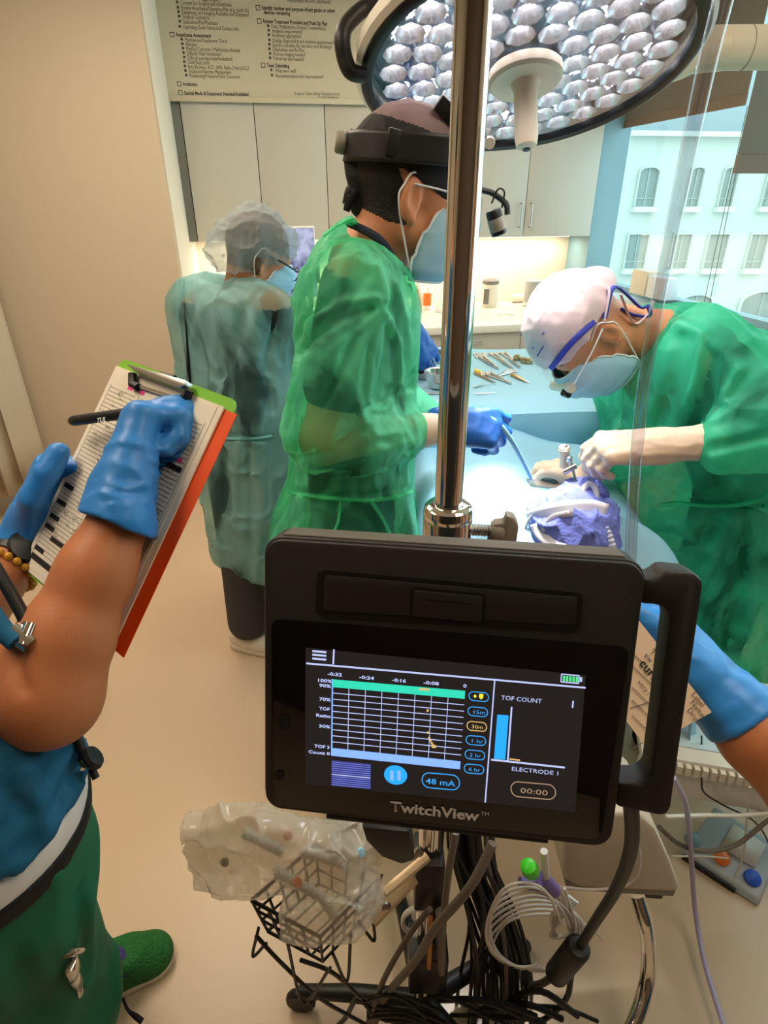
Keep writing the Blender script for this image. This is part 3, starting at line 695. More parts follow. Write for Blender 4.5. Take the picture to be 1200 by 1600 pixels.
for k in range(1, 8): uline(gp(k / 8, .1), gp(k / 8, .9), 2.2, 'ui_white', name='grid_line')
for k in range(1, 10): uline(gp(0, .1 + .08 * k), gp(1, .1 + .08 * k), 2.2, 'ui_white', name='grid_line')
ui('teal_band', [gp(0, 0), gp(1, 0), gp(1, .1), gp(0, .1)], 'ui_teal', .0019); ui('pale_band', [gp(0, .9), gp(1, .9), gp(1, 1), gp(0, 1)], 'ui_pale', .0019)
uline(gp(0, 0), gp(0, 1), 5, 'ui_pale', name='graph_axis'); uline((487, 187), (527, 190), 8, 'ui_orange', .0021)
for x, y in ((521, 271), (522, 357), (527, 378), (532, 388), (537, 398), (543, 406), (551, 411), (545, 413), (540, 410)): ui('data_point', [(x - 4, y - 4), (x + 4, y - 4), (x + 4, y + 4), (x - 4, y + 4)], 'ui_orange', .0021)
_d = Vector(mon(*c2(1136, 183))) - Vector(mon(*c2(48, 88))); UR_ = (MX * _d.x + MZ * _d.y).normalized(); UU_ = -MY.cross(UR_); UU_ = UU_ if UU_.dot(MZ) > 0 else -UU_
def mtext(s, x, y, x2, size, m='ui_white', bold=0, par=None, fit=True):
    a = mon(*c2(x, y)); b = mon(*c2(x2, y + (x2 - x) * .088)); w = (Vector(b) - Vector(a)).length
    p = MC + MX * a[0] + MZ * a[1]
    return text(s, size, p, UR_, UU_, m, par or scr, 'screen_text', width=w if fit else None, lift=.0021, bold=bold)
PXM = .30 / 605 / 2.5                          # metres per crop pixel, roughly
for s, x, y, x2 in [('-0:32', 131, 133, 187), ('-0:24', 254, 146, 312), ('-0:16', 382, 157, 436), ('-0:08', 504, 167, 564), ('0', 659, 180, 672), ('100%', 90, 158, 144), ('90%', 99, 178, 144), ('70%', 99, 231, 143), ('TOF', 99, 268, 140), ('Ratio', 86, 294, 142), ('30%', 97, 336, 141), ('TOF 3', 80, 414, 139), ('Count 0', 57, 436, 140)]:
    mtext(s, x, y, x2, 20 * PXM, 'ui_white', .025)
def pill(x, y, w, h, m, t=3.5):
    th = math.atan(.088); out, inn = [], []
    for lst, q in ((out, 0), (inn, t)):
        for (a, b) in rrect(w - 2 * q, h - 2 * q, h / 2 - q - .01, 5): lst.append((x + a, y - b + a * .088))
    f = MB(); n = len(out); L = lambda p: MC + MX * mon(*c2(*p))[0] + MZ * mon(*c2(*p))[1] - MY * .0018
    f.add([L(p) for p in out] + [L(p) for p in inn], [(i, (i + 1) % n, n + (i + 1) % n, n + i) for i in range(n)])
    return f.build('pill_outline', m, scr, smooth=0)
for s, y, m in (('', 217, 'ui_cyan'), ('15m', 276, 'ui_cyan'), ('30m', 333, 'ui_orange'), ('1 hr', 388, 'ui_cyan'), ('2 hr', 444, 'ui_cyan'), ('6 hr', 499, 'ui_cyan')):
    x = 720 - (y - 217) * .066; pl = pill(x, y, 80, 38, m)
    if s: mtext(s, x - 22, y + 6, x + 22, 23 * PXM, m)
ui('bell_icon', [(722, 207), (738, 208), (737, 222), (729, 228), (721, 221)], 'ui_yellow'); ui('plus_icon', [(700, 213), (711, 214), (711, 219), (700, 218)], 'ui_yellow'); ui('plus_icon', [(703, 210), (708, 210), (708, 222), (703, 222)], 'ui_yellow')
ui('waveform_box', [(147, 465), (300, 480), (298, 578), (145, 564)], 'ui_violet', .0015)
for k in range(12): uline((148, 472 + k * 8), (298, 486 + k * 8), 1.6, 'ui_line', .0018, 'waveform_line')
uline((147, 520), (298, 534), 2.5, 'ui_white', .0019)
cc = mon(*c2(396, 523)); rr_ = abs(mon(*c2(441, 523))[0] - mon(*c2(351, 523))[0]) / 2
pb_ = MB().prism([(cc[0] + rr_ * math.cos(a), cc[1] + rr_ * .92 * math.sin(a)) for a in np.linspace(0, 2 * math.pi, 33)[:-1]], -.0018, MC, AX, h0=-.0015).build('pause_button', 'ui_blue', scr, smooth=0)
for x in (375, 403): MB().prism([mon(*c2(*p)) for p in [(x, 505), (x + 13, 506), (x + 13, 543), (x, 542)]], -.0021, MC, AX, h0=-.0018).build('pause_bar', 'ui_pale', pb_, smooth=0)
pill(572, 547, 150, 62, 'ui_cyan', 4); mtext('48 mA', 513, 554, 628, 36 * PXM, 'ui_cyan', .01)
uline((782, 154), (745, 630), 5, 'ui_white'); mtext('TOF COUNT', 806, 228, 964, 27 * PXM, 'ui_white'); mtext('1', 1074, 258, 1092, 42 * PXM, 'ui_white', .02, fit=False)
ui('count_bar', [(792, 288), (836, 291), (823, 463), (779, 460)], 'ui_blue'); uline((848, 258), (833, 466), 6, 'ui_white'); uline((768, 463), (1055, 494), 6, 'ui_white'); uline((840, 461), (880, 465), 5, 'ui_orange')
mtext('ELECTRODE 1', 846, 504, 1026, 26 * PXM, 'ui_white'); pill(932, 583, 178, 62, 'ui_tan', 4); mtext('00:00', 880, 590, 986, 34 * PXM, 'ui_tan')
bt = [(1042, 130), (1111, 136), (1109, 166), (1040, 160)]
for a, b in zip(bt, bt[1:] + bt[:1]): uline(a, b, 4, 'ui_white', name='battery_outline')
for k in range(5): x = 1048 + k * 12.5; ui('battery_cell', [(x, 136 + k), (x + 9, 137 + k), (x + 8, 158 + k), (x - 1, 157 + k)], 'ui_green')
ui('battery_cap', [(1114, 142), (1123, 143), (1122, 160), (1113, 159)], 'ui_white')
_a, _b = c2(375, 662), c2(722, 700)
a = mon(*_a); b = mon(*_b); text('TwitchView', .0135, MC + MX * a[0] + MZ * a[1], UR_, UU_, 'brand_ink', mo, 'brand_lettering', bold=.028, width=(Vector(b) - Vector(a)).length, lift=.0018)
a = mon(*c2(728, 678)); text('TM', .005, MC + MX * a[0] + MZ * a[1], UR_, UU_, 'brand_ink', mo, 'brand_lettering', lift=.0018)
# handle
ho = [(1000, 903), (1024, 905), (1040, 891), (1087, 896), (1100, 908), (1100, 918), (1050, 1262), (1044, 1275), (1030, 1276), (962, 1262), (966, 1224), (1003, 1226), (1018, 1214), (1049, 966), (1040, 950), (1022, 946), (1000, 945)]
MB().prism([mon(*p, .012) for p in ho], .030, MC + MY * .012, AX).build('handle', 'mon_body', mo, bevel=.004)
mb = MB().prism([mon(*p) for p in [(508, 1277), (856, 1316), (860, 1328), (506, 1288)]], .030, MC, AX, h0=.006).build('mount_plate', 'mon_body', mo, bevel=.002)
# bracket from monitor back to pole
MB().tube([MC + MY * .03 - MZ * .08, Vector((PX, PY - .08, 1.12)), Vector((PX, PY, 1.12))], .017, 14).build('bracket_arm', 'black_plastic', mo)
# ================================================================== people
defmat('skin', lin(206, 138, 100), rough=0.5, noise=0.06, nscale=25, subs=0.12)
defmat('skin_tan', lin(186, 116, 74), rough=0.48, noise=0.07, nscale=18, subs=0.1, bump=.04, bscale=220)
defmat('hair', lin(24, 20, 18), rough=0.55, bump=.3, bscale=260)
defmat('hair_brown', lin(92, 62, 42), rough=0.6, bump=.3, bscale=200)
defmat('scrub_navy', lin(30, 34, 52), rough=0.85)
defmat('scrub_black', lin(30, 30, 34), rough=0.85)
defmat('gown_green', lin(112, 236, 184), rough=0.5, noise=0.05, nscale=5, translu=0.40, sheer=0.34, cling=6.5)
defmat('gown_teal', lin(74, 222, 178), rough=0.5, noise=0.05, nscale=5, translu=0.42, sheer=0.30, cling=5.0)
defmat('gown_blue', lin(160, 216, 218), rough=0.6, noise=0.08, nscale=5, translu=0.40, sheer=0.40, cling=4.5)
defmat('mask_blue', lin(166, 212, 240), rough=0.75)
defmat('mask_trim', lin(225, 232, 238), rough=0.75)
defmat('elastic', lin(232, 230, 226), rough=0.7)
defmat('cap_black', lin(22, 20, 22), rough=0.75)
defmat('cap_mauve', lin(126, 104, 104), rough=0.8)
defmat('cap_white', lin(214, 190, 192), rough=0.85, noise=.03, nscale=30)
defmat('band_blue', lin(44, 52, 150), rough=0.7)
defmat('bouffant', lin(200, 212, 216), rough=0.6, translu=0.3, sheer=0.62)
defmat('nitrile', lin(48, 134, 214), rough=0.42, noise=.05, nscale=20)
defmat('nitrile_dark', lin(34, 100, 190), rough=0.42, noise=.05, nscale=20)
defmat('latex', lin(236, 208, 186), rough=0.5, noise=.04, nscale=20)
defmat('jeans', lin(66, 64, 68), rough=0.9)
defmat('shoe_white', lin(222, 212, 196), rough=0.6)
defmat('shoe_green', lin(30, 104, 44), rough=0.75, bump=.6, bscale=180, noise=.35, nscale=90)
defmat('purple', lin(64, 44, 120), rough=0.8)
defmat('scrub_teal', lin(18, 92, 128), rough=0.8, noise=.06, nscale=12)
defmat('pants_green', lin(24, 106, 74), rough=0.8, noise=.08, nscale=10)
defmat('undershirt', lin(226, 220, 216), rough=0.8)
defmat('waistband', lin(16, 15, 18), rough=0.7)
defmat('lens', lin(190, 190, 190), rough=0.05, alpha=0.25)
defmat('eye_white', lin(235, 230, 225), rough=0.2)
V3 = lambda *a: np.array(a, float)
def hit(S_, px, py):                           # first surface point of a field along the line of sight
    d = np.array(ray(px, py)); c = np.array((0, 0, CAMZ)); t = np.arange(0.25, 3.2, S_.h * .5)
    P = c + t[:, None] * d; I = np.round((P - S_.lo) / S_.h).astype(int)
    ok = ((I >= 0) & (I < S_.n)).all(1); v = np.full(len(t), 1.0); J = I[ok]; v[ok] = S_.d[J[:, 0], J[:, 1], J[:, 2]]
    k = np.nonzero(v < 0)[0]; return P[k[0]] if len(k) else None
def fold(S_, pts, w, amp, n=5, crisp=True):                # a fold whose course is given on the seen side of the cloth
    q = []
    for a, b in zip(pts[:-1], pts[1:]):
        for k in range(n): t = k / n; q.append((a[0] + (b[0] - a[0]) * t, a[1] + (b[1] - a[1]) * t))
    q.append(pts[-1]); H = [h for h in (hit(S_, *p) for p in q) if h is not None]
    if len(H) > 1:
        S_.crease(H, w, amp)
        if crisp and amp > 0: S_.crease(H, max(S_.h * .95, w * .35), amp * .55)
def frame(fwd, up):                            # columns: right, forward, up
    f = Vector(fwd).normalized(); u = Vector(up); u = (u - f * u.dot(f)).normalized(); r = f.cross(u)
    return np.array([[r[i], f[i], u[i]] for i in range(3)])
class Head:
    def __init__(s, c, fwd, up, sc=1.0): s.c = np.array(c, float); s.R = frame(fwd, up); s.s = sc
    def p(s, x, y, z): return s.c + s.R @ (np.array([x, y, z]) * s.s)
    def loc(s, P): return ((P - s.c) @ s.R) / s.s
    def carve(s, F, neck=None, nr=(.054, .060)):
        q = s.s; e = lambda c, r, k=.02, op='add', R=None: F.ell(s.p(*c), [v * q for v in r], s.R if R is None else R, k, op)
        e((0, -.014, .034), (.075, .097, .088)); e((0, .030, -.030), (.060, .060, .082), .03)
        for sx in (-1, 1): F.cone(s.p(sx * .048, .0, -.055), s.p(sx * .012, .066, -.098), .020 * q, .017 * q, .025)
        F.cone(s.p(-.034, .076, .020), s.p(.034, .076, .020), .012 * q, k=.014)
        F.cone(s.p(0, .086, .006), s.p(0, .106, -.032), .007 * q, .011 * q, .010)
        for sx in (-1, 1):
            F.ell(s.p(sx * .011, .095, -.036), (.008 * q,) * 3, None, .006)
            F.ell(s.p(sx * .032, .090, .002), (.014 * q, .010 * q, .010 * q), s.R, .010, 'sub')
            F.ell(s.p(sx * .032, .080, .002), (.0125 * q,) * 3, None, .002)
            a = .25 * sx
            Re = s.R @ np.array([[math.cos(a), -math.sin(a), 0], [math.sin(a), math.cos(a), 0], [0, 0, 1]])
            F.ell(s.p(sx * .077, -.014, -.010), (.009 * q, .019 * q, .034 * q), Re, .008)
            F.ell(s.p(sx * .086, -.010, -.006), (.007 * q, .010 * q, .019 * q), Re, .005, 'sub')
            F.ell(s.p(sx * .078, -.006, -.038), (.006 * q, .008 * q, .010 * q), None, .006)
        F.cone(s.p(-.018, .088, -.064), s.p(.018, .088, -.064), .007 * q, k=.006)
        if neck is not None: F.cone(s.p(0, -.028, -.05), neck, nr[0] * q, nr[1] * q, .03)
def mask_mesh(H, parent, name='face_mask', m='mask_blue', drop=0.0, out=0.0):
    q = []
    rows = [(.012, .100, .044, .062), (-.008, .120, .056, .050), (-.030, .128, .064, .034), (-.055, .124, .067, .022), (-.080, .114, .066, .014), (-.104 - drop, .100, .060, .012), (-.122 - drop, .078, .048, .016)]
    fine = []
    for i in range(len(rows) - 1):
        for k in range(4):
            t = k / 4; fine.append(tuple(a + (b - a) * t for a, b in zip(rows[i], rows[i + 1])))
    fine.append(rows[-1])
    for j, (z, yf, hw, ys) in enumerate(fine):
        pl = .0050 * ((j % 6) / 6 - .5) if 5 < j < 20 else 0; row = []
        for k in range(21):
            a = -math.pi / 2 + math.pi * k / 20; row.append(H.p(hw * math.sin(a), ys + (yf + out - ys) * math.cos(a) ** .8 + pl, z + .004 * math.cos(a)))
        q.append(row)
    o = MB().grid(q).build(name, m, parent, smooth=60, solid=.0015 * H.s)
    ring = [r[0] for r in q] + q[-1] + [r[-1] for r in q[::-1]] + q[0][::-1]
    MB().tube(ring + [ring[0]], .0026, 6).build('mask_trim', 'mask_trim', o)
    for sx in (-1, 1):
        k = 20 if sx > 0 else 0; ear = H.p(sx * .083, -.030, .008); low = H.p(sx * .080, -.032, -.022); top = H.p(sx * .080, -.012, .028)
        MB().tube(spline([q[3][k], top, ear, low, q[-4][k]], 6), .0019, 6).build('ear_loop', 'elastic', o)
    return o
class Hand:
    L = [(.044, .027, .021), (.048, .031, .023), (.045, .029, .022), (.035, .022, .019)]
    T = [.030, .010, -.010, -.028]; F0 = [.090, .094, .089, .080]; RD = [.0098, .0098, .0094, .0085]
    def __init__(s, w, fwd, back, side, sc=1.0):
        s.w = Vector(w); s.F = Vector(fwd).normalized(); b = Vector(back); s.B = (b - s.F * b.dot(s.F)).normalized(); s.Tv = s.F.cross(s.B) * side; s.s = sc
    def p(s, t, f, b): return s.w + (s.Tv * t + s.F * f + s.B * b) * s.s
    def carve(s, S_, curls, thumb, spread=(8, 2, -3, -9), fat=0.0, palm=True):
        q = s.s; g = fat; tips = []
        S_.cone(s.p(.012, -.02, 0), s.p(.015, .03, 0), .021 * q + g, .020 * q + g, .015); S_.cone(s.p(-.012, -.02, 0), s.p(-.014, .03, 0), .021 * q + g, .019 * q + g, .015)
        for i in range(4):
            kn = s.p(s.T[i], s.F0[i], .002)
            S_.cone(s.p(s.T[i] * .6, .025, 0), kn, .0185 * q + g, .0125 * q + g, .014)
        for i in range(4):
            a = 0.0; pos = s.p(s.T[i], s.F0[i], .002); sp_ = math.radians(spread[i]); base = s.F * math.cos(sp_) + s.Tv * math.sin(sp_)
            for j in range(3):
                a += math.radians(curls[i][j]); d = base * math.cos(a) - s.B * math.sin(a); nx = pos + d * s.L[i][j] * q
                S_.cone(pos, nx, s.RD[i] * (1 - .07 * j) * q + g, s.RD[i] * (1 - .07 * (j + 1)) * q + g, .004 if j else .006); pos = nx
            tips.append(pos)
        pos = s.p(.022, .022, -.006)
        for j, (d, ln, r) in enumerate(zip(thumb, (.046, .034, .028), (.0165, .0122, .0108))):
            v = (s.F * d[0] + s.Tv * d[1] + s.B * d[2]).normalized(); nx = pos + v * ln * q
            S_.cone(pos, nx, r * q + g, (.0122, .0108, .0092)[j] * q + g, .010 if j == 0 else .004); pos = nx
        tips.append(pos); return tips
def strap(path, w, name, m, parent, lift=.002, f=None):
    rows = []; H0 = [hit(f, *p) for p in path]; H0 = [Vector(h) for h in H0 if h is not None]
    if len(H0) < 2: return
    P = spline(H0, 5)
    for i, p in enumerate(P):
        t = (P[min(i + 1, len(P) - 1)] - P[max(0, i - 1)]).normalized(); n = (CAM - p).normalized(); s_ = t.cross(n).normalized()
        rows.append([p + n * (lift + .004) + s_ * w * k for k in (-.5, -.17, .17, .5)])
    return MB().grid(rows).build(name, m, parent, solid=.001)
def bounds(pts, m): P = np.array([tuple(p) for p in pts]); return P.min(0) - m, P.max(0) + m

# ------------------------------------------------------------------ surgeon at the pole (green gown, black head lamp)
p2 = thing('person', (-.08, 1.27, 0), 'person in bright green gown with black head lamp and blue mask, facing the table', 'person')
H2 = Head(at(644, 303, 1.255), (.965, .13, -.20), (.20, .02, .97), 1.06)
nb2 = V3(-.035, 1.255, 1.50)
Fh = SDF((-.22, 1.05, 1.36), (.24, 1.46, 1.78), .0025); H2.carve(Fh, nb2, (.056, .062)); Fh.cone(nb2, nb2 + V3(-.01, 0, -.1), .062, .08, .03)
Fb = SDF((-.30, .94, .0), (.14, 1.60, 1.56), .010)
for y in (1.18, 1.34):
    Fb.cone((-.045, y, 1.40), (-.065, y, 1.10), .088, .085, .05); Fb.cone((-.065, y, 1.10), (-.075, y, .92), .085, .10, .05)
    Fb.chain([(-.075, y - .02 if y < 1.25 else y + .02, .9), (-.06, y, .50), (-.08, y, .10)], [.095, .062, .045], .03)
    Fb.cone((-.11, y, .05), (.08, y, .035), .045, .038, .02)
Fb.cone(nb2, (-.045, 1.26, 1.40), .06, .09, .05)
sR2, eR2, wR2 = at(556, 452, 1.11), at(506, 688, 1.06), at(676, 672, 1.14)
sL2 = Vector((-.04, 1.42, 1.45))
Fb.chain([tuple(sR2), tuple(sR2.lerp(eR2, .62))], [.064, .060], .03)
Fa2 = SDF(*bounds([sR2.lerp(eR2, .4), eR2, wR2], .07), .006); Fa2.chain([tuple(sR2.lerp(eR2, .4)), tuple(eR2), tuple(wR2)], [.046, .043, .030], .02)
Fb.chain([(-.04, 1.30, 1.45), tuple(sL2), (-.02, 1.46, 1.2), (.16, 1.42, 1.10)], [.06, .055, .045, .03], .03)
def pick2(c):
    l = H2.loc(c); r = np.full(len(c), 0)
    r[(l[:, 1] < -.012 - .35 * np.maximum(0, l[:, 2] + .03)) & (l[:, 2] > -.050 + .25 * np.maximum(0, -.04 - l[:, 1])) & (np.abs(l[:, 0]) < .072)] = 1
    r[(l[:, 2] > .030) ] = 1
    r[c[:, 2] < 1.50 - .30 * (c[:, 0] + .05)] = np.where(True, 2, 2)
    return r
NARM = len(Fa2.mesh()[1])
def pick2b(c): r = pick2(c); r[-NARM:] = 0; return r
sdf_build([Fh, Fb, Fa2], 'body', ['skin', 'hair', 'scrub_navy'], p2, pick2b)
# gown
Fg = SDF((-.33, .92, .28), (.18, 1.62, 1.60), .0040)
for y in (1.19, 1.35):
    Fg.cone((-.046, y, 1.43), (-.064, y, 1.10), .112, .122, .06); Fg.cone((-.064, y, 1.10), (-.082, y, .93), .118, .150, .05); Fg.cone((-.082, y, .93), (-.085, y, .34), .150, .185, .06)
Fg.cone((-.070, 1.26, 1.490), (-.052, 1.15, 1.44), .068, .088, .04); Fg.cone((-.070, 1.26, 1.490), (-.04, 1.40, 1.43), .068, .085, .04)
Fg.cone(tuple(sR2), tuple(eR2 + Vector((.004, 0, .02))), .080, .070, .045); Fg.chain([tuple(eR2 + Vector((.004, 0, .02))), tuple(eR2.lerp(wR2, .40)), tuple(eR2.lerp(wR2, .72))], [.066, .058, .046], .04)
Fg.chain([tuple(sL2), (-.02, 1.47, 1.2), (.12, 1.43, 1.12)], [.08, .07, .05], .04)
Fg.plane(wR2.lerp(eR2, .08), tuple(wR2 - eR2)) if False else None
Fg.cone(nb2 + V3(.060, 0, .09), nb2 + V3(.030, 0, -.015), .075, .066, .012, 'sub')
for pts, w, a in [
    ([(566, 430), (545, 480), (500, 520), (462, 560)], .014, -.016), ([(560, 470), (520, 520), (470, 590), (455, 620)], .012, .012), ([(598, 470), (592, 540), (575, 610), (560, 650)], .010, .012),
    ([(610, 480), (606, 560), (590, 620), (555, 660)], .010, -.014), ([(480, 460), (462, 540), (455, 620)], .012, .010), ([(540, 450), (480, 500), (455, 560)], .008, -.012),
    ([(575, 480), (540, 560), (500, 640)], .010, -.012), ([(520, 560), (480, 650), (450, 700)], .009, .010), ([(640, 600), (600, 625), (590, 640)], .010, -.016), ([(650, 590), (622, 604), (595, 622)], .008, .012),
    ([(450, 690), (500, 680), (555, 655)], .010, .014), ([(460, 712), (520, 700), (575, 672)], .009, -.012), ([(470, 728), (540, 720), (600, 700), (650, 690)], .010, .011), ([(600, 690), (620, 700), (650, 705)], .008, -.010),
    ([(558, 655), (545, 690), (530, 720)], .008, .010), ([(628, 660), (625, 690), (635, 712)], .007, .008),
    ([(440, 765), (500, 772), (570, 778), (640, 765)], .007, -.018), ([(470, 770), (478, 810), (460, 838)], .012, .014), ([(520, 780), (512, 838)], .014, -.016), ([(540, 782), (535, 838)], .008, .012), ([(575, 782), (600, 820), (610, 840)], .008, .013), ([(450, 780), (440, 835)], .012, -.012), ([(630, 775), (640, 835)], .010, .012), ([(600, 770), (625, 830)], .009, -.012),
    ([(500, 400), (470, 470), (455, 560)], .008, .010), ([(590, 465), (540, 470), (495, 500), (468, 545)], .006, .012), ([(585, 480), (530, 500), (480, 545)], .006, -.012), ([(580, 500), (525, 540), (470, 610)], .006, .011), ([(590, 465), (600, 490), (612, 520)], .006, .012), ([(592, 490), (580, 560), (575, 625), (583, 640)], .006, .014), ([(606, 490), (625, 540), (628, 600)], .006, .010), ([(628, 600), (600, 640), (585, 640)], .006, .012), ([(450, 700), (500, 695), (545, 670), (575, 640)], .006, .012), ([(455, 640), (500, 665), (520, 700)], .005, .007), ([(480, 735), (530, 745), (600, 735)], .006, .010),
    ([(620, 445), (635, 500), (640, 570)], .009, .008), ([(590, 420), (605, 470)], .008, .008)]: fold(Fg, pts, w, a)
Fg.crumple(.014, (6, 6, 3), True, 3.1, pw=3); Fg.crumple(.007, (13, 13, 6), True, 1.7, pw=7); Fg.crumple(.0022, (30, 30, 16), True, 5.7, pw=5)
gown2 = Fg.build('gown', 'gown_green', p2, relax=0)
# waist tie, neck tie
wt_ = []
for k in range(33):
    a = 2 * math.pi * k / 32; wt_.append((-.078 + .145 * math.cos(a), 1.27 + .225 * math.sin(a), 1.035 + .012 * math.sin(2 * a)))
H_ = [hit(Fg, x, y) for x, y in ((434, 762), (455, 768), (480, 772), (510, 776), (545, 779), (580, 780), (615, 776), (642, 766))]
H_ = [Vector(h) + Vector((0, -.004, 0)) for h in H_ if h is not None]
MB().tube(spline(H_, 5), .0075, 8, flat=.5).build('waist_tie', 'gown_green', gown2)
for pth in ([(532, 780), (528, 815), (514, 842)], [(548, 782), (540, 842)], [(580, 781), (600, 812), (612, 845)]):
    hh = [hit(Fg, *q) for q in pth]; hh = [Vector(h) + Vector((0, -.006, 0)) for h in hh if h is not None]
    if len(hh) > 2: MB().tube(spline(hh, 5), .008, 6, flat=.35).build('tie_end', 'gown_green', gown2)
MB().tube(spline([at(556, 352, 1.18), at(536, 346, 1.17), at(516, 360, 1.17), at(505, 368, 1.17)], 5), [.010, .012, .009, .011], 6, flat=.35).build('neck_tie', 'gown_green', gown2)
MB().tube(spline([at(556, 352, 1.18), at(545, 342, 1.16), at(530, 350, 1.16)], 5), [.008, .013, .009], 6, flat=.4).build('neck_tie', 'gown_green', gown2)
# scrub collar
col = [H_c for H_c in [at(548, 350, 1.20), at(566, 358, 1.165), at(590, 372, 1.158), at(608, 392, 1.165), at(618, 412, 1.19)]]
MB().tube(spline(col, 6), .0095, 8, flat=.7).build('scrub_collar', 'scrub_navy', p2)
# head gear
mask_mesh(H2, p2, drop=.012, out=.006)
Fc = SDF(*bounds([H2.p(0, 0, .05)], .17), .0034); Fc.ell(H2.p(0, -.012, .038), [v * H2.s for v in (.083, .104, .096)], H2.R, 0)
Fc.plane(H2.p(0, -.02, .024), H2.R @ V3(0, -.36, -1)); Fc.cone(H2.p(0, -.095, .03), H2.p(0, -.085, -.035), .03, .022, .03); Fc.crumple(.004, (22, 22, 22), True, .4)
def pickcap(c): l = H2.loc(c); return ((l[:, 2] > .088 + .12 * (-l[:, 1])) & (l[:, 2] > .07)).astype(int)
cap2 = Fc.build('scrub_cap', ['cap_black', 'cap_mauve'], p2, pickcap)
MB().tube(spline([H2.p(0, -.108, -.012), at(560, 285, 1.24), at(545, 295, 1.23), at(536, 318, 1.23)], 5), [.007, .008, .009, .003], 6, flat=.45).build('cap_tie', 'cap_black', cap2)
MB().tube(spline([H2.p(0, -.108, -.014), at(556, 300, 1.22), at(546, 316, 1.22), at(541, 330, 1.22)], 5), [.007, .008, .008, .006], 6, flat=.45).build('cap_tie', 'cap_black', cap2)
hl = thing('head_lamp', H2.p(0, 0, .1), 'black head-worn lamp band with grey cylinder light on the green-gowned surgeon', 'head lamp')
band = []
for k in range(37):
    a = 2 * math.pi * k / 36; band.append([Vector(H2.p(.093 * math.sin(a), -.010 + .114 * math.cos(a), z + .016 * math.cos(a))) for z in (.040, .046, .078, .084)])
MB().grid(band).build('band', 'black_plastic', hl, solid=.006)
MB().lathe([(.0, .0), (.017, 0), (.0185, .003), (.0185, .014), (.016, .018), (.0, .018)], H2.p(0, -.126, .050), -H2.R[:, 1], 14).build('dial', 'grey_plastic', hl)
MB().lathe([(.024, -.008), (.024, .004)], H2.p(0, -.118, .050), -H2.R[:, 1], 20).build('dial_base', 'black_plastic', hl)
MB().obox(H2.p(.084, -.055, .060), (.006, .016, .020), H2.R.T).build('buckle', 'black_plastic', hl, bevel=.003)
bx = frame(H2.R @ V3(0, .9, -.42), H2.R @ V3(.3, .3, .9))
bat = MB().obox(H2.p(.055, .045, .112), (.011, .050, .013), bx.T).build('battery_pack', 'black_plastic', hl, bevel=.003)
tp = Vector(H2.p(.055, .045, .112)); ux = Vector(bx[:, 1]); nx_ = Vector(bx[:, 0]); uy_ = nx_.cross(ux)
uy_ = uy_ if uy_.z > 0 else -uy_
text('MedLED', .012, tp + nx_ * .0115 - ux * .012 - uy_ * .004, ux, uy_, 'mask_trim', bat, 'lettering', bold=.02, lift=.0006)
MB().lathe([(.0, -.008), (.009, -.008), (.010, 0), (.009, .008), (.0, .008)], H2.p(.066, .096, .094), bx[:, 0], 14).build('switch', 'white_plastic', hl)
la, lb = at(760, 318, 1.26), at(795, 338, 1.25)
MB().tube(spline([Vector(H2.p(.0, .105, .075)), at(745, 290, 1.27), at(770, 302, 1.27), at(790, 318, 1.26), at(793, 335, 1.255)], 6), .0055, 8).build('lamp_arm', 'black_plastic', hl)
MB().tube(spline([at(768, 318, 1.26), at(778, 296, 1.26), at(788, 300, 1.26), at(784, 325, 1.26)], 6), .0018, 6).build('lamp_wire', 'black_plastic', hl)
l0, l1 = at(770, 328, 1.25), at(780, 366, 1.25); ld = (l1 - l0); LL = ld.length
MB().lathe([(.0, .0), (.0125, 0), (.0145, .004), (.0145, LL * .35)], l0, ld, 20).build('lamp_ring', 'black_plastic', hl)
MB().lathe([(.0148, LL * .35), (.0155, LL * .38), (.0155, LL * .85), (.014, LL * .87)], l0, ld, 20).build('lamp_barrel', 'grey_plastic', hl)
MB().lathe([(.0145, LL * .85), (.0145, LL), (.011, LL + .002), (.0, LL + .001)], l0, ld, 20).build('lamp_lens', 'lamp_rim', hl)
gl = thing('glasses', H2.p(0, .1, 0), 'clear thin-framed glasses on the surgeon beside the pole', 'glasses')
MB().tube(spline([H2.p(.082, -.02, .012), H2.p(.080, .04, .012), H2.p(.066, .100, .004)], 5), .0018, 6).build('temple', 'mask_trim', gl)
for sx in (-1, 1): MB().lathe([(.0, 0), (.022, 0), (.023, .001)], H2.p(sx * .034, .112, -.004), H2.R[:, 1], 20).build('lens', 'lens', gl)
# gloved right hand holding the blue suction tube
hw = at(700, 665, 1.15); hf = Vector((.97, .10, -.12))
Hd = Hand(hw, hf, (-.1, -.75, .65), -1, 1.06); Hs = SDF(*bounds([hw, hw + hf * .2], .085), .0030)
Hd.carve(Hs, [(38, 62, 40), (46, 66, 42), (52, 70, 44), (56, 70, 44)], [(.85, .45, -.45), (.85, .2, -.6), (.8, -.05, -.6)], fat=.0012)
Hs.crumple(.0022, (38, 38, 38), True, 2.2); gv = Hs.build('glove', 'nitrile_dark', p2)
gc = MB(); c0, c1 = eR2.lerp(wR2, .80), hw + hf * .012
gc.lathe([(.034, 0), (.036, .01), (.031, (c1 - c0).length * .6), (.030, (c1 - c0).length)], c0, c1 - c0, 24).build('glove_cuff', 'latex', p2)
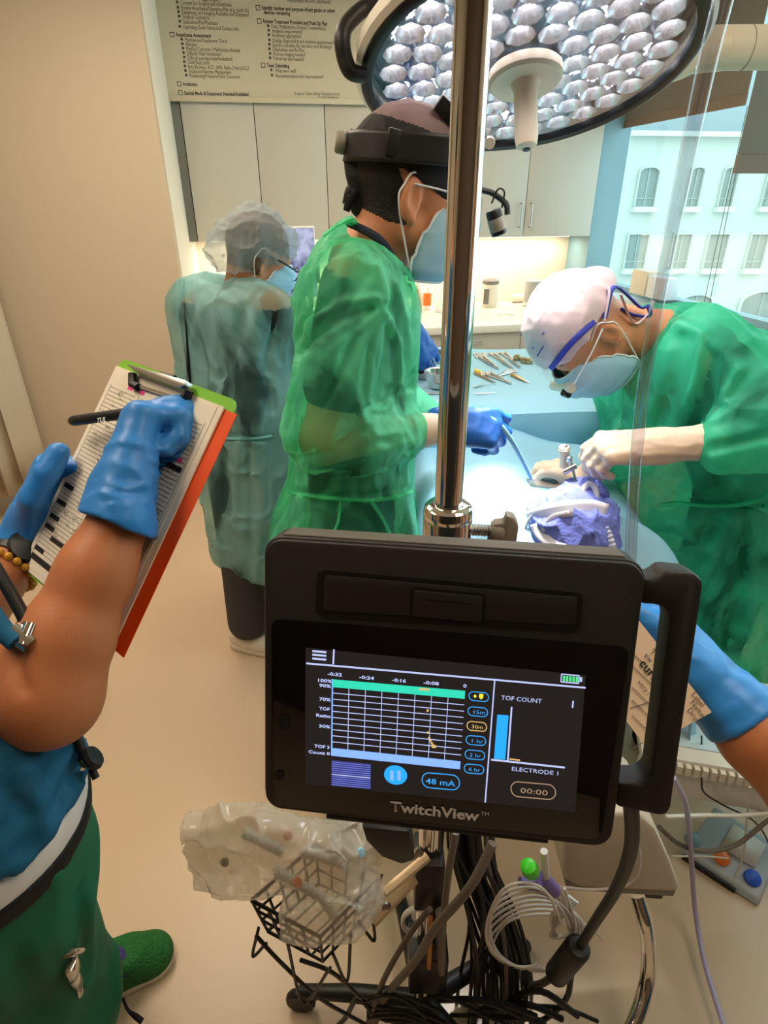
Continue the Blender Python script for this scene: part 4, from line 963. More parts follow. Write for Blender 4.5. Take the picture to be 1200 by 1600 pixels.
# suction tube in the hand
st = [at(742, 640, 1.17), at(768, 655, 1.16), at(784, 668, 1.16), at(800, 690, 1.17), at(812, 712, 1.19), at(822, 732, 1.21), at(830, 748, 1.22)]
defmat('suction_blue', lin(150, 212, 250), rough=0.25)
sx_ = thing('suction_tube', st[-1], 'curved pale blue suction tube held in the blue glove over the patient', 'tube')
MB().tube(spline(st, 6), [.0062, .0062, .006, .0052, .005, .005, .005], 12).build('shaft', 'suction_blue', sx_)
MB().sphere(st[-1], .0068, 12, 8).build('tip', 'lamp_white', sx_)
# ------------------------------------------------------------------ assistant at the back (pale blue gown, bouffant cap)
p1 = thing('person', (-.50, 1.95, 0), 'person in pale blue gown and see-through bouffant cap standing by the back counter', 'person')
H1 = Head(at(404, 402, 1.97), (.80, .42, -.40), (.25, .10, .95), 1.0)
nb1 = np.array(at(380, 468, 1.97))
Fh = SDF(*bounds([H1.p(0, 0, 0), nb1], .17), .0042); H1.carve(Fh, nb1, (.054, .062)); Fh.cone(nb1, nb1 + V3(-.01, .0, -.1), .06, .08, .03)
Fb = SDF((-.86, 1.60, 0), (.0, 2.28, 1.50), .011)
cx1 = -.475
for sx in (-.10, .10):
    Fb.cone((cx1 + sx * .8, 1.95 - sx * .45, 1.28), (cx1 + sx * .7, 1.93 - sx * .4, 1.05), .095, .095, .05); Fb.cone((cx1 + sx * .7, 1.93 - sx * .4, 1.05), (cx1 + sx * .8, 1.92 - sx * .4, .86), .095, .095, .05)
Fb.chain([(cx1 - .06, 1.95, .86), (-.53, 1.93, .46), (-.54, 1.91, .14)], [.09, .085, .078], .03); Fb.chain([(cx1 + .09, 1.90, .86), (-.42, 1.93, .46), (-.41, 1.96, .13)], [.09, .072, .052], .03)
Fb.cone(nb1, (cx1, 1.95, 1.28), .06, .10, .05)
sA, eA, wA = Vector((cx1 + .13, 1.87, 1.31)), Vector((-.20, 1.95, 1.20)), Vector((.04, 2.06, 1.21))
Fb.cone(tuple(nb1 + V3(0, 0, -.06)), tuple(sA), .07, .075, .05); Fb.chain([tuple(sA), tuple(eA), tuple(wA)], [.070, .052, .03], .04); Fb.chain([(cx1 - .075, 2.0, 1.28), (-.525, 2.08, 1.05), (-.42, 2.2, 1.12)], [.055, .045, .03], .03)
def pick1(c):
    l = H1.loc(c); r = np.zeros(len(c), int); r[(l[:, 2] > .03) | ((l[:, 1] < -.01) & (l[:, 2] > -.05))] = 1
    r[(c[:, 2] < nb1[2] - .005)] = 2; r[c[:, 2] < .80] = 3; return r
sdf_build([Fh, Fb], 'body', ['skin', 'hair_brown', 'scrub_black', 'jeans'], p1, pick1)
Fg = SDF((-.90, 1.60, .24), (.06, 2.32, 1.50), .006)
for sx in (-.10, .10):
    Fg.cone((cx1 + sx * .8, 1.95 - sx * .45, 1.295), (cx1 + sx * .8, 1.93 - sx * .4, 1.02), .118, .125, .06); Fg.cone((cx1 + sx * .8, 1.93 - sx * .4, 1.02), (cx1 + sx * .5, 1.93 - sx * .35, .46), .13, .125, .06)
Fg.cone(tuple(nb1 + V3(0, .0, -.01)), (cx1, 1.95, 1.30), .062, .11, .05)
Fg.chain([tuple(sA), tuple(eA), tuple(wA)], [.082, .07, .05], .05); Fg.chain([(cx1 - .075, 2.0, 1.285), (-.535, 2.04, 1.05), (-.42, 2.2, 1.12)], [.085, .072, .05], .05)
for pts, w, a in [([(350, 470), (340, 560), (345, 640)], .02, .016), ([(380, 480), (365, 560), (330, 620)], .016, -.018), ([(410, 470), (390, 540), (400, 600)], .014, .014), ([(430, 490), (415, 560), (425, 640)], .012, -.014), ([(320, 470), (300, 540), (310, 620)], .016, .014),
    ([(360, 682), (420, 684)], .010, -.02), ([(375, 690), (368, 760), (372, 830)], .014, .018), ([(355, 700), (350, 800)], .012, -.016), ([(400, 690), (412, 770), (405, 860)], .012, .016), ([(390, 700), (392, 860)], .012, -.014), ([(335, 800), (350, 880)], .014, .012), ([(345, 600), (390, 580), (420, 590)], .008, .012), ([(330, 590), (375, 640)], .008, .010)]: fold(Fg, pts, w, a)
Fg.crumple(.016, (7, 7, 3.5), True, 7.3, pw=3); Fg.crumple(.008, (13, 13, 6), True, 2.4, pw=7)
gown1 = Fg.build('gown', 'gown_blue', p1, relax=0)
hh = [hit(Fg, *q) for q in ((300, 676), (330, 682), (360, 684), (395, 684), (425, 680))]; hh = [Vector(h) + Vector((0, -.004, 0)) for h in hh if h is not None]
if len(hh) > 2: MB().tube(spline(hh, 5), .010, 6, flat=.4).build('waist_tie', 'gown_blue', gown1)
for pth in ([(285, 470), (290, 540), (292, 575), (295, 602)],):
    hh = [hit(Fg, q[0] + 3, q[1]) for q in pth]; hh = [Vector(h) + Vector((0, -.004, 0)) for h in hh if h is not None]
    if len(hh) > 2: MB().tube(spline(hh, 5), [.001, .006, .012, .004], 6, flat=.4).build('gown_opening', 'scrub_black', gown1)
mask_mesh(H1, p1, out=.004)
Fc = SDF(*bounds([H1.p(0, -.03, .03)], .22), .0045); Fc.ell(H1.p(0, -.010, .036), (.094, .115, .100), H1.R, 0); Fc.ell(H1.p(0, -.085, -.012), (.078, .072, .062), H1.R, .03)
Fc.plane(H1.p(0, .05, .006), H1.R @ V3(0, .5, -.9)); Fc.crumple(.016, (16, 16, 16), True, 6.1, pw=3); Fc.crumple(.006, (34, 34, 34), True, 3.1, pw=3)
Fc.build('bouffant_cap', 'bouffant', p1, relax=0)
gl = thing('glasses', H1.p(0, .1, 0), 'dark thin-framed glasses on the person in the pale blue gown', 'glasses')
MB().tube(spline([H1.p(.082, -.02, .012), H1.p(.080, .04, .012), H1.p(.062, .108, .004)], 5), .0026, 6).build('temple', 'black_plastic', gl)
for sx in (-1, 1):
    rim = [H1.p(sx * .034 + .024 * math.cos(a), .114, -.004 + .020 * math.sin(a)) for a in np.linspace(0, 2 * math.pi, 21)]
    MB().tube(rim, .0018, 5, cap=False).build('rim', 'black_plastic', gl)
# gloved hand of the assistant over the instrument table, with a syringe
hw = at(646, 520, 2.02); hf = Vector((.55, .15, -.82)); Hd = Hand(hw, hf, (.45, -.75, .5), -1, 1.05); Hs = SDF(*bounds([hw, hw + hf * .2], .085), .0036)
Hd.carve(Hs, [(25, 40, 25), (30, 45, 30), (35, 55, 30), (40, 60, 35)], [(.8, .5, -.5), (.85, .1, -.6), (.9, -.1, -.5)], fat=.0015); Hs.cone(hw, tuple(wA), .032, .034, .02)
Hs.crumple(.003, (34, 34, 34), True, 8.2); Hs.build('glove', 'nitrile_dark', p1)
sy = thing('syringe', at(684, 590, 2.02), 'clear plastic syringe held down into the steel bowl by a blue glove', 'syringe')
a, b = at(668, 548, 2.03), at(686, 585, 2.03); MB().tube([a, b], .008, 12).build('barrel', 'clear_tube', sy); MB().tube([b, at(692, 597, 2.03)], .0025, 8).build('needle', 'steel', sy); MB().tube([at(662, 538, 2.03), a], .004, 8).build('plunger', 'white_plastic', sy)
# shoes of the assistant
SHOE_F = []
def shoe(name, heel, toe, w, parent, m, sole='shoe_white', h=.075):
    f = SDF(*bounds([heel, toe], .09), .004); hx, tx = np.array(heel, float), np.array(toe, float); mid = (hx + tx) / 2; d = (tx - hx); d /= np.linalg.norm(d)
    f.cone(hx + (0, 0, .05), hx + d * .09 + (0, 0, .055), w * .5, w * .48, .02); f.cone(hx + d * .06 + (0, 0, .04), tx - d * .03 + (0, 0, .030), w * .5, w * .44, .03); f.ell(tx - d * .035 + V3(0, 0, .032), (w * .5, w * .5, .032), None, .02)
    f.cone(hx + d * .02 + (0, 0, .09), hx + d * .02 + (0, 0, .13), .032, .030, .006, 'sub'); f.plane((0, 0, .012), (0, 0, -1))
    o = f.build(name, m, parent); SHOE_F.append(f)
    s_ = SDF(*bounds([heel, toe], .09), .004); s_.cone(hx + (0, 0, .018), hx + d * .08 + (0, 0, .018), w * .52, w * .48, .02); s_.cone(hx + d * .06 + (0, 0, .018), tx - d * .035 + (0, 0, .018), w * .48, w * .52, .02); s_.plane((0, 0, .026), (0, 0, 1)); s_.plane((0, 0, .001), (0, 0, -1))
    s_.build('sole', sole, o); return o
s1 = shoe('shoe', atz(376, 1012, .0) + Vector((0, .02, 0)), atz(470, 1030, 0), .092, p1, 'shoe_white')
s2 = shoe('shoe', (-.41, 1.98, 0), (-.22, 2.12, 0), .09, p1, 'shoe_white')
# ------------------------------------------------------------------ bending surgeon at the right
p3 = thing('person', (1.0, 1.5, 0), 'person in green gown and white cap bending over the patient beside the window', 'person')
H3 = Head(at(912, 520, 1.42), (-.34, -.14, -.93), (-.86, -.18, .34), 1.04)
nb3 = V3(.665, 1.455, 1.315)
Fh = SDF(*bounds([H3.p(0, 0, 0), nb3], .17), .0034); H3.carve(Fh, nb3, (.056, .062)); Fh.cone(nb3, nb3 + V3(.1, .02, -.04), .062, .09, .03)
Fb = SDF((.52, 1.12, 0), (1.36, 1.92, 1.44), .011)
for y in (1.42, 1.60): Fb.chain([(.77, y, 1.21), (.90, y, 1.10), (1.02, y, .95)], [.125, .12, .13], .05); Fb.chain([(1.02, y, .92), (1.0, y, .5), (1.04, y, .10)], [.10, .065, .05], .03); Fb.cone((1.06, y, .05), (.86, y, .035), .045, .04, .02)
Fb.cone(nb3, (.77, 1.5, 1.2), .06, .1, .05)
s3, e3, w3 = at(1105, 560, 1.30), at(1236, 668, 1.13), at(1062, 694, 1.15)
Fb.chain([tuple(s3), tuple(e3), tuple(w3)], [.056, .034, .022], .03); s3b, e3b, w3b = Vector((.70, 1.64, 1.27)), Vector((.78, 1.62, 1.05)), at(935, 722, 1.34)
Fb.chain([tuple(s3b), tuple(e3b), tuple(e3b.lerp(w3b, .45))], [.055, .035, .018], .03)
def pick3(c):
    l = H3.loc(c); r = np.zeros(len(c), int); r[(l[:, 2] > .035)] = 1
    r[(c[:, 0] > nb3[0] + .01)] = 2; return r
sdf_build([Fh, Fb], 'body', ['skin', 'hair', 'scrub_black'], p3, pick3)
Fg = SDF((.50, 1.02, .28), (1.40, 1.98, 1.46), .0054)
for y in (1.42, 1.60):
    Fg.chain([(.765, y, 1.215), (.90, y, 1.125), (1.02, y, .97)], [.158, .160, .165], .07); Fg.cone((1.02, y, .97), (1.02, y, .36), .17, .16, .08)
    Fg.cone((.715, y, 1.17), (.74, y, .92), .120, .105, .07); Fg.cone((.80, y, .95), (.93, y, .42), .13, .14, .09)
Fg.cone(tuple(nb3 + V3(.03, 0, -.02)), (.77, 1.5, 1.2), .075, .14, .05)
Fg.chain([tuple(s3), tuple(e3), tuple(at(1134, 690, 1.145))], [.098, .088, .066], .035); Fg.chain([tuple(s3b), tuple(e3b), tuple(e3b.lerp(w3b, .85))], [.09, .075, .046], .05)
for pts, w, a in [([(1040, 500), (1095, 520), (1155, 575)], .012, .014), ([(1098, 522), (1085, 600), (1070, 640)], .008, .016), ([(1155, 577), (1130, 620), (1110, 650)], .008, .014), ([(1030, 590), (1060, 640), (1075, 650)], .008, .014), ([(1060, 530), (1050, 600), (1030, 660)], .014, -.018), ([(1120, 560), (1105, 620)], .012, -.016),
    ([(1000, 560), (985, 640), (980, 700)], .014, .014), ([(965, 620), (962, 700)], .012, -.014), ([(1020, 600), (1012, 680)], .010, .010),
    ([(1035, 790), (1100, 786), (1190, 790)], .008, -.020), ([(1150, 800), (1140, 900), (1100, 990)], .014, .020), ([(1175, 800), (1172, 950), (1165, 1050)], .012, .018), ([(1120, 810), (1080, 900)], .016, -.020), ([(1050, 820), (1090, 850), (1110, 860)], .012, .016), ([(1160, 860), (1150, 960), (1130, 1010)], .012, -.018), ([(1060, 740), (1110, 765), (1150, 750)], .012, -.014), ([(1010, 740), (1050, 775)], .010, .010),
    ([(1110, 660), (1150, 640), (1190, 650)], .010, .014), ([(1115, 700), (1160, 690), (1200, 680)], .010, -.014), ([(1120, 725), (1170, 722)], .008, .010)]: fold(Fg, pts, w, a)
Fg.crumple(.020, (6, 6, 4), True, 12.3, pw=3); Fg.crumple(.009, (11, 11, 7), True, 4.4, pw=7); Fg.crumple(.0025, (26, 26, 16), True, 8.8, pw=5)
gown3 = Fg.build('gown', 'gown_teal', p3, relax=0)
hh = [hit(Fg, *q) for q in ((1030, 788), (1060, 785), (1090, 788), (1120, 789), (1150, 788), (1185, 780), (1199, 770))]; hh = [Vector(h) + Vector((0, -.004, 0)) for h in hh if h is not None]
if len(hh) > 2: MB().tube(spline(hh, 5), .009, 6, flat=.5).build('waist_tie', 'gown_teal', gown3)
nk = [np.array(nb3) + V3(-.012, 0, .0) + (H3.R[:, 0] * math.cos(a) * .066 + np.array(Vector((.35, .0, .93)).normalized()) * math.sin(a) * .066) for a in np.linspace(0, 2 * math.pi, 25)]
MB().tube(nk, .012, 8, cap=False, flat=.6).build('scrub_collar', 'scrub_black', p3)
mask_mesh(H3, p3, out=.012, drop=.012)
Fc = SDF(*bounds([H3.p(0, 0, .06)], .20), .0036); Fc.ell(H3.p(0, -.010, .044), [v * H3.s for v in (.085, .110, .104)], H3.R, 0)
Fc.plane(H3.p(0, .05, .040), H3.R @ V3(0, .16, -1)); Fc.ell(H3.p(0, -.105, .02), (.05, .03, .03), H3.R, .02); Fc.crumple(.005, (20, 20, 20), True, .9, pw=2)
def pickc3(c): l = H3.loc(c); return ((l[:, 2] - .16 * (l[:, 1] - .05) < .040 + .012) & (l[:, 1] > -.03)).astype(int)
cap3 = Fc.build('scrub_cap', 'cap_white', p3)
strap([(856, 583), (860, 577), (870, 564), (889, 540), (909, 520), (929, 502)], .013, 'cap_band', 'band_blue', cap3, .001, Fc)
MB().tube(spline([H3.p(-.083, -.035, .02), H3.p(-.06, -.10, .015), at(1000, 480, 1.40), at(1012, 478, 1.38), at(1015, 494, 1.38), at(990, 492, 1.39), at(970, 482, 1.39)], 5), .006, 6, flat=.5).build('cap_tie', 'band_blue', cap3)
MB().tube(spline([H3.p(-.083, -.03, .018), H3.p(-.07, -.09, .03), at(935, 462, 1.40), at(940, 446, 1.40)], 5), .006, 6, flat=.4).build('cap_tie', 'cap_white', cap3)
MB().tube(spline([H3.p(-.07, -.09, .0), at(990, 505, 1.38), at(1012, 490, 1.38), at(1022, 470, 1.38)], 5), .005, 6, flat=.4).build('cap_tie', 'cap_white', cap3)
gl = thing('safety_glasses', H3.p(0, .1, 0), 'clear safety glasses with small light on the bending surgeon', 'glasses')
MB().tube(spline([H3.p(-.084, -.015, .014), H3.p(-.083, .04, .014), H3.p(-.066, .108, .010)], 5), .0018, 6).build('temple', 'mask_trim', gl)
q = []
for z in np.linspace(-.022, .026, 6): q.append([H3.p(.074 * math.sin(a), .062 + .062 * math.cos(a) ** .7, z) for a in np.linspace(-1.5, 1.5, 17)])
MB().grid(q).build('shield', 'lens', gl)
MB().tube([H3.p(-.045, .118, -.002), H3.p(.03, .128, -.002)], .012, 14).build('light_bar', 'lamp_white', gl); MB().lathe([(.0, .0), (.012, .0), (.013, .012), (.010, .016), (.0, .017)], H3.p(-.030, .126, -.004), H3.R[:, 1], 16).build('light_lens', 'lamp_rim', gl)
# lettering lines printed on the cap
for k, (x0, y0, x1, y1) in enumerate(((833, 545, 851, 519), (840, 556, 850, 541))):
    a, b = hit(Fc, x0, y0), hit(Fc, x1, y1)
    if a is not None and b is not None: MB().tube([Vector(a) - Vector(H3.R[:, 0]) * 0 + Vector((-.001, -.001, 0)), Vector(b) + Vector((-.001, -.001, 0))], .0022, 5, flat=.5).build('cap_print', 'band_blue', cap3)
# near gloved hand
hw = at(1014, 698, 1.165); hf = Vector((-.93, .02, -.05)); Hd = Hand(hw, hf, (-.2, -.45, .87), 1, 1.02); Hs = SDF(*bounds([hw, hw + hf * .17, w3], .09), .0032)
Hd.carve(Hs, [(58, 35, 20), (64, 40, 20), (66, 48, 24), (66, 55, 30)], [(.7, .35, -.7), (.65, .1, -.85), (.6, 0, -.8)], spread=(4, 1, -2, -5), fat=.0012); Hs.cone(hw, tuple(at(1100, 691, 1.15)), .028, .037, .03)
Hs.crumple(.0028, (30, 44, 44), True, 9.2); Hs.build('glove', 'latex', p3)
# far gloved hand, half closed round the retractor
hw = at(905, 762, 1.36); hf = Vector((-.72, -.10, .62)); Hd = Hand(hw, hf, (.45, -.15, .6), -1, .98); Hs = SDF(*bounds([hw, hw + hf * .17], .10), .0034)
Hd.carve(Hs, [(30, 60, 40), (40, 66, 40), (46, 68, 40), (50, 70, 40)], [(.8, .35, -.4), (.9, .1, -.4), (.9, .0, -.3)], fat=.0012); Hs.cone(hw, tuple(w3b), .03, .032, .02)
Hs.build('glove', 'latex', p3)
# ------------------------------------------------------------------ foreground person with the clipboard
def atd(px, py, t): return CAM + ray(px, py) * t
_w = Vector((-0.6102, 0.2743, -0.6362)); KR = Quaternion(_w.normalized(), _w.length).to_matrix()
KX, KY, KZ = KR.col[0].copy(), KR.col[1].copy(), KR.col[2].copy(); KC = Vector((-0.3146, 0.6389, 1.313))
def clip(px, py, d=0.0):
    r_ = ray(px, py); o = KC + KY * d; t = (o - CAM).dot(KY) / r_.dot(KY); return CAM + r_ * t
def cl(px, py): p = clip(px, py) - KC; return (p.dot(KX), p.dot(KZ))
KA = (KX, KZ, KY)
defmat('paper', lin(236, 226, 206), rough=0.8); defmat('board_green', lin(128, 196, 60), rough=0.4); defmat('orange_card', lin(240, 84, 20), rough=0.6); defmat('pink_ink', lin(240, 70, 150), rough=0.7)
cb = thing('clipboard', KC - KZ * .15, 'green clipboard with a filled-in form, held up by the foreground person', 'clipboard')
MB().prism(rrect(.230, .296, .012, 4, .006, .004), .0035, KC, KA, h0=.001).build('board', 'board_green', cb, smooth=30)
MB().prism([(-.108, -.140), (.108, -.140), (.108, .140), (-.108, .140)], -.0002, KC, KA, h0=-.0022).build('paper_pad', 'paper', cb, smooth=0)
MB().prism([(.100, -.147), (.128, -.147), (.128, .138), (.100, .138)], .0012, KC, KA, h0=.0006).build('orange_sheet', 'orange_card', cb, smooth=0)
MB().prism([(-.106, -.134), (.099, -.137), (.099, .138), (-.106, .139)], -.0024, KC, KA, h0=-.0029).build('form_sheet', 'paper', cb, smooth=0)
pr = MB(); z0 = -.0031
def kq(x0, y0, x1, y1, b=None): (b or pr).add([KC + KX * x + KZ * y + KY * z0 for x, y in ((x0, y0), (x1, y0), (x1, y1), (x0, y1))], [(0, 1, 2, 3)])
random.seed(3)
for k in range(46):
    y = .112 - k * .0052
    kq(-.098, y, -.042 + .010 * (k % 3), y + .0006); kq(-.030, y, .030, y + .0006)
    if k < 22 or k > 30: kq(.038, y, .090, y + .0006)
for x in (-.099, -.036, .034, .092): kq(x, -.124, x + .0006, .116)
pr.build('printed_lines', 'ink_grey', cb, smooth=0)['kind'] = 'stuff'; pr = MB()
for x0, y0, x1, y1 in [(.052, .054, .090, .060), (-.098, -.026, -.076, -.020), (-.098, -.048, -.076, -.042), (-.098, -.068, -.076, -.062), (-.098, -.082, -.076, -.076), (-.076, -.092, -.036, -.086), (-.098, -.112, -.076, -.106), (-.098, -.124, -.03, -.117), (.060, -.082, .088, -.076), (.064, -.112, .086, -.106), (.060, -.128, .074, -.121)]:
    kq(x0, y0, x1, y1); pr.build('black_heading', 'ink', cb, smooth=0); pr = MB()
for k in range(110):                           # pen entries
    x = random.choice([-.09, -.06, .0, .045, .06]) + random.random() * .02; y = .115 - random.random() * .2; w = .003 + random.random() * .010
    p = [KC + KX * (x + w * t) + KZ * (y + .0016 * math.sin(t * 9 + k)) + KY * z0 for t in np.linspace(0, 1, 6)]
    for a, b in zip(p[:-1], p[1:]): pr.add([a, b, b + KZ * .0007, a + KZ * .0007], [(0, 1, 2, 3)])
pr.build('handwriting', 'ink', cb, smooth=0)['kind'] = 'stuff'; pr = MB()
for px, py in ((207, 609), (225, 616), (277, 632), (283, 721)):
    x, y = cl(px, py); kq(x - .006, y - .002, x + .005, y + .003); pr.build('pink_highlight', 'pink_ink', cb, smooth=0); pr = MB()
# spring clip
cp = MB().prism([cl(213, 577), cl(306, 603), cl(304, 611), cl(296, 614), cl(225, 588)], -.016, KC, KA, h0=-.004).build('clip_jaw', 'brushed', cb, bevel=.001)
MB().tube([clip(207, 600, -.006), clip(288, 626, -.006)], .0022, 8).build('clip_bar', 'steel', cp)
MB().tube([clip(207, 584, -.010), clip(207, 600, -.008), clip(216, 605, -.006)], .0055, 6).build('clip_corner', 'black_plastic', cp)
MB().tube([clip(296, 610, -.010), clip(292, 622, -.008), clip(280, 624, -.006)], .0055, 6).build('clip_corner', 'black_plastic', cp)
MB().tube([clip(250, 583, .004), clip(272, 589, .004)], .004, 8, flat=.5).build('hang_hole', 'black_plastic', cp)
# the person
p4 = thing('person', (-.5, .45, 0), 'person in teal scrub top and green trousers writing on a clipboard in the left foreground', 'person')
wr, el, sh_ = clip(192, 800, -.040), atd(66, 1082, .60), atd(-190, 1040, .66)
Fa = SDF(*bounds([wr, el, atd(-70, 1062, .63)], .085), .0040)
Fa.cone(tuple(wr), tuple(wr.lerp(el, .35)), .0295, .0355, .02); Fa.chain([tuple(wr.lerp(el, .35)), tuple(wr.lerp(el, .72)), tuple(el)], [.0355, .0435, .044], .02)
Fa.cone(tuple(el), tuple(sh_), .047, .058, .025); Fa.ell(el + Vector((.012, 0, -.012)), (.036,) * 3, None, .03)
Fa.crease([clip(32, 1005, -.02), tuple(el + Vector((-.05, -.03, .02)))], .006, -.006)
hit_pts = [((34, 1010), (31, 1050), (38, 1078))]
for pts in hit_pts: fold(Fa, pts, .005, -.006)
# left forearm and hand
wl = clip(38, 858, .012); el2 = atd(-75, 985, .70)
Fl = SDF(*bounds([wl, el2], .075), .0045); Fl.cone(tuple(wl), tuple(el2), .0285, .046, .02)
Ft = SDF((-1.0, .12, .0), (-.22, .95, 1.62), .010)
def trunk(F, g=0.0):
    for x in (-.535, -.455): F.cone((x - .20, .41, 1.46), (x - .035, .43, 1.14), .125 + g, .112 + g, .06); F.cone((x - .035, .43, 1.14), (x - .008, .43, 1.02), .112 + g, .108 + g, .06); F.cone((x - .008, .43, 1.02), (x - .03, .42, .88), .108 + g, .112 + g, .05)
trunk(Ft, -.03); Ft.chain([(-.49, .44, .88), (-.52, .48, .50), (-.63, .70, .10)], [.095, .065, .045], .03); Ft.chain([(-.56, .40, .88), (-.62, .38, .5), (-.66, .36, .1)], [.095, .065, .045], .03); Ft.cone((-.66, .36, .06), (-.60, .44, .05), .040, .035, .02)
H4 = Head((-.77, .44, 1.70), (.62, .42, -.62), (.45, .20, .85), 1.0)
Fh4 = SDF(*bounds([H4.p(0, 0, 0), (-.80, .42, 1.50)], .17), .006); H4.carve(Fh4, V3(-.79, .42, 1.52)); Fh4.cone((-.79, .42, 1.53), (-.76, .41, 1.42), .06, .09, .03)
Ft.cone((-.70, .38, 1.44), tuple(sh_), .07, .06, .04); Ft.cone((-.84, .44, 1.44), tuple(el2), .07, .048, .04)
def pick4(c): l = H4.loc(c); return (((l[:, 2] > .045) | ((l[:, 1] < -.03) & (l[:, 2] > -.04))) & (c[:, 2] > 1.58)).astype(int)
sdf_build([Fa, Fl, Ft, Fh4], 'body', ['skin_tan', 'hair'], p4, pick4)
HS = SDF(*bounds([H4.p(0, 0, .03)], .14), .006); HS.ell(H4.p(0, -.018, .042), (.082, .104, .094), H4.R, 0); HS.plane(H4.p(0, .06, .03), H4.R @ V3(0, .7, -.7)); HS.build('hair', 'hair', p4)
Fs = SDF((-.98, .22, .98), (-.24, .66, 1.52), .0050); trunk(Fs, .015); Fs.plane((0, 0, 1.030), (0, .04, -1)); Fs.plane((0, 0, 1.50), (0, 0, 1))
for pts, w, a in [([(20, 1170), (60, 1250), (90, 1330)], .010, .011), ([(100, 1170), (60, 1240), (10, 1300)], .007, -.010), ([(118, 1190), (90, 1260), (30, 1330)], .007, -.009), ([(110, 1240), (80, 1300), (30, 1360)], .006, .008), ([(0, 1230), (40, 1270)], .006, -.008), ([(60, 1180), (20, 1240)], .006, .008)]: fold(Fs, pts, w, a)
Fs.crumple(.010, (12, 12, 9), True, 3.3, pw=4); Fs.build('scrub_top', 'scrub_teal', p4, relax=1)
Fs = SDF((-.74, .22, .94), (-.24, .66, 1.10), .0045); trunk(Fs, .004); Fs.plane((0, 0, .984), (0, .04, -1)); Fs.plane((0, 0, 1.036), (0, 0, 1)); Fs.build('undershirt', 'undershirt', p4)
Fs = SDF((-.74, .22, .92), (-.24, .66, 1.06), .0045); trunk(Fs, .007); Fs.plane((0, 0, .962), (0, .04, -1)); Fs.plane((0, 0, .992), (0, -.04, 1)); Fs.build('waistband', 'waistband', p4)
Fs = SDF((-.82, .16, .06), (-.22, .86, 1.06), .0062); trunk(Fs, .003); Fs.plane((0, 0, .972), (0, -.04, 1))
Fs.chain([(-.485, .43, .90), (-.515, .47, .52), (-.640, .68, .13)], [.115, .086, .062], .05); Fs.chain([(-.57, .40, .90), (-.62, .38, .5), (-.66, .36, .13)], [.12, .09, .068], .05)
for pts, w, a in [([(128, 1400), (140, 1470), (135, 1530)], .012, .012), ([(120, 1395), (135, 1480)], .008, -.012), ([(78, 1440), (100, 1490)], .004, .006), ([(170, 1440), (180, 1560)], .012, .010), ([(20, 1500), (60, 1590)], .014, -.010)]: fold(Fs, pts, w, a)
Fs.crumple(.010, (9, 9, 5), True, 8.3, pw=4); Fs.build('trousers', 'pants_green', p4, relax=1)
shoe('shoe', (-.70, .30, 0), (-.54, .52, 0), .098, p4, 'shoe_green')
sh4 = shoe('shoe', atz(152, 1545, .0) + Vector((-.01, 0, 0)), atz(262, 1492, 0), .098, p4, 'shoe_green', h=.08)
for q_ in ([(186, 1478), (190, 1500), (198, 1525)], [(194, 1476), (199, 1498), (206, 1520)]): strap(q_, .020, 'shoe_tongue', 'purple', sh4, -.002, SHOE_F[-1])
# right glove (writing fist)
F_ = (clip(204, 690, 0) - clip(190, 795, 0)).normalized(); B_ = -KY
hw = clip(190, 780, -.042); Hd = Hand(hw, F_ * .97 + KY * .10, B_ * .80 - KX * .55, -1, 1.06); Hs = SDF(*bounds([hw, hw + F_ * .16], .085), .0028)
Hd.carve(Hs, [(40, 78, 50), (58, 84, 55), (66, 88, 60), (70, 90, 60)], [(.75, .45, -.30), (.95, -.10, -.35), (.75, -.50, -.45)], spread=(4, 0, -5, -11), fat=.0030)
Hs.ell(Hd.p(.004, .098, -.036), (.030,) * 3, None, .02); Hs.ell(Hd.p(.020, .070, -.030), (.024,) * 3, None, .02); Hs.cone(tuple(hw), tuple(wr.lerp(el, .08)), .033, .040, .02); Hs.plane(tuple(wr.lerp(el, .075)), tuple(el - wr))
for pts in ([(165, 700), (185, 690), (215, 695)], [(170, 755), (200, 765), (235, 755)], [(240, 700), (262, 705), (275, 715)], [(238, 740), (262, 745), (274, 750)], [(235, 720), (260, 727), (276, 732)], [(160, 770), (195, 780), (228, 785)], [(175, 790), (215, 790)]): fold(Hs, pts, .0028, .003)
Hs.crumple(.0024, (40, 40, 26), True, 4.2); Hs.build('glove', 'nitrile', p4, relax=1)
# left glove with the thumb over the board edge
hw = clip(47, 838, .016); F_ = (clip(104, 720, 0) - clip(47, 838, 0)).normalized()
Hd = Hand(hw, F_, -KX * .8 - KY * .5, 1, 1.08); Hs = SDF(*bounds([hw, hw + F_ * .16], .09), .0032)
Hd.carve(Hs, [(70, 60, 30), (72, 60, 30), (74, 60, 30), (76, 60, 30)], [(.75, .75, -.15), (.97, .15, -.10), (1.0, -.05, -.08)], spread=(2, 0, -2, -4), fat=.0025)
Hs.cone(tuple(hw), tuple(wl), .031, .031, .02); Hs.crumple(.003, (36, 36, 24), True, 6.2); Hs.build('glove', 'nitrile', p4)
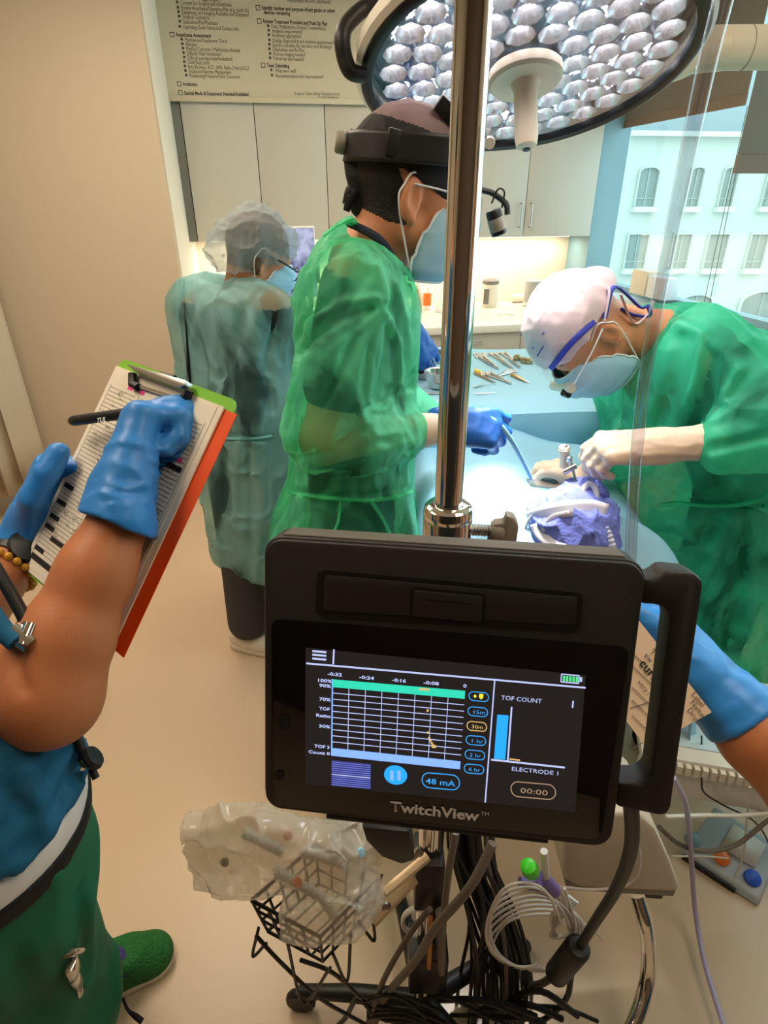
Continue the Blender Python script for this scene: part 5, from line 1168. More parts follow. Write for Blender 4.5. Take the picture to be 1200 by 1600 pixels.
# pen, watch, bracelet
pn = thing('marker_pen', clip(140, 657, -.03), 'black marker pen with white lettering in the blue-gloved writing hand', 'pen')
a, b = clip(112, 658, -.030), clip(240, 640, -.022); ax_ = (b - a); L_ = ax_.length
MB().lathe([(.0, .0), (.0045, 0), (.0062, .003), (.0065, .012), (.0065, L_ * .8), (.003, L_)], a, ax_, 16).build('barrel', 'black_plastic', pn); MB().lathe([(.0, -.006), (.0035, -.005), (.0048, .0), (.0, .0005)], a, ax_, 12).build('end_plug', 'steel', pn)
text('TUL', .0085, clip(151, 661, -.0375), ax_, -B_.cross(ax_) if B_.cross(ax_).z < 0 else B_.cross(ax_), 'mask_trim', pn, 'lettering', bold=.02)
wa = (wl - el2).normalized(); wc_ = wl - wa * .012
wt4 = thing('wristwatch', wc_, 'black wristwatch on the arm holding the clipboard', 'watch')
MB().lathe([(.031, -.013), (.0345, -.012), (.0345, .012), (.031, .013)], wc_, wa, 28, cap=False).build('strap', 'black_plastic', wt4)
nv = (CAM - wc_).normalized(); nv = (nv - wa * nv.dot(wa)).normalized()
MB().lathe([(.0, 0), (.021, 0), (.022, .003), (.020, .009), (.0, .010)], wc_ + nv * .031, nv, 28).build('case', 'lamp_rim', wt4)
br = thing('bead_bracelet', wl - wa * .035, 'yellow bead bracelet beside the black wristwatch', 'bracelet')
bx_, by_, _ = basis(wa)
for k in range(20):
    a = 2 * math.pi * k / 20; MB().sphere(wl - wa * .036 + (bx_ * math.cos(a) + by_ * math.sin(a)) * .036, .0054, 8, 6).build('bead', 'bead_yellow' if 'bead_yellow' in M else (defmat('bead_yellow', lin(206, 150, 40), rough=.35) or 'bead_yellow'), br)
# stethoscope
ste = thing('stethoscope', atd(40, 1000, .60), 'black stethoscope hanging in front of the teal scrub top', 'stethoscope')
MB().tube(spline([atd(-30, 850, .60), atd(10, 915, .59), atd(35, 960, .585), atd(48, 990, .58)], 6), .0062, 10).build('tubing', 'black_plastic', ste)
MB().tube(spline([atd(-20, 950, .56), atd(5, 985, .56), atd(25, 1003, .56)], 5), .0095, 10).build('yoke', 'scrub_teal', ste)
MB().tube([atd(20, 985, .565), atd(50, 1008, .565)], .0095, 12).build('binaural', 'chrome', ste); MB().tube([atd(34, 1008, .56), atd(48, 975, .57)], .007, 10).build('binaural', 'chrome', ste)
MB().tube(spline([atd(100, 1090, .66), atd(114, 1135, .66), atd(125, 1165, .66), atd(132, 1185, .66)], 5), .0050, 10).build('tubing', 'black_plastic', ste)
a = atd(137, 1186, .66); d = Vector((.75, .3, .5)).normalized()
MB().lathe([(.0, -.02), (.007, -.02), (.007, -.006), (.008, -.006)], a, d, 16).build('stem', 'chrome', ste); MB().lathe([(.0, -.004), (.013, -.004), (.014, .0), (.012, .004), (.0, .005)], a + Vector((.006, 0, .002)), d, 24).build('chest_piece', 'black_plastic', ste)
MB().tube([atd(143, 1200, .66), atd(150, 1216, .66)], .004, 8).build('earpiece', 'black_plastic', ste)
ky = thing('key_clip', atd(122, 1505, .66), 'small silver key clip at the pocket of the green trousers', 'keys')
for (x0, y0, x1, y1, r) in ((112, 1480, 126, 1478, .010), (116, 1495, 122, 1512, .012), (118, 1512, 130, 1530, .009), (128, 1528, 132, 1545, .006)):
    h0, h1 = hit(Fs, x0, y0), hit(Fs, x1, y1)
    if h0 is not None and h1 is not None: MB().tube([Vector(h0) + Vector((0, -.008, .004)), Vector(h1) + Vector((0, -.008, .004))], r, 8, flat=.5).build('metal_piece', 'steel', ky, bevel=.001)
MB().tube(spline([atz(192, 1560, .12), atz(200, 1578, .10), atz(212, 1588, .08), atz(222, 1596, .07)], 4), [.003, .003, .006, .006], 8).build('trouser_drawstring', 'waistband', p4)
# ------------------------------------------------------------------ arm reaching in from the right with a drug card
p5 = thing('person', (.75, .55, 0), 'bare forearm with blue glove reaching in from the right, rest out of view', 'person')
w5, h5, e5 = atd(1118, 1078, .80), atd(1052, 990, .82), atd(1290, 1262, .74)
Fa = SDF(*bounds([w5, e5], .075), .0045); Fa.cone(tuple(w5), tuple(w5.lerp(e5, .4)), .034, .047, .02); Fa.cone(tuple(w5.lerp(e5, .4)), tuple(e5), .047, .052, .02)
s5 = Vector((.80, .34, 1.30)); Fa5 = SDF((.45, .10, .0), (1.25, .72, 1.86), .009)
Fa5.cone(tuple(w5.lerp(e5, .6)), tuple(e5), .048, .050, .02); Fa5.cone(tuple(e5), tuple(s5), .050, .060, .03); Fa5.cone((1.02, .40, 1.36), (1.12, .50, 1.02), .055, .042, .03); Fa5.cone((1.12, .50, 1.02), (1.0, .62, .95), .042, .032, .03)
for x in (.86, .98): Fa5.chain([(x, .36, 1.34), (x, .36, 1.05), (x, .35, .88)], [.10, .095, .10], .05); Fa5.chain([(x, .35, .88), (x + .01, .35, .5), (x + .01, .34, .1)], [.085, .06, .045], .03); Fa5.cone((x, .32, .05), (x - .02, .48, .04), .045, .04, .02)
H5 = Head((.92, .42, 1.63), (-.45, .75, -.45), (-.1, .4, .9), 1.0); Fh5 = SDF(*bounds([H5.p(0, 0, 0), (.92, .36, 1.42)], .17), .006); H5.carve(Fh5, V3(.92, .37, 1.44)); Fh5.cone((.92, .37, 1.46), (.92, .36, 1.34), .06, .09, .03)
def pick5(c): l = H5.loc(c); return (((l[:, 2] > .045) | ((l[:, 1] < -.03) & (l[:, 2] > -.04))) & (c[:, 2] > 1.5)).astype(int)
sdf_build([Fa, Fa5, Fh5], 'body', ['skin_tan', 'hair'], p5, pick5)
Fs5 = SDF((.66, .14, .80), (1.20, .62, 1.48), .008)
for x in (.86, .98): Fs5.chain([(x, .36, 1.36), (x, .36, 1.05), (x, .35, .86)], [.118, .115, .122], .05)
Fs5.cone((.86, .36, 1.36), tuple(s5 + (e5 - s5) * .4), .08, .068, .04); Fs5.cone((1.0, .38, 1.36), (1.06, .44, 1.2), .08, .07, .04); Fs5.plane((0, 0, .86), (0, 0, -1)); Fs5.plane((0, 0, 1.43), (0, 0, 1)); Fs5.crumple(.008, (10, 10, 7), True, 3.0); Fs5.build('scrub_top', 'scrub_teal', p5)
Fs5 = SDF((.66, .14, .05), (1.20, .62, .95), .009)
for x in (.86, .98): Fs5.chain([(x, .35, .88), (x + .01, .35, .5), (x + .01, .34, .1)], [.115, .085, .07], .04)
Fs5.plane((0, 0, .90), (0, 0, 1)); Fs5.crumple(.008, (9, 9, 6), True, 6.0); Fs5.build('trousers', 'scrub_teal', p5)
for x in (.86, .98): shoe('shoe', (x, .29, 0), (x - .02, .53, 0), .095, p5, 'shoe_white')
f5 = (h5 - w5).normalized(); Hd = Hand(w5 + f5 * .012, f5, (.5, -.25, .8), -1, 1.1); Hs = SDF(*bounds([w5, w5 + f5 * .20, w5.lerp(e5, .3)], .085), .0032)
Hd.carve(Hs, [(20, 30, 20), (25, 35, 20), (30, 40, 25), (35, 45, 25)], [(.8, .5, -.5), (.9, .2, -.5), (.95, 0, -.4)], fat=.003); Hs.chain([tuple(w5 + f5 * .01), tuple(w5.lerp(e5, .16)), tuple(w5.lerp(e5, .27))], [.036, .042, .049], .02); Hs.plane(tuple(w5.lerp(e5, .27)), tuple(e5 - w5))
rg = (e5 - w5).normalized(); bx_, by_, _ = basis(rg)
for k in range(9):
    c = w5.lerp(e5, .02 + .028 * k); a0 = k * 1.3
    Hs.crease([tuple(c + (bx_ * math.cos(a) + by_ * math.sin(a)) * (.037 + k * .0012) + rg * .006 * math.sin(a * 2 + a0)) for a in np.linspace(0, 6.28, 22)], .0048, .0052)
Hs.crumple(.003, (30, 30, 30), True, 11.2); Hs.build('glove', 'nitrile', p5)
cd = [atd(1000, 972, .74), atd(1112, 1113, .74), atd(1010, 1168, .72), atd(905, 1030, .72)]
card = thing('drug_card', cd[2], 'cream drug label card held in the blue glove behind the monitor handle', 'card')
MB().add(cd + [p + Vector((0, .0012, 0)) for p in cd], [(0, 1, 2, 3), (7, 6, 5, 4), (0, 4, 5, 1), (1, 5, 6, 2), (2, 6, 7, 3), (3, 7, 4, 0)]).build('card_sheet', 'card_cream' if 'card_cream' in M else (defmat('card_cream', lin(228, 200, 168), rough=.7) or 'card_cream'), card, smooth=0)
ru = (cd[1] - cd[0]).normalized(); rn = (cd[3] - cd[0]); rn = (rn - ru * rn.dot(ru)).normalized(); nn = ru.cross(-rn)
def cardp(px, py, lift=.0008): 
    n_ = ru.cross(rn).normalized(); r_ = ray(px, py); t = (cd[0] - CAM).dot(n_) / r_.dot(n_); return CAM + r_ * (t * .998)
def cline(x0, y0, x1, y1, m='ink_grey', w=.0010): MB().tube([cardp(x0, y0), cardp(x1, y1)], w / 2, 4).build('card_line', m, card)
for y in (1024, 1044, 1078, 1098, 1122): cline(988, y - 4, 1020, y + 27)
cline(985, 1106, 1012, 1098); cline(985, 1172, 1005, 1160)
text('curonium', .0165, cardp(998, 1037), ru, -rn, 'ink', card, 'lettering', bold=.02); text('TO', .011, cardp(1015, 1018), ru, -rn, 'ink', card, 'lettering'); text('ew -', .010, cardp(1006, 1024), ru, -rn, 'ink_grey', card, 'lettering'); text('very / Dose', .009, cardp(996, 1066), ru, -rn, 'ink_grey', card, 'lettering')
for s, x, y in (('Label', 1080, 1085), ('Name', 1078, 1098), ('Drugs', 1073, 1110)): text(s, .010, cardp(x, y), ru, -rn, 'ink_grey', card, 'lettering')
# ================================================================== operating table, drape, patient
defmat('drape', lin(150, 200, 224), rough=0.7, noise=.04, nscale=8, translu=.1)
defmat('drape_edge', lin(196, 216, 226), rough=0.7)
defmat('towel_blue', lin(112, 122, 206), rough=0.8, bump=.3, bscale=160)
defmat('gauze', lin(238, 236, 238), rough=0.85, bump=.3, bscale=300)
defmat('tape', lin(226, 222, 232), rough=0.6, sheer=.18)
defmat('table_pad', lin(60, 66, 74), rough=0.5)
ot = thing('operating_table', (.36, 1.9, 0), 'operating table under the blue drape, mostly hidden', 'table')
MB().box((.14, 1.02, .80), (.60, 2.75, .86)).build('table_top', 'table_pad', ot, bevel=.01); MB().box((.28, 1.7, .05), (.46, 2.1, .80)).build('column', 'white_plastic', ot, bevel=.01); MB().box((.12, 1.5, .0), (.62, 2.3, .06)).build('base', 'white_plastic', ot, bevel=.01)
pt_ = thing('patient', (.37, 1.3, .87), 'patient lying under the drape with head wrapped in blue towel and white tape', 'person')
Fb = SDF((.08, .98, .84), (.68, 2.75, 1.16), .009); hc = at(893, 822, 1.17)
Fb.ell(hc, (.078, .085, .076), None, .02); Fb.cone(hc + Vector((0, .06, -.02)), (.37, 1.36, .90), .055, .05, .03)
for x in (.27, .47): Fb.chain([(x, 1.42, .895), (x, 1.75, .89), (x + (.0), 2.1, .89)], [.07, .075, .07], .05); Fb.chain([(x, 2.1, .91), (x, 2.66, .90)], [.075, .05], .04)
Fb.cone(hc + Vector((0, .06, .055)), hc + Vector((0, .075, .064)), .012, .010, .02)
Fb.build('body', 'skin', pt_)
Fw = SDF(*bounds([hc], .16), .0030); Fw.ell(hc, (.096, .100, .094), None, 0); Fw.ell(hc + Vector((.01, -.03, -.03)), (.09, .085, .075), None, .03)
Fw.plane(tuple(hc + Vector((0, .045, 0))), (0, 1, .25)); Fw.crumple(.014, (24, 9, 12), True, 3.9, pw=3); Fw.crumple(.006, (40, 30, 30), True, 1.9, pw=3)
wrap = Fw.build('head_towel', 'towel_blue', pt_)
Fw2 = SDF(*bounds([hc + Vector((.03, .06, .05))], .10), .003); Fw2.ell(hc + Vector((.035, .055, .055)), (.055, .030, .030), None, 0); Fw2.crumple(.014, (26, 26, 26), True, 8.9, pw=2); Fw2.build('forehead_towel', 'towel_blue', pt_)
strap([(826, 812), (850, 802), (885, 795), (920, 793), (948, 800)], .034, 'tape_band', 'tape', pt_, f=Fw); strap([(836, 818), (842, 832), (862, 850), (892, 862)], .022, 'tape_band', 'tape', pt_, f=Fw); strap([(848, 830), (862, 808), (890, 800)], .008, 'tape_band', 'tape', pt_, f=Fw)
gz = SDF(*bounds([at(850, 785, 1.22), at(905, 775, 1.24)], .08), .0034)
for px, py, r in ((834, 812, .026), (848, 794, .028), (868, 782, .028), (886, 774, .024), (900, 772, .018)): gz.ell(at(px, py, 1.20), (r, r * .8, r * .7), None, .02)
gz.crumple(.010, (30, 30, 30), True, 5.5, pw=2); gz.build('gauze', 'gauze', pt_)
for pth, r in (([(818, 838), (826, 812), (842, 796), (862, 786), (885, 778)], .0024), ([(812, 855), (822, 820), (838, 800), (868, 788)], .0018)):
    MB().tube(spline([at(x, y, 1.155) for x, y in pth], 5), r, 6).build('line_tube', 'mask_trim', pt_)
# breathing tube
bt_ = thing('breathing_tube', at(945, 815, 1.09), 'clear corrugated breathing tube running over the wrapped head', 'tube')
cp_ = spline([at(931, 795, 1.125), at(940, 810, 1.105), at(950, 835, 1.085), at(958, 862, 1.07), at(962, 890, 1.06)], 8); rr_ = [(.0098 if i % 2 else .0075) for i in range(len(cp_))]
MB().tube(cp_, rr_, 12).build('corrugated_hose', 'clear_film2' if 'clear_film2' in M else (defmat('clear_film2', lin(226, 226, 236), rough=.25, alpha=.6) or 'clear_film2'), bt_)
MB().tube(spline([at(912, 790, 1.15), at(910, 768, 1.17), at(920, 756, 1.18), at(930, 764, 1.17), at(932, 782, 1.15), at(931, 797, 1.13)], 6), .0065, 12).build('nasal_tube', 'clear_film2', bt_)
# drape over patient and table
def dz(x, y):
    b = .965 + .045 * math.exp(-((x - .36) / .16) ** 2) * (1 if y > 1.3 else max(0, 1 - ((1.3 - y) / .25)))
    e = 0
    if x > .56: e = min(.42, ((x - .56) / .14) ** 2 * .16 + max(0, x - .70) * 3.2)
    if x < .13: e = min(.6, ((.13 - x) / .08) ** 2 * .16)
    f = .010 * math.sin(9 * x + 14 * y) + .008 * math.sin(23 * x - 8 * y + 1) + .006 * math.sin(31 * y + 5 * x)
    if y < 1.16: e += ((1.16 - y) / .12) ** 2 * .09
    return b - e + f
rows = []
xs = list(np.linspace(.02, .60, 52)) + list(np.linspace(.61, .77, 22))
for y in np.linspace(1.03, 2.75, 110):
    rows.append([Vector((x - .05 * max(0, x - .62) , y + (.05 * math.sin(x * 30 + y * 9) * max(0, x - .60)), dz(x, y))) for x in xs])
MB().grid(rows).build('patient_drape', 'drape', solid=.0015); tag(bpy.data.objects['patient_drape'], 'blue surgical drape spread over the patient and table', 'drape')
# ================================================================== retractor and scope in the hands
rt = thing('retractor', at(895, 740, 1.22), 'slim steel retractor with round pink-tipped end held at the patient face', 'instrument')
MB().tube([at(884, 696, 1.27), at(893, 725, 1.25), at(903, 768, 1.22)], .0035, 10).build('shaft', 'steel', rt); MB().tube([at(880, 738, 1.24), at(900, 728, 1.24)], .0065, 10).build('cross_grip', 'steel', rt); MB().lathe([(.0, 0), (.006, .001), (.0065, .012), (.004, .014)], at(889, 722, 1.25), (0, 0, 1), 12).build('collar', 'steel', rt)
ti = at(881, 700, 1.27)
MB().lathe([(.0, .004), (.011, .003), (.013, -.003), (.012, -.016), (.009, -.03), (.011, -.05)], ti, (-.2, -.2, .95), 20).build('thumb_end', 'latex', rt); MB().lathe([(.0122, -.002), (.0135, -.001), (.0122, .0)], ti, (-.2, -.2, .95), 20).build('end_ring', 'steel', rt)
# ================================================================== instrument table
TZ = 1.07
tA, tB = atz(560, 640, TZ), atz(945, 622, TZ)
it = thing('instrument_table', (.30, 2.05, 0), 'blue-draped instrument table standing across behind the patient', 'table')
TX0, TX1, TY0, TY1 = -.02, .735, 1.66, 2.50
def itop(x, y): return TZ + .004 * math.sin(11 * x + 5 * y) + .003 * math.sin(24 * y - 9 * x)
rows = []
for y in np.linspace(TY0 + .0, TY1, 50): rows.append([Vector((x, y, itop(x, y))) for x in np.linspace(TX0, TX1, 60)])
fr = []
for k, z in enumerate(np.linspace(0, 1, 14)):
    fr.append([Vector((x, TY0 - .012 * math.sin(min(1, z * 3) * 1.57) - .010 * z * math.sin(x * 26 + z * 2), itop(x, TY0) - (.185 + .02 * math.sin(x * 9)) * z)) for x in np.linspace(TX0, TX1, 60)])
cloth = MB().grid(fr[::-1] + rows[1:])
sd = []
for z in np.linspace(0, 1, 12): sd.append([Vector((TX1 + .012 * math.sin(min(1, z * 3) * 1.57) + .016 * z * math.sin(y * 24 + z), y, itop(TX1, y) - (.21 + .05 * math.sin(y * 7)) * z)) for y in np.linspace(TY0, TY1, 50)])
cloth.grid(sd); cloth.build('table_drape', 'drape', it, solid=.0015)
MB().box((TX0 + .02, TY0 + .02, TZ - .035), (TX1 - .02, TY1 - .02, TZ - .012)).build('table_top', 'steel', it)
for x, y in ((TX0 + .04, TY1 - .05), (TX1 - .05, TY1 - .05)): MB().tube([(x, y, TZ - .03), (x, y, .05)], .016, 12).build('leg', 'steel', it)
MB().tube([(TX0 + .04, TY1 - .05, .06), (TX1 - .05, TY1 - .05, .06)], .018, 12).build('foot_bar', 'steel', it)
def on(px, py, dz_=.006): p = atz(px, py, TZ); return Vector((p.x, p.y, itop(p.x, p.y) + dz_))
defmat('inst_gold', lin(190, 168, 130), rough=.3, metal=.9); defmat('yellow', lin(238, 196, 40), rough=.5)
def forceps(name, a, b, spread, label, group, m='steel', ring=True):
    A, B = on(*a), on(*b); d = (B - A); L = d.length; d.normalize(); s_ = Vector((-d.y, d.x, 0)) ; t = thing(name, A, label, 'instrument', group)
    piv = A.lerp(B, .62)
    for sg in (1, -1):
        MB().tube(spline([A + s_ * sg * spread, A.lerp(piv, .5) + s_ * sg * spread * .9, piv + s_ * sg * .002, B - s_ * sg * .002], 5), [.0046, .0046, .005, .003], 7).build('arm', m, t)
        if ring:
            c = A + s_ * sg * spread - d * .010; MB().tube([c + (s_ * math.cos(k) + d * math.sin(k)) * .0115 for k in np.linspace(0, 6.2832, 17)], .0026, 6, cap=False).build('finger_ring', m, t)
    MB().lathe([(.0, -.004), (.005, -.004), (.005, .005), (.0, .006)], piv, (0, 0, 1), 10).build('pivot', m, t); return t
GI = 'steel instruments laid out on the blue table'
for k, (a, b, sp_, lb) in enumerate([((750, 556), (768, 572), .012, 'steel ring-handled clamp at the far left of the instrument row'), ((769, 555), (800, 576), .010, 'steel pliers second from the chrome pole in the far row'), ((786, 553), (812, 574), .010, 'steel extraction pliers in the middle of the far row'), ((762, 590), (798, 602), .012, 'steel ring-handled needle holder in the near row'), ((752, 562), (778, 578), .009, 'slender steel pliers lying next to the far left clamp'), ((797, 584), (775, 594), .008, 'short dark pliers between the two instrument rows')]):
    forceps('surgical_pliers', a, b, sp_, lb, GI)
for k, (a, b, r, m, lb) in enumerate([((741, 588), (768, 600), .006, 'inst_gold', 'gold-handled elevator in the near row by the pole'), ((798, 590), (820, 598), .0075, 'inst_gold', 'thick bronze handle right of the near row'), ((742, 582), (756, 590), .006, 'yellow', 'yellow-handled scaler beside the pole'), ((740, 607), (757, 604), .003, 'steel', 'thin steel probe nearest the front by the pole'), ((742, 617), (764, 617), .0022, 'steel', 'thin needle lying near the front edge of the table'), ((836, 562), (852, 576), .006, 'inst_gold', 'flat steel retractor under the white cap')]):
    t = thing('hand_instrument', on(*a), lb, 'instrument', GI); A, B = on(*a), on(*b); MB().tube([A, A.lerp(B, .15), A.lerp(B, .6), B], [r * .8, r, r * .9, r * .45], 10).build('handle', m, t); d = (B - A).normalized(); MB().tube([B, B + d * .022], [r * .4, r * .25], 8).build('tip', 'steel', t)
for k, (px, py) in enumerate(((808, 562), (818, 565), (826, 566))):
    o = MB().lathe([(.0, -.006), (.012, -.005), (.015, .004), (.012, .014), (.0, .017)], on(px, py, .006), (0, 0, 1), 16).build('metal_cup', 'inst_gold'); tag(o, ('round bronze cup, left of three in the far row', 'round bronze cup in the middle of three cups', 'round bronze cup nearest the white cap')[k], 'cup', 'bronze cups in the instrument row')
bw = MB().lathe([(.0, .0), (.026, .001), (.040, .025), (.046, .052), (.048, .054), (.044, .052), (.037, .026), (.0, .006)], on(684, 606, .003), (0, 0, 1), 28).build('steel_bowl', 'steel'); tag(bw, 'small round steel bowl under the syringe', 'bowl')
bw2 = MB().lathe([(.0, .0), (.040, .001), (.052, .018), (.055, .024), (.050, .022), (.038, .005)], on(666, 588, .003), (0, 0, 1), 28).build('kidney_dish', 'steel'); tag(bw2, 'shallow steel dish behind the round bowl', 'dish')
tr = thing('instrument_tray', on(672, 568), 'steel tray full of small instruments behind the bowl', 'tray'); c = on(680, 565, 0)
MB().box((c.x - .09, c.y - .06, TZ + .002), (c.x + .07, c.y + .07, TZ + .008)).build('tray_base', 'steel', tr)
for lo, hi in (((c.x - .09, c.y - .06), (c.x + .07, c.y - .056)), ((c.x - .09, c.y + .066), (c.x + .07, c.y + .07)), ((c.x + .066, c.y - .06), (c.x + .07, c.y + .07))): MB().box((*lo, TZ + .006), (*hi, TZ + .03)).build('tray_rim', 'steel', tr)
for k in range(7): t0 = Vector((c.x - .06 + k * .018, c.y - .03 + .012 * (k % 3), TZ + .014)); MB().tube([t0, t0 + Vector((.02, .05, .004))], .004, 7).build('small_tool', 'inst_gold' if k % 2 else 'steel', tr)
sc_ = thing('scalpel', on(668, 614), 'dark-tipped scalpel lying at the front edge of the instrument table', 'instrument'); MB().tube([on(664, 614), on(694, 614)], .0045, 8, flat=.5).build('handle', 'brushed', sc_); MB().tube([on(660, 614), on(666, 614)], .005, 8, flat=.5).build('blade_guard', 'black_plastic', sc_)
# ================================================================== things on the back worktop
def oc(px, py): p = atz(px, py, CT); return Vector((p.x, p.y, CT))
defmat('bottle_white', lin(226, 216, 196), rough=.4); defmat('lid_grey', lin(120, 116, 110), rough=.5); defmat('orange_label', lin(238, 120, 40), rough=.6); defmat('pink_liquid', lin(240, 180, 150), rough=.2, alpha=.75); defmat('blue_logo', lin(80, 150, 200), rough=.5)
t = thing('wipes_tub', oc(764, 478), 'white wipes tub with grey domed lid on the back worktop', 'tub'); c = oc(764, 479)
MB().lathe([(.0, .0), (.052, .0), (.056, .006), (.056, .15), (.052, .155), (.0, .155)], c, (0, 0, 1), 28).build('tub', 'bottle_white', t); MB().lathe([(.056, .155), (.060, .160), (.058, .176), (.04, .186), (.0, .188)], c, (0, 0, 1), 28).build('lid', 'lid_grey', t); d_ = (CAM - c); d_.z = 0; d_.normalize()
MB().obox(c + d_ * .052 + Vector((-.025, 0, .075)), (.018, .006, .05), (Vector((d_.y, -d_.x, 0)) * -1, d_, (0, 0, 1))).build('label_panel', 'lid_grey', t)
t = thing('dispenser', oc(832, 476), 'grey-white cylindrical dispenser beside the white cap', 'dispenser'); c = oc(832, 478)
MB().lathe([(.0, 0), (.066, 0), (.068, .004), (.068, .17), (.064, .174), (.0, .174)], c, (0, 0, 1), 32).build('body', 'dispenser_grey' if 'dispenser_grey' in M else (defmat('dispenser_grey', lin(176, 176, 172), rough=.45) or 'dispenser_grey'), t); MB().lathe([(.069, .008), (.070, .012), (.069, .03)], c, (0, 0, 1), 32).build('foot_ring', 'white_plastic', t)
for px, py, r, lb in ((800, 468, .04, 'cream paper roll lying behind the wipes tub'), (808, 472, .03, 'small cream roll beside the grey dispenser')):
    c = oc(px, py) + Vector((-.05, -.02, 0)); o = MB().lathe([(.012, 0), (r, 0), (r, .10), (.012, .10)], c + Vector((0, 0, r)), (1, .1, 0), 24).build('paper_roll', 'bottle_white'); tag(o, lb, 'roll')
t = thing('glove_box', oc(878, 476), 'rounded white dispenser with blue logo near the window column', 'dispenser'); c = oc(885, 478) + Vector((0, .08, 0))
MB().obox(c + Vector((0, 0, .085)), (.10, .07, .085), (UD, Vector((-UD.y, UD.x, 0)), (0, 0, 1))).build('body', 'bottle_white', t, bevel=.03); MB().obox(c + Vector((.005, -.072, .12)), (.045, .003, .012), (UD, Vector((-UD.y, UD.x, 0)), (0, 0, 1))).build('logo_patch', 'blue_logo', t, bevel=.002)
t = thing('bottle', oc(640, 484), 'clear bottle of pink liquid with white cap on the back worktop', 'bottle'); c = oc(652, 488)
MB().lathe([(.0, 0), (.034, 0), (.036, .005), (.036, .10), (.020, .13), (.014, .14), (.014, .155), (.0, .155)], c, (0, 0, 1), 22).build('body', 'pink_liquid', t); MB().lathe([(.0, .155), (.016, .155), (.016, .175), (.008, .18), (.006, .205), (.0, .205)], c, (0, 0, 1), 16).build('cap', 'white_plastic', t)
t = thing('bottle', oc(664, 480), 'white bottle with orange label next to the pink bottle', 'bottle'); c = oc(667, 484)
MB().lathe([(.0, 0), (.026, 0), (.028, .004), (.028, .12), (.014, .135), (.014, .15), (.0, .15)], c, (0, 0, 1), 20).build('body', 'white_plastic', t); MB().lathe([(.0285, .03), (.029, .032), (.029, .11), (.0285, .112)], c, (0, 0, 1), 20, cap=False).build('label_wrap', 'orange_label', t)
t = thing('plastic_cup', oc(684, 484), 'small clear plastic cup beside the orange-labelled bottle', 'cup'); MB().lathe([(.0, .0), (.024, .0), (.030, .06), (.0285, .06), (.022, .004)], oc(685, 488), (0, 0, 1), 18).build('cup_wall', 'clear_tube', t)
o = MB().obox(oc(838, 492) + Vector((0, 0, .005)), (.045, .035, .005), (UD, Vector((-UD.y, UD.x, 0)), (0, 0, 1))).build('phone_stand', 'black_plastic', bevel=.003); tag(o, 'small black flat device on the worktop edge', 'device')
o = MB().obox(oc(790, 492) + Vector((0, 0, .003)), (.05, .012, .003), (UD, Vector((-UD.y, UD.x, 0)), (0, 0, 1))).build('paper_slip', 'paper'); tag(o, 'small paper slip lying on the white worktop', 'paper')
# monitor with an x-ray picture behind the assistant
xr = thing('xray_screen', at(470, 440, 3.3), 'slim screen showing a bluish x-ray behind the assistant', 'screen'); c = at(468, 410, 3.35)
defmat('xray', (0, 0, 0), rough=.3, emit=lin(170, 180, 220), estr=.75)
def xraymat():
    m = M['xray']; nt = m.node_tree; b = nt.nodes['Principled BSDF']; n = nt.nodes.new('ShaderNodeTexNoise'); n.inputs['Scale'].default_value = 14; tc = nt.nodes.new('ShaderNodeTexCoord'); nt.links.new(tc.outputs['Object'], n.inputs['Vector'])
    cr = nt.nodes.new('ShaderNodeValToRGB'); cr.color_ramp.elements[0].position = .35; cr.color_ramp.elements[0].color = lin(70, 74, 120); cr.color_ramp.elements[1].position = .62; cr.color_ramp.elements[1].color = lin(196, 200, 232)
    nt.links.new(n.outputs['Fac'], cr.inputs[0]); nt.links.new(cr.outputs[0], b.inputs['Emission Color'])
xraymat()
yv = Vector((-UD.y, UD.x, 0)); MB().obox(c, (.085, .008, .17), (UD, yv, (0, 0, 1))).build('frame', 'white_plastic', xr, bevel=.004); MB().obox(c - yv * .009, (.080, .001, .162), (UD, yv, (0, 0, 1))).build('display', 'xray', xr); MB().obox(c + UD * .09 - yv * .01 - Vector((0, 0, .02)), (.010, .004, .08), (UD, yv, (0, 0, 1))).build('side_bar', 'black_plastic', xr); MB().tube([c - Vector((0, 0, .16)), Vector((c.x, c.y, CT * 0 + .92))], .02, 12).build('stand', 'white_plastic', xr)
MB().tube([(c.x, c.y, .0), (c.x, c.y, .92)], .02, 12).build('floor_post', 'white_plastic', xr)
MB().obox(Vector((c.x, c.y, .008)), (.08, .06, .008), (UD, yv, (0, 0, 1))).build('stand_foot', 'white_plastic', xr)
# window-sill boxes
for k, (px0, px1, py, hh_, dx, lb) in enumerate(((988, 1020, 475, .14, 0, 'cream box on the window sill behind the white cap'), (1014, 1046, 484, .12, 0, 'pale blue glove box on the window sill beside the cream box'))):
    c = atu(px0 + 14, py, UR - .06); c.z = 1.075
    t = MB().obox(c + Vector((0, 0, hh_ / 2)), (.05, .085, hh_ / 2), (UD, yv, (0, 0, 1))).build('sill_box', ('bottle_white', 'mask_trim')[k], bevel=.004); tag(t, lb, 'box')
# red waste bin behind the surgeon
rb = thing('waste_bin', (-.37, 2.34, 0), 'red waste bin partly hidden between the two gowned people', 'bin'); defmat('red', lin(176, 20, 30), rough=.4)
MB().prism(rrect(.22, .26, .03, 4), .92, (-.37, 2.34, .0), h0=.02).build('bin_body', 'red', rb, bevel=.006); MB().prism(rrect(.23, .27, .03, 4), .96, (-.37, 2.34, .0), h0=.92).build('lid', 'red', rb, bevel=.006)
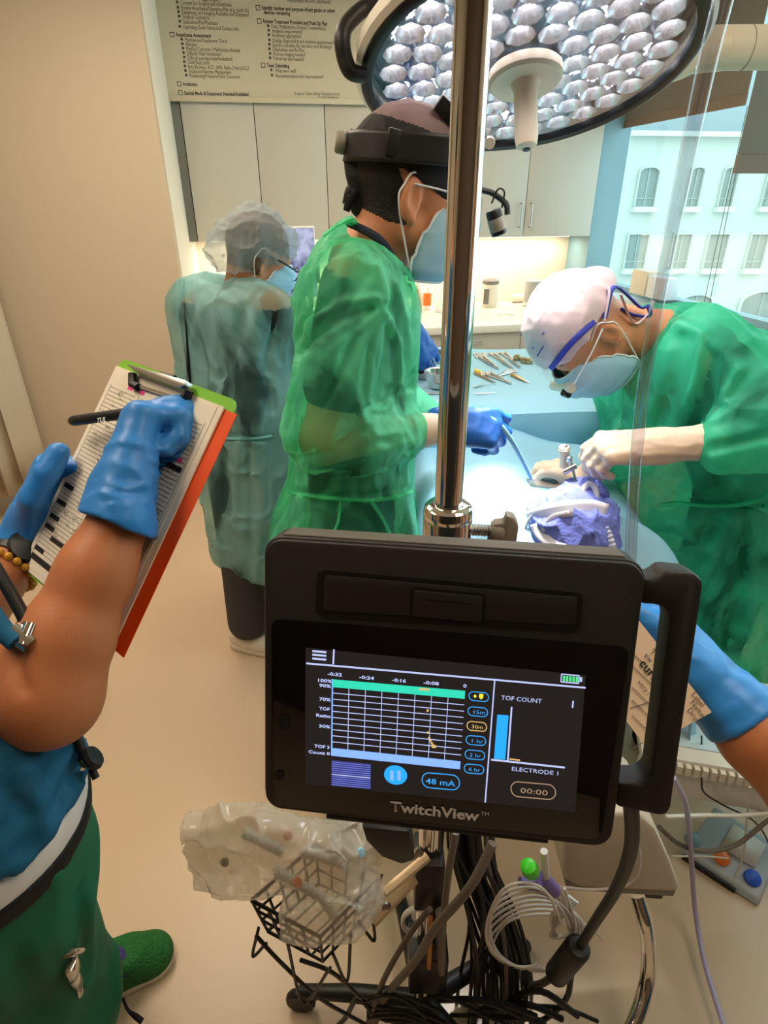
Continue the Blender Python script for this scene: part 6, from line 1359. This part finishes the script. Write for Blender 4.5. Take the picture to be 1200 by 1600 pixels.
# ================================================================== stand hardware under the monitor
defmat('cable_black', lin(12, 11, 11), rough=0.5); defmat('cable_grey', lin(108, 98, 88), rough=0.5); defmat('tube_white', lin(232, 224, 216), rough=0.25, alpha=.85); defmat('lilac', lin(176, 168, 204), rough=.35)
defmat('bar_beige', lin(196, 168, 132), rough=.35, metal=.3); defmat('brass', lin(176, 120, 60), rough=.3, metal=.9); defmat('green_cap', lin(70, 220, 40), rough=.35); defmat('purple_conn', lin(120, 100, 160), rough=.4)
defmat('wire_black', lin(16, 15, 15), rough=.4); defmat('pedal_grey', lin(176, 184, 190), rough=.45); defmat('pedal_orange', lin(236, 120, 50), rough=.4); defmat('pedal_blue', lin(40, 90, 200), rough=.4)
def P_(lst): return [at(x, y, Y) for x, y, Y in lst]
st_ = thing('stand_base', (PX, PY, 0), 'black stand base with clamps at the foot of the chrome pole', 'stand')
MB().box((PX - .028, PY - .035, at(675, 1420, .62).z), (PX + .022, PY + .03, at(675, 1350, .62).z)).build('clamp_block', 'black_plastic', st_, bevel=.004)
MB().box((PX - .034, PY - .045, at(675, 1560, .60).z), (PX + .040, PY + .03, at(675, 1508, .60).z)).build('clamp_block', 'black_plastic', st_, bevel=.006)
MB().tube([at(675, 1425, .61), at(670, 1510, .60)], .006, 12).build('threaded_rod', 'brass', st_)
MB().tube([at(688, 1425, .60), at(690, 1510, .60)], .009, 12).build('side_tube', 'cable_grey', st_)
for k in range(5):
    a = k * 2 * math.pi / 5 + .5; e = Vector((PX + .27 * math.cos(a), PY + .27 * math.sin(a), .075))
    MB().tube([(PX, PY, .11), (PX + .15 * math.cos(a), PY + .15 * math.sin(a), .10), tuple(e)], [.022, .018, .014], 10).build('foot_leg', 'black_plastic', st_)
    MB().lathe([(.0, -.010), (.030, -.010), (.034, -.004), (.034, .004), (.030, .010), (.0, .010)], e - Vector((0, 0, .040)), (-math.sin(a), math.cos(a), 0), 20).build('castor', 'black_plastic', st_)
# black release lever and bracket bars
lv = [(565, 1293), (640, 1300), (648, 1345), (628, 1352), (596, 1340), (572, 1315)]
o0 = at(600, 1320, .50); MB().prism([((at(x, y, .50) - o0).dot(Vector((1, 0, 0))), (at(x, y, .50) - o0).z) for x, y in lv], .04, o0, ((1, 0, 0), (0, 0, 1), (0, 1, 0))).build('release_lever', 'black_plastic', st_, bevel=.004)
for (a, b, r) in (((648, 1372, .60), (583, 1440, .56), .010), ((668, 1338, .62), (600, 1395, .57), .009)):
    MB().tube([at(*a), at(*b)], r, 8, flat=.6).build('bracket_bar', 'bar_beige', st_)
for p in ((603, 1416, .55), (655, 1330, .60)): MB().lathe([(.0, .006), (.007, .005), (.008, 0), (.0, 0)], at(*p), (0, -1, .5), 14).build('screw', 'steel', st_)
rg_ = at(655, 1440, .62); MB().tube([rg_ + Vector((.030 * math.cos(a), .0, .042 * math.sin(a))) for a in np.linspace(.6, 4.6, 22)], .006, 10, flat=.6).build('hook_ring', 'white_plastic', st_)
# ------------------------------------------------------------------ wire basket
bk = thing('wire_basket', at(490, 1500, .56), 'black wire basket clamped to the stand below the monitor', 'basket')
A, B_, Cc = at(394, 1412, .575), at(500, 1464, .52), at(596, 1362, .615); zr = (A.z + B_.z + Cc.z) / 3
A.z = B_.z = Cc.z = zr; Dd = A + (Cc - B_); ctr = (A + Cc) / 2
def down(p, h, s_): q = ctr + (p - ctr) * s_; return Vector((q.x, q.y, zr - h))
rim = [A, B_, Cc, Dd]
for h, s_, r in ((0, 1, .0034), (.030, .95, .0024), (.060, .90, .0024), (.095, .84, .0030)):
    pts = [down(p, h, s_) for p in rim]; MB().tube(pts + [pts[0]], r, 7, cap=False).build('ring_wire', 'wire_black', bk)
for i in range(4):
    n = 5 if i % 2 else 4
    for k in range(n):
        p = rim[i].lerp(rim[(i + 1) % 4], k / n); MB().tube([p, down(p, .030, .95), down(p, .060, .90), down(p, .095, .84)], .0024, 6).build('upright_wire', 'wire_black', bk)
for k in range(1, 5):
    a = down(A, .095, .84).lerp(down(B_, .095, .84), k / 5); b = down(Dd, .095, .84).lerp(down(Cc, .095, .84), k / 5); MB().tube([a, b], .0022, 6).build('floor_wire', 'wire_black', bk)
for (q0, q1, q2) in (((404, 1450, .565), (395, 1494, .57), (416, 1474, .56)), ((448, 1468, .54), (474, 1566, .55), (516, 1512, .53)), ((520, 1490, .53), (542, 1534, .54), (548, 1460, .53)), ((560, 1440, .55), (585, 1470, .58), (580, 1420, .57))):
    MB().tube(spline([at(*q0), at(*q1), at(*q2)], 6), .0028, 7).build('loop_foot', 'wire_black', bk)
MB().tube(spline(P_([(400, 1462, .56), (440, 1505, .55), (500, 1560, .56), (570, 1600, .60)]), 6), .0036, 8).build('stay_wire', 'wire_black', bk); MB().tube(spline(P_([(470, 1500, .54), (520, 1520, .55), (565, 1560, .57)]), 6), .0036, 8).build('stay_wire', 'wire_black', bk)
# ------------------------------------------------------------------ plastic bag
def bagmat():
    m = bpy.data.materials.new('bag_film'); m.use_nodes = True; nt = m.node_tree; b = nt.nodes['Principled BSDF']; o = nt.nodes['Material Output']
    b.inputs['Base Color'].default_value = lin(236, 228, 216); b.inputs['Roughness'].default_value = .10; b.inputs['Specular IOR Level'].default_value = .9
    t = nt.nodes.new('ShaderNodeBsdfTransparent'); t.inputs[0].default_value = (.97, .95, .92, 1); mx = nt.nodes.new('ShaderNodeMixShader'); mx.inputs[0].default_value = .56
    nt.links.new(b.outputs[0], mx.inputs[1]); nt.links.new(t.outputs[0], mx.inputs[2]); nt.links.new(mx.outputs[0], o.inputs[0]); M['bag_film'] = m
bagmat()
bg = thing('plastic_bag', at(480, 1380, .56), 'crumpled clear plastic bag with syringes spilling over the wire basket', 'bag')
Fp = SDF(*bounds(P_([(285, 1225, .60), (610, 1280, .56), (500, 1470, .54), (300, 1440, .62)]), .05), .0033)
for (x, y, Y, r) in ((440, 1310, .585, (.060, .035, .050)), (500, 1330, .575, (.062, .04, .055)), (545, 1360, .58, (.05, .04, .05)), (500, 1410, .56, (.055, .05, .05)), (540, 1390, .57, (.05, .05, .05)), (400, 1330, .60, (.060, .030, .055)), (560, 1310, .60, (.05, .03, .04))): Fp.ell(at(x, y, Y), r, None, .03)
for (x, y, Y, hx, hz) in ((338, 1332, .612, .046, .078), (385, 1325, .605, .055, .072), (430, 1335, .60, .06, .06)): Fp.rbox(at(x, y, Y), (hx, .018, hz), None, .010, .015)
Fp.crumple(.020, (8, 8, 8), True, 4.8, pw=2, band=.08); Fp.crumple(.010, (13, 13, 13), True, 2.8, pw=8); Fp.crumple(.004, (24, 24, 24), True, 1.2, pw=9)
Fp.build('film', 'bag_film', bg, relax=0)
for k, (x, y, Y) in enumerate(((448, 1304, .57), (463, 1377, .555), (350, 1346, .61), (520, 1340, .56), (560, 1330, .57))):
    MB().lathe([(.0, 0), (.006, 0), (.007, .004), (.006, .012), (.0, .013)], at(x, y, Y), (.4, -.6, .6), 12).build('packet_cap', ('orange_label', 'orange_label', 'guard', 'white_plastic', 'mask_blue')[k], bg)
for k, (a, b) in enumerate((((430, 1360), (500, 1400)), ((470, 1330), (540, 1350)), ((500, 1400), (530, 1440)), ((380, 1300), (440, 1330)))): MB().tube([at(*a, .575), at(*b, .57)], .008, 10).build('syringe_pack', 'white_plastic', bg)
# ------------------------------------------------------------------ bundle of cables behind the monitor
cbn = thing('cable_bundle', (PX + .05, PY + .05, .1), 'thick hanging bundle of black cables beside the chrome pole', 'cables')
random.seed(21)
for k in range(44):
    x0 = 700 + random.random() * 75; x2 = 705 + random.random() * 110 + (x0 - 700) * .25; Y = .62 + random.random() * .12; w = random.uniform(-14, 14)
    MB().tube(spline(P_([(x0, 1260, Y), (x0 + w * .4, 1340, Y), ((x0 + x2) / 2 + w + 12, 1440, Y), (x2 + w * .3, 1530, Y - .02), (x2 - 20 * random.random(), 1640, Y - .03)]), 5), random.choice([.0028, .0034, .004, .0046]), 6).build('cable', random.choice(['cable_black'] * 5 + ['cable_grey']), cbn)
for k in range(16):
    x0 = 560 + random.random() * 260; y0 = 1555 + random.random() * 40; MB().tube(spline(P_([(x0, y0, .60), (x0 + 40 + 30 * random.random(), y0 - 14 + 20 * random.random(), .58), (x0 + 90 + 40 * random.random(), y0 + 25, .57)]), 5), random.choice([.004, .005, .006]), 7).build('cable', 'cable_black', cbn)
for lb, pth, r, m in (('thick grey cable crossing in front of the cable bundle', [(770, 1318, .55), (735, 1385, .53), (680, 1450, .53), (650, 1500, .56), (600, 1560, .60), (585, 1600, .62)], .0072, 'cable_grey'),
                      ('grey cable curving down left of the stand clamp', [(672, 1420, .60), (640, 1460, .60), (600, 1530, .60), (575, 1600, .60)], .0055, 'cable_grey'),
                      ('straight grey cable beside the chrome pole', [(712, 1300, .58), (700, 1370, .58), (692, 1450, .57), (690, 1520, .57)], .0058, 'cable_grey'),
                      ('black cable loop near the floor left of the stand', [(640, 1600, .60), (590, 1588, .60), (560, 1560, .60), (540, 1590, .62), (520, 1610, .64)], .005, 'cable_black')):
    o = MB().tube(spline(P_(pth), 7), r, 10).build('cable', m); tag(o, lb, 'cable')
mc = thing('monitor_cable', at(985, 1240, .40), 'black monitor cable with barrel-shaped choke hanging right of the screen', 'cable')
MB().tube(spline(P_([(975, 1228, .39), (986, 1262, .39), (985, 1330, .42), (962, 1390, .47), (930, 1440, .52), (906, 1478, .56), (888, 1500, .58)]), 7), .0078, 12).build('cord', 'cable_black', mc)
MB().tube(spline(P_([(880, 1512, .58), (850, 1535, .60), (820, 1548, .62), (790, 1600, .62)]), 6), .0068, 12).build('cord', 'cable_grey', mc)
MB().tube(spline(P_([(893, 1520, .59), (885, 1560, .60), (855, 1590, .61), (830, 1600, .62)]), 6), .0055, 12).build('cord', 'cable_black', mc)
a, b = at(905, 1478, .555), at(868, 1524, .585); L_ = (b - a).length
MB().lathe([(.007, 0), (.016, .002), (.0215, .010), (.0215, L_ - .012), (.016, L_ - .003), (.007, L_)], a, b - a, 16).build('choke', 'black_plastic', mc)
# ------------------------------------------------------------------ coiled white tubing with green cap
co = thing('coiled_tubing', at(830, 1400, .585), 'coil of clear white tubing with green cap hung under the monitor', 'tubing')
random.seed(5)
for k in range(8):
    cx_, cy_ = 818 + k * 5, 1445 + 4 * k; rx, ry = 58 + 4 * k, 66 - 3 * k; a0 = random.random() * .6
    MB().tube([at(cx_ + rx * math.cos(a) * (1 + .07 * math.sin(3 * a + k)), cy_ + ry * math.sin(a), .575 + .006 * k + .01 * math.sin(a)) for a in np.linspace(a0 + .8, a0 + 5.9, 34)], .0023, 8).build('tube_loop', 'tube_white', co)
for k in range(4):
    MB().tube(spline(P_([(858 + k * 8, 1388, .585), (880 + k * 6, 1420 + k * 8, .585), (900 - k * 5, 1450 + k * 4, .59), (872 - k * 4, 1462, .595), (862 + k * 6, 1430, .595), (890 + k * 4, 1400 + k * 3, .595)]), 6), .0026, 8).build('tube_loop', 'tube_white', co)
MB().tube(P_([(812, 1378, .585), (850, 1386, .585)]), .008, 12).build('connector', 'purple_conn', co); MB().tube(P_([(848, 1372, .585), (866, 1392, .585)]), .012, 12).build('valve_body', 'purple_conn', co)
gd = (at(835, 1345, .565) - at(820, 1358, .585)).normalized(); MB().lathe([(.0, 0), (.013, .0), (.014, .004), (.0125, .012), (.0135, .014), (.012, .024), (.006, .027), (.0, .027)], at(830, 1362, .58), at(822, 1345, .57) - at(834, 1368, .58), 18).build('green_cap', 'green_cap', co)
MB().tube(P_([(850, 1330, .585), (854, 1375, .585)]), .006, 10).build('clear_port', 'tube_white', co)
# ------------------------------------------------------------------ beige machine on a curved chrome leg
mc2 = thing('infusion_unit', at(960, 1400, .70), 'beige plastic unit on a curved chrome leg behind the monitor', 'medical unit')
Ym = .70
prof = [(880, 1300), (900, 1270), (1000, 1272), (1026, 1296), (1050, 1350), (1063, 1388), (1058, 1396), (905, 1388), (880, 1376)]
o0 = at(960, 1340, Ym); MB().prism([((at(x, y, Ym) - o0).x, (at(x, y, Ym) - o0).z) for x, y in prof], .16, o0, ((1, 0, 0), (0, 0, 1), (0, 1, 0))).build('housing', 'beige_plastic', mc2, bevel=.010)
MB().prism([((at(x, y, Ym) - o0).x, (at(x, y, Ym) - o0).z) for x, y in [(884, 1380), (1058, 1393), (1054, 1404), (886, 1394)]], .155, o0, ((1, 0, 0), (0, 0, 1), (0, 1, 0)), h0=.003).build('base_plate', 'grey_plastic', mc2, bevel=.003)
MB().prism([((at(x, y, Ym) - o0).x, (at(x, y, Ym) - o0).z) for x, y in [(1010, 1402), (1042, 1404), (1038, 1414), (1012, 1412)]], .03, o0, ((1, 0, 0), (0, 0, 1), (0, 1, 0)), h0=.01).build('rubber_foot', 'black_plastic', mc2, bevel=.003)
MB().tube(spline(P_([(996, 1398, .73), (1008, 1440, .70), (1014, 1490, .675), (1010, 1540, .645), (990, 1600, .595), (965, 1640, .565)]), 7), .0155, 18).build('chrome_leg', 'chrome', mc2)
MB().tube(spline(P_([(870, 1385, .69), (930, 1390, .69), (985, 1380, .69), (1000, 1345, .69), (992, 1300, .69)]), 6), .0028, 8).build('wrapped_tube', 'tube_white', mc2)
# ------------------------------------------------------------------ low white trolley with comb rail, at the right
tl = thing('low_trolley', (.95, 1.1, 0), 'low white trolley with comb-edged cable rail at the right edge', 'trolley')
e0, e1 = at(1058, 1192, .98), at(1215, 1232, .93); ex = (e1 - e0); ex.z = 0; ew = ex.length; ex.normalize(); ey = Vector((-ex.y, ex.x, 0)); zt = e0.z
MB().obox(e0 + ex * .16 + ey * .16 + Vector((0, 0, .0)), (.24, .16, .012), (ex, ey, (0, 0, 1))).build('deck', 'white_plastic', tl, bevel=.004)
MB().obox(e0 + ex * .16 + ey * .012 + Vector((0, 0, -.06)), (.24, .012, .052), (ex, ey, (0, 0, 1))).build('front_panel', 'white_plastic', tl, bevel=.004)
for k in range(15): MB().obox(e0 + ex * (-.05 + k * .0185) + ey * -.004 + Vector((0, 0, -.010)), (.0058, .009, .012), (ex, ey, (0, 0, 1))).build('rail_tooth', 'bottle_white', tl)
for sx_2, sy_2 in ((-.06, .03), (.38, .03), (-.06, .29), (.38, .29)): p = e0 + ex * sx_2 + ey * sy_2; MB().tube([(p.x, p.y, zt), (p.x, p.y, .0)], .012, 10).build('leg', 'white_plastic', tl)
o = MB().obox(e0 + ex * .10 + ey * .16 + Vector((0, 0, .014)), (.10, .12, .002), (ex, ey, (0, 0, 1))).build('paper_sheet', 'drape_edge'); tag(o, 'pale blue sheet lying on the low white trolley', 'paper')
# ------------------------------------------------------------------ foot pedal
fp = thing('foot_pedal', atz(1130, 1350, 0), 'white foot pedal unit with orange and blue buttons on the floor', 'pedal')
a, b, c, d = atz(1060, 1338, 0), atz(1184, 1420, 0), atz(1212, 1352, 0), atz(1106, 1282, 0)
def fpv(u, v, z): p = (a.lerp(b, u)).lerp(d.lerp(c, u), v); return Vector((p.x, p.y, z))
MB().add([fpv(0, 0, .004), fpv(1, 0, .004), fpv(1, 1, .004), fpv(0, 1, .004), fpv(.02, .05, .026), fpv(.98, .05, .026), fpv(.97, .97, .075), fpv(.03, .97, .075)], [(3, 2, 1, 0), (4, 5, 6, 7), (0, 1, 5, 4), (1, 2, 6, 5), (2, 3, 7, 6), (3, 0, 4, 7)]).build('housing', 'pedal_grey', fp, bevel=.006)
MB().add([fpv(.05, -.02, .002), fpv(.72, -.02, .002), fpv(.72, .02, .002), fpv(.05, .02, .002), fpv(.05, -.02, .018), fpv(.72, -.02, .018), fpv(.72, .02, .018), fpv(.05, .02, .018)], [(3, 2, 1, 0), (4, 5, 6, 7), (0, 1, 5, 4), (1, 2, 6, 5), (2, 3, 7, 6), (3, 0, 4, 7)]).build('rubber_strip', 'black_plastic', fp)
for px, py, m in ((1128, 1340, 'pedal_orange'), (1176, 1372, 'pedal_blue'), (1082, 1312, 'blueframe')):
    q = atz(px, py, .042); MB().lathe([(.0, .012), (.012, .011), (.020, .005), (.021, -.004)], q, (0, -.35, .94), 20).build('button', m, fp)
MB().add([fpv(.35, .40, .052), fpv(.80, .40, .052), fpv(.80, .85, .074), fpv(.35, .85, .074)], [(0, 1, 2, 3)]).build('top_plate', 'white_plastic', fp, solid=.003)
for lb, pth, r, m in (('lilac tube hanging down to the floor at the right', [(1052, 1215, .80), (1072, 1260, .84), (1080, 1340, .86), (1086, 1420, .84), (1100, 1500, .75), (1130, 1600, .632), (1150, 1660, .57)], .0058, 'lilac'),
                      ('dark grey cable sagging above the foot pedal', [(1030, 1292, .85), (1060, 1318, .86), (1100, 1330, .87), (1150, 1320, .90), (1200, 1282, .92), (1240, 1260, .92)], .0055, 'cable_grey'),
                      ('white cable running level above the foot pedal', [(1040, 1276, .88), (1100, 1274, .90), (1160, 1274, .92), (1230, 1268, .93)], .0048, 'white_plastic'),
                      ('thin black wire looping from the trolley rail', [(1096, 1215, .93), (1100, 1238, .93), (1130, 1258, .94), (1180, 1285, .96), (1205, 1330, 1.0), (1215, 1400, 1.0)], .0022, 'cable_black'),
                      ('thin black wire round the foot pedal', [(1112, 1368, 1.0), (1130, 1392, .96), (1160, 1405, .94), (1195, 1408, .94), (1230, 1390, .95)], .0024, 'cable_black'),
                      ('thin clear wire draped over the pedal', [(1172, 1230, .92), (1166, 1290, .95), (1160, 1340, .96), (1140, 1390, .95)], .0026, 'tube_white'),
                      ('white thin cord passing behind the lilac tube', [(1050, 1338, .88), (1100, 1338, .92), (1138, 1341, .96)], .0020, 'white_plastic'),
                      ('dark wire loop lying on the trolley sheet', [(1096, 1150, 1.02), (1100, 1172, 1.02), (1130, 1186, 1.02), (1165, 1188, 1.02), (1205, 1182, 1.03)], .0020, 'cable_black')):
    o = MB().tube(spline(P_(pth), 7), r, 8).build('tube' if 'tube' in lb else 'cable', m); tag(o, lb, 'tube' if 'tube' in lb else 'cable')
# black castor seen past the elbow
cs = thing('castor_wheel', atz(146, 1105, 0), 'single black castor on the floor beyond the elbow', 'castor'); q = atz(146, 1108, 0)
MB().lathe([(.0, -.016), (.034, -.016), (.040, -.010), (.040, .010), (.034, .016), (.0, .016)], q + Vector((0, 0, .041)), (.9, .4, 0), 24).build('wheel', 'black_plastic', cs); MB().box((q.x - .018, q.y - .02, .05), (q.x + .018, q.y + .02, .10)).build('fork', 'black_plastic', cs, bevel=.005); MB().tube([(q.x - .01, q.y, .09), (q.x - .02, q.y + .01, .30)], .012, 10).build('stem', 'black_plastic', cs)
# clear tube hanging past the lamp on the right
ct = thing('clear_hose', at(985, 870, .98), 'glossy clear plastic hose hanging from above past the white cap', 'hose')
glassmat('hose', (.88, .87, .90), gloss=.16, rough=.10)
hp = spline(P_([(1150, -60, .93), (1130, 0, .93), (1098, 130, .94), (1065, 290, .96), (1040, 410, .975), (1012, 560, .99), (997, 680, 1.0), (990, 770, 1.0), (985, 880, 1.0), (984, 960, 1.0)]), 8)
MB().tube(hp, [.0125, .012, .0108, .0105, .0105, .0105], 16).build('hose_wall', 'hose', ct)
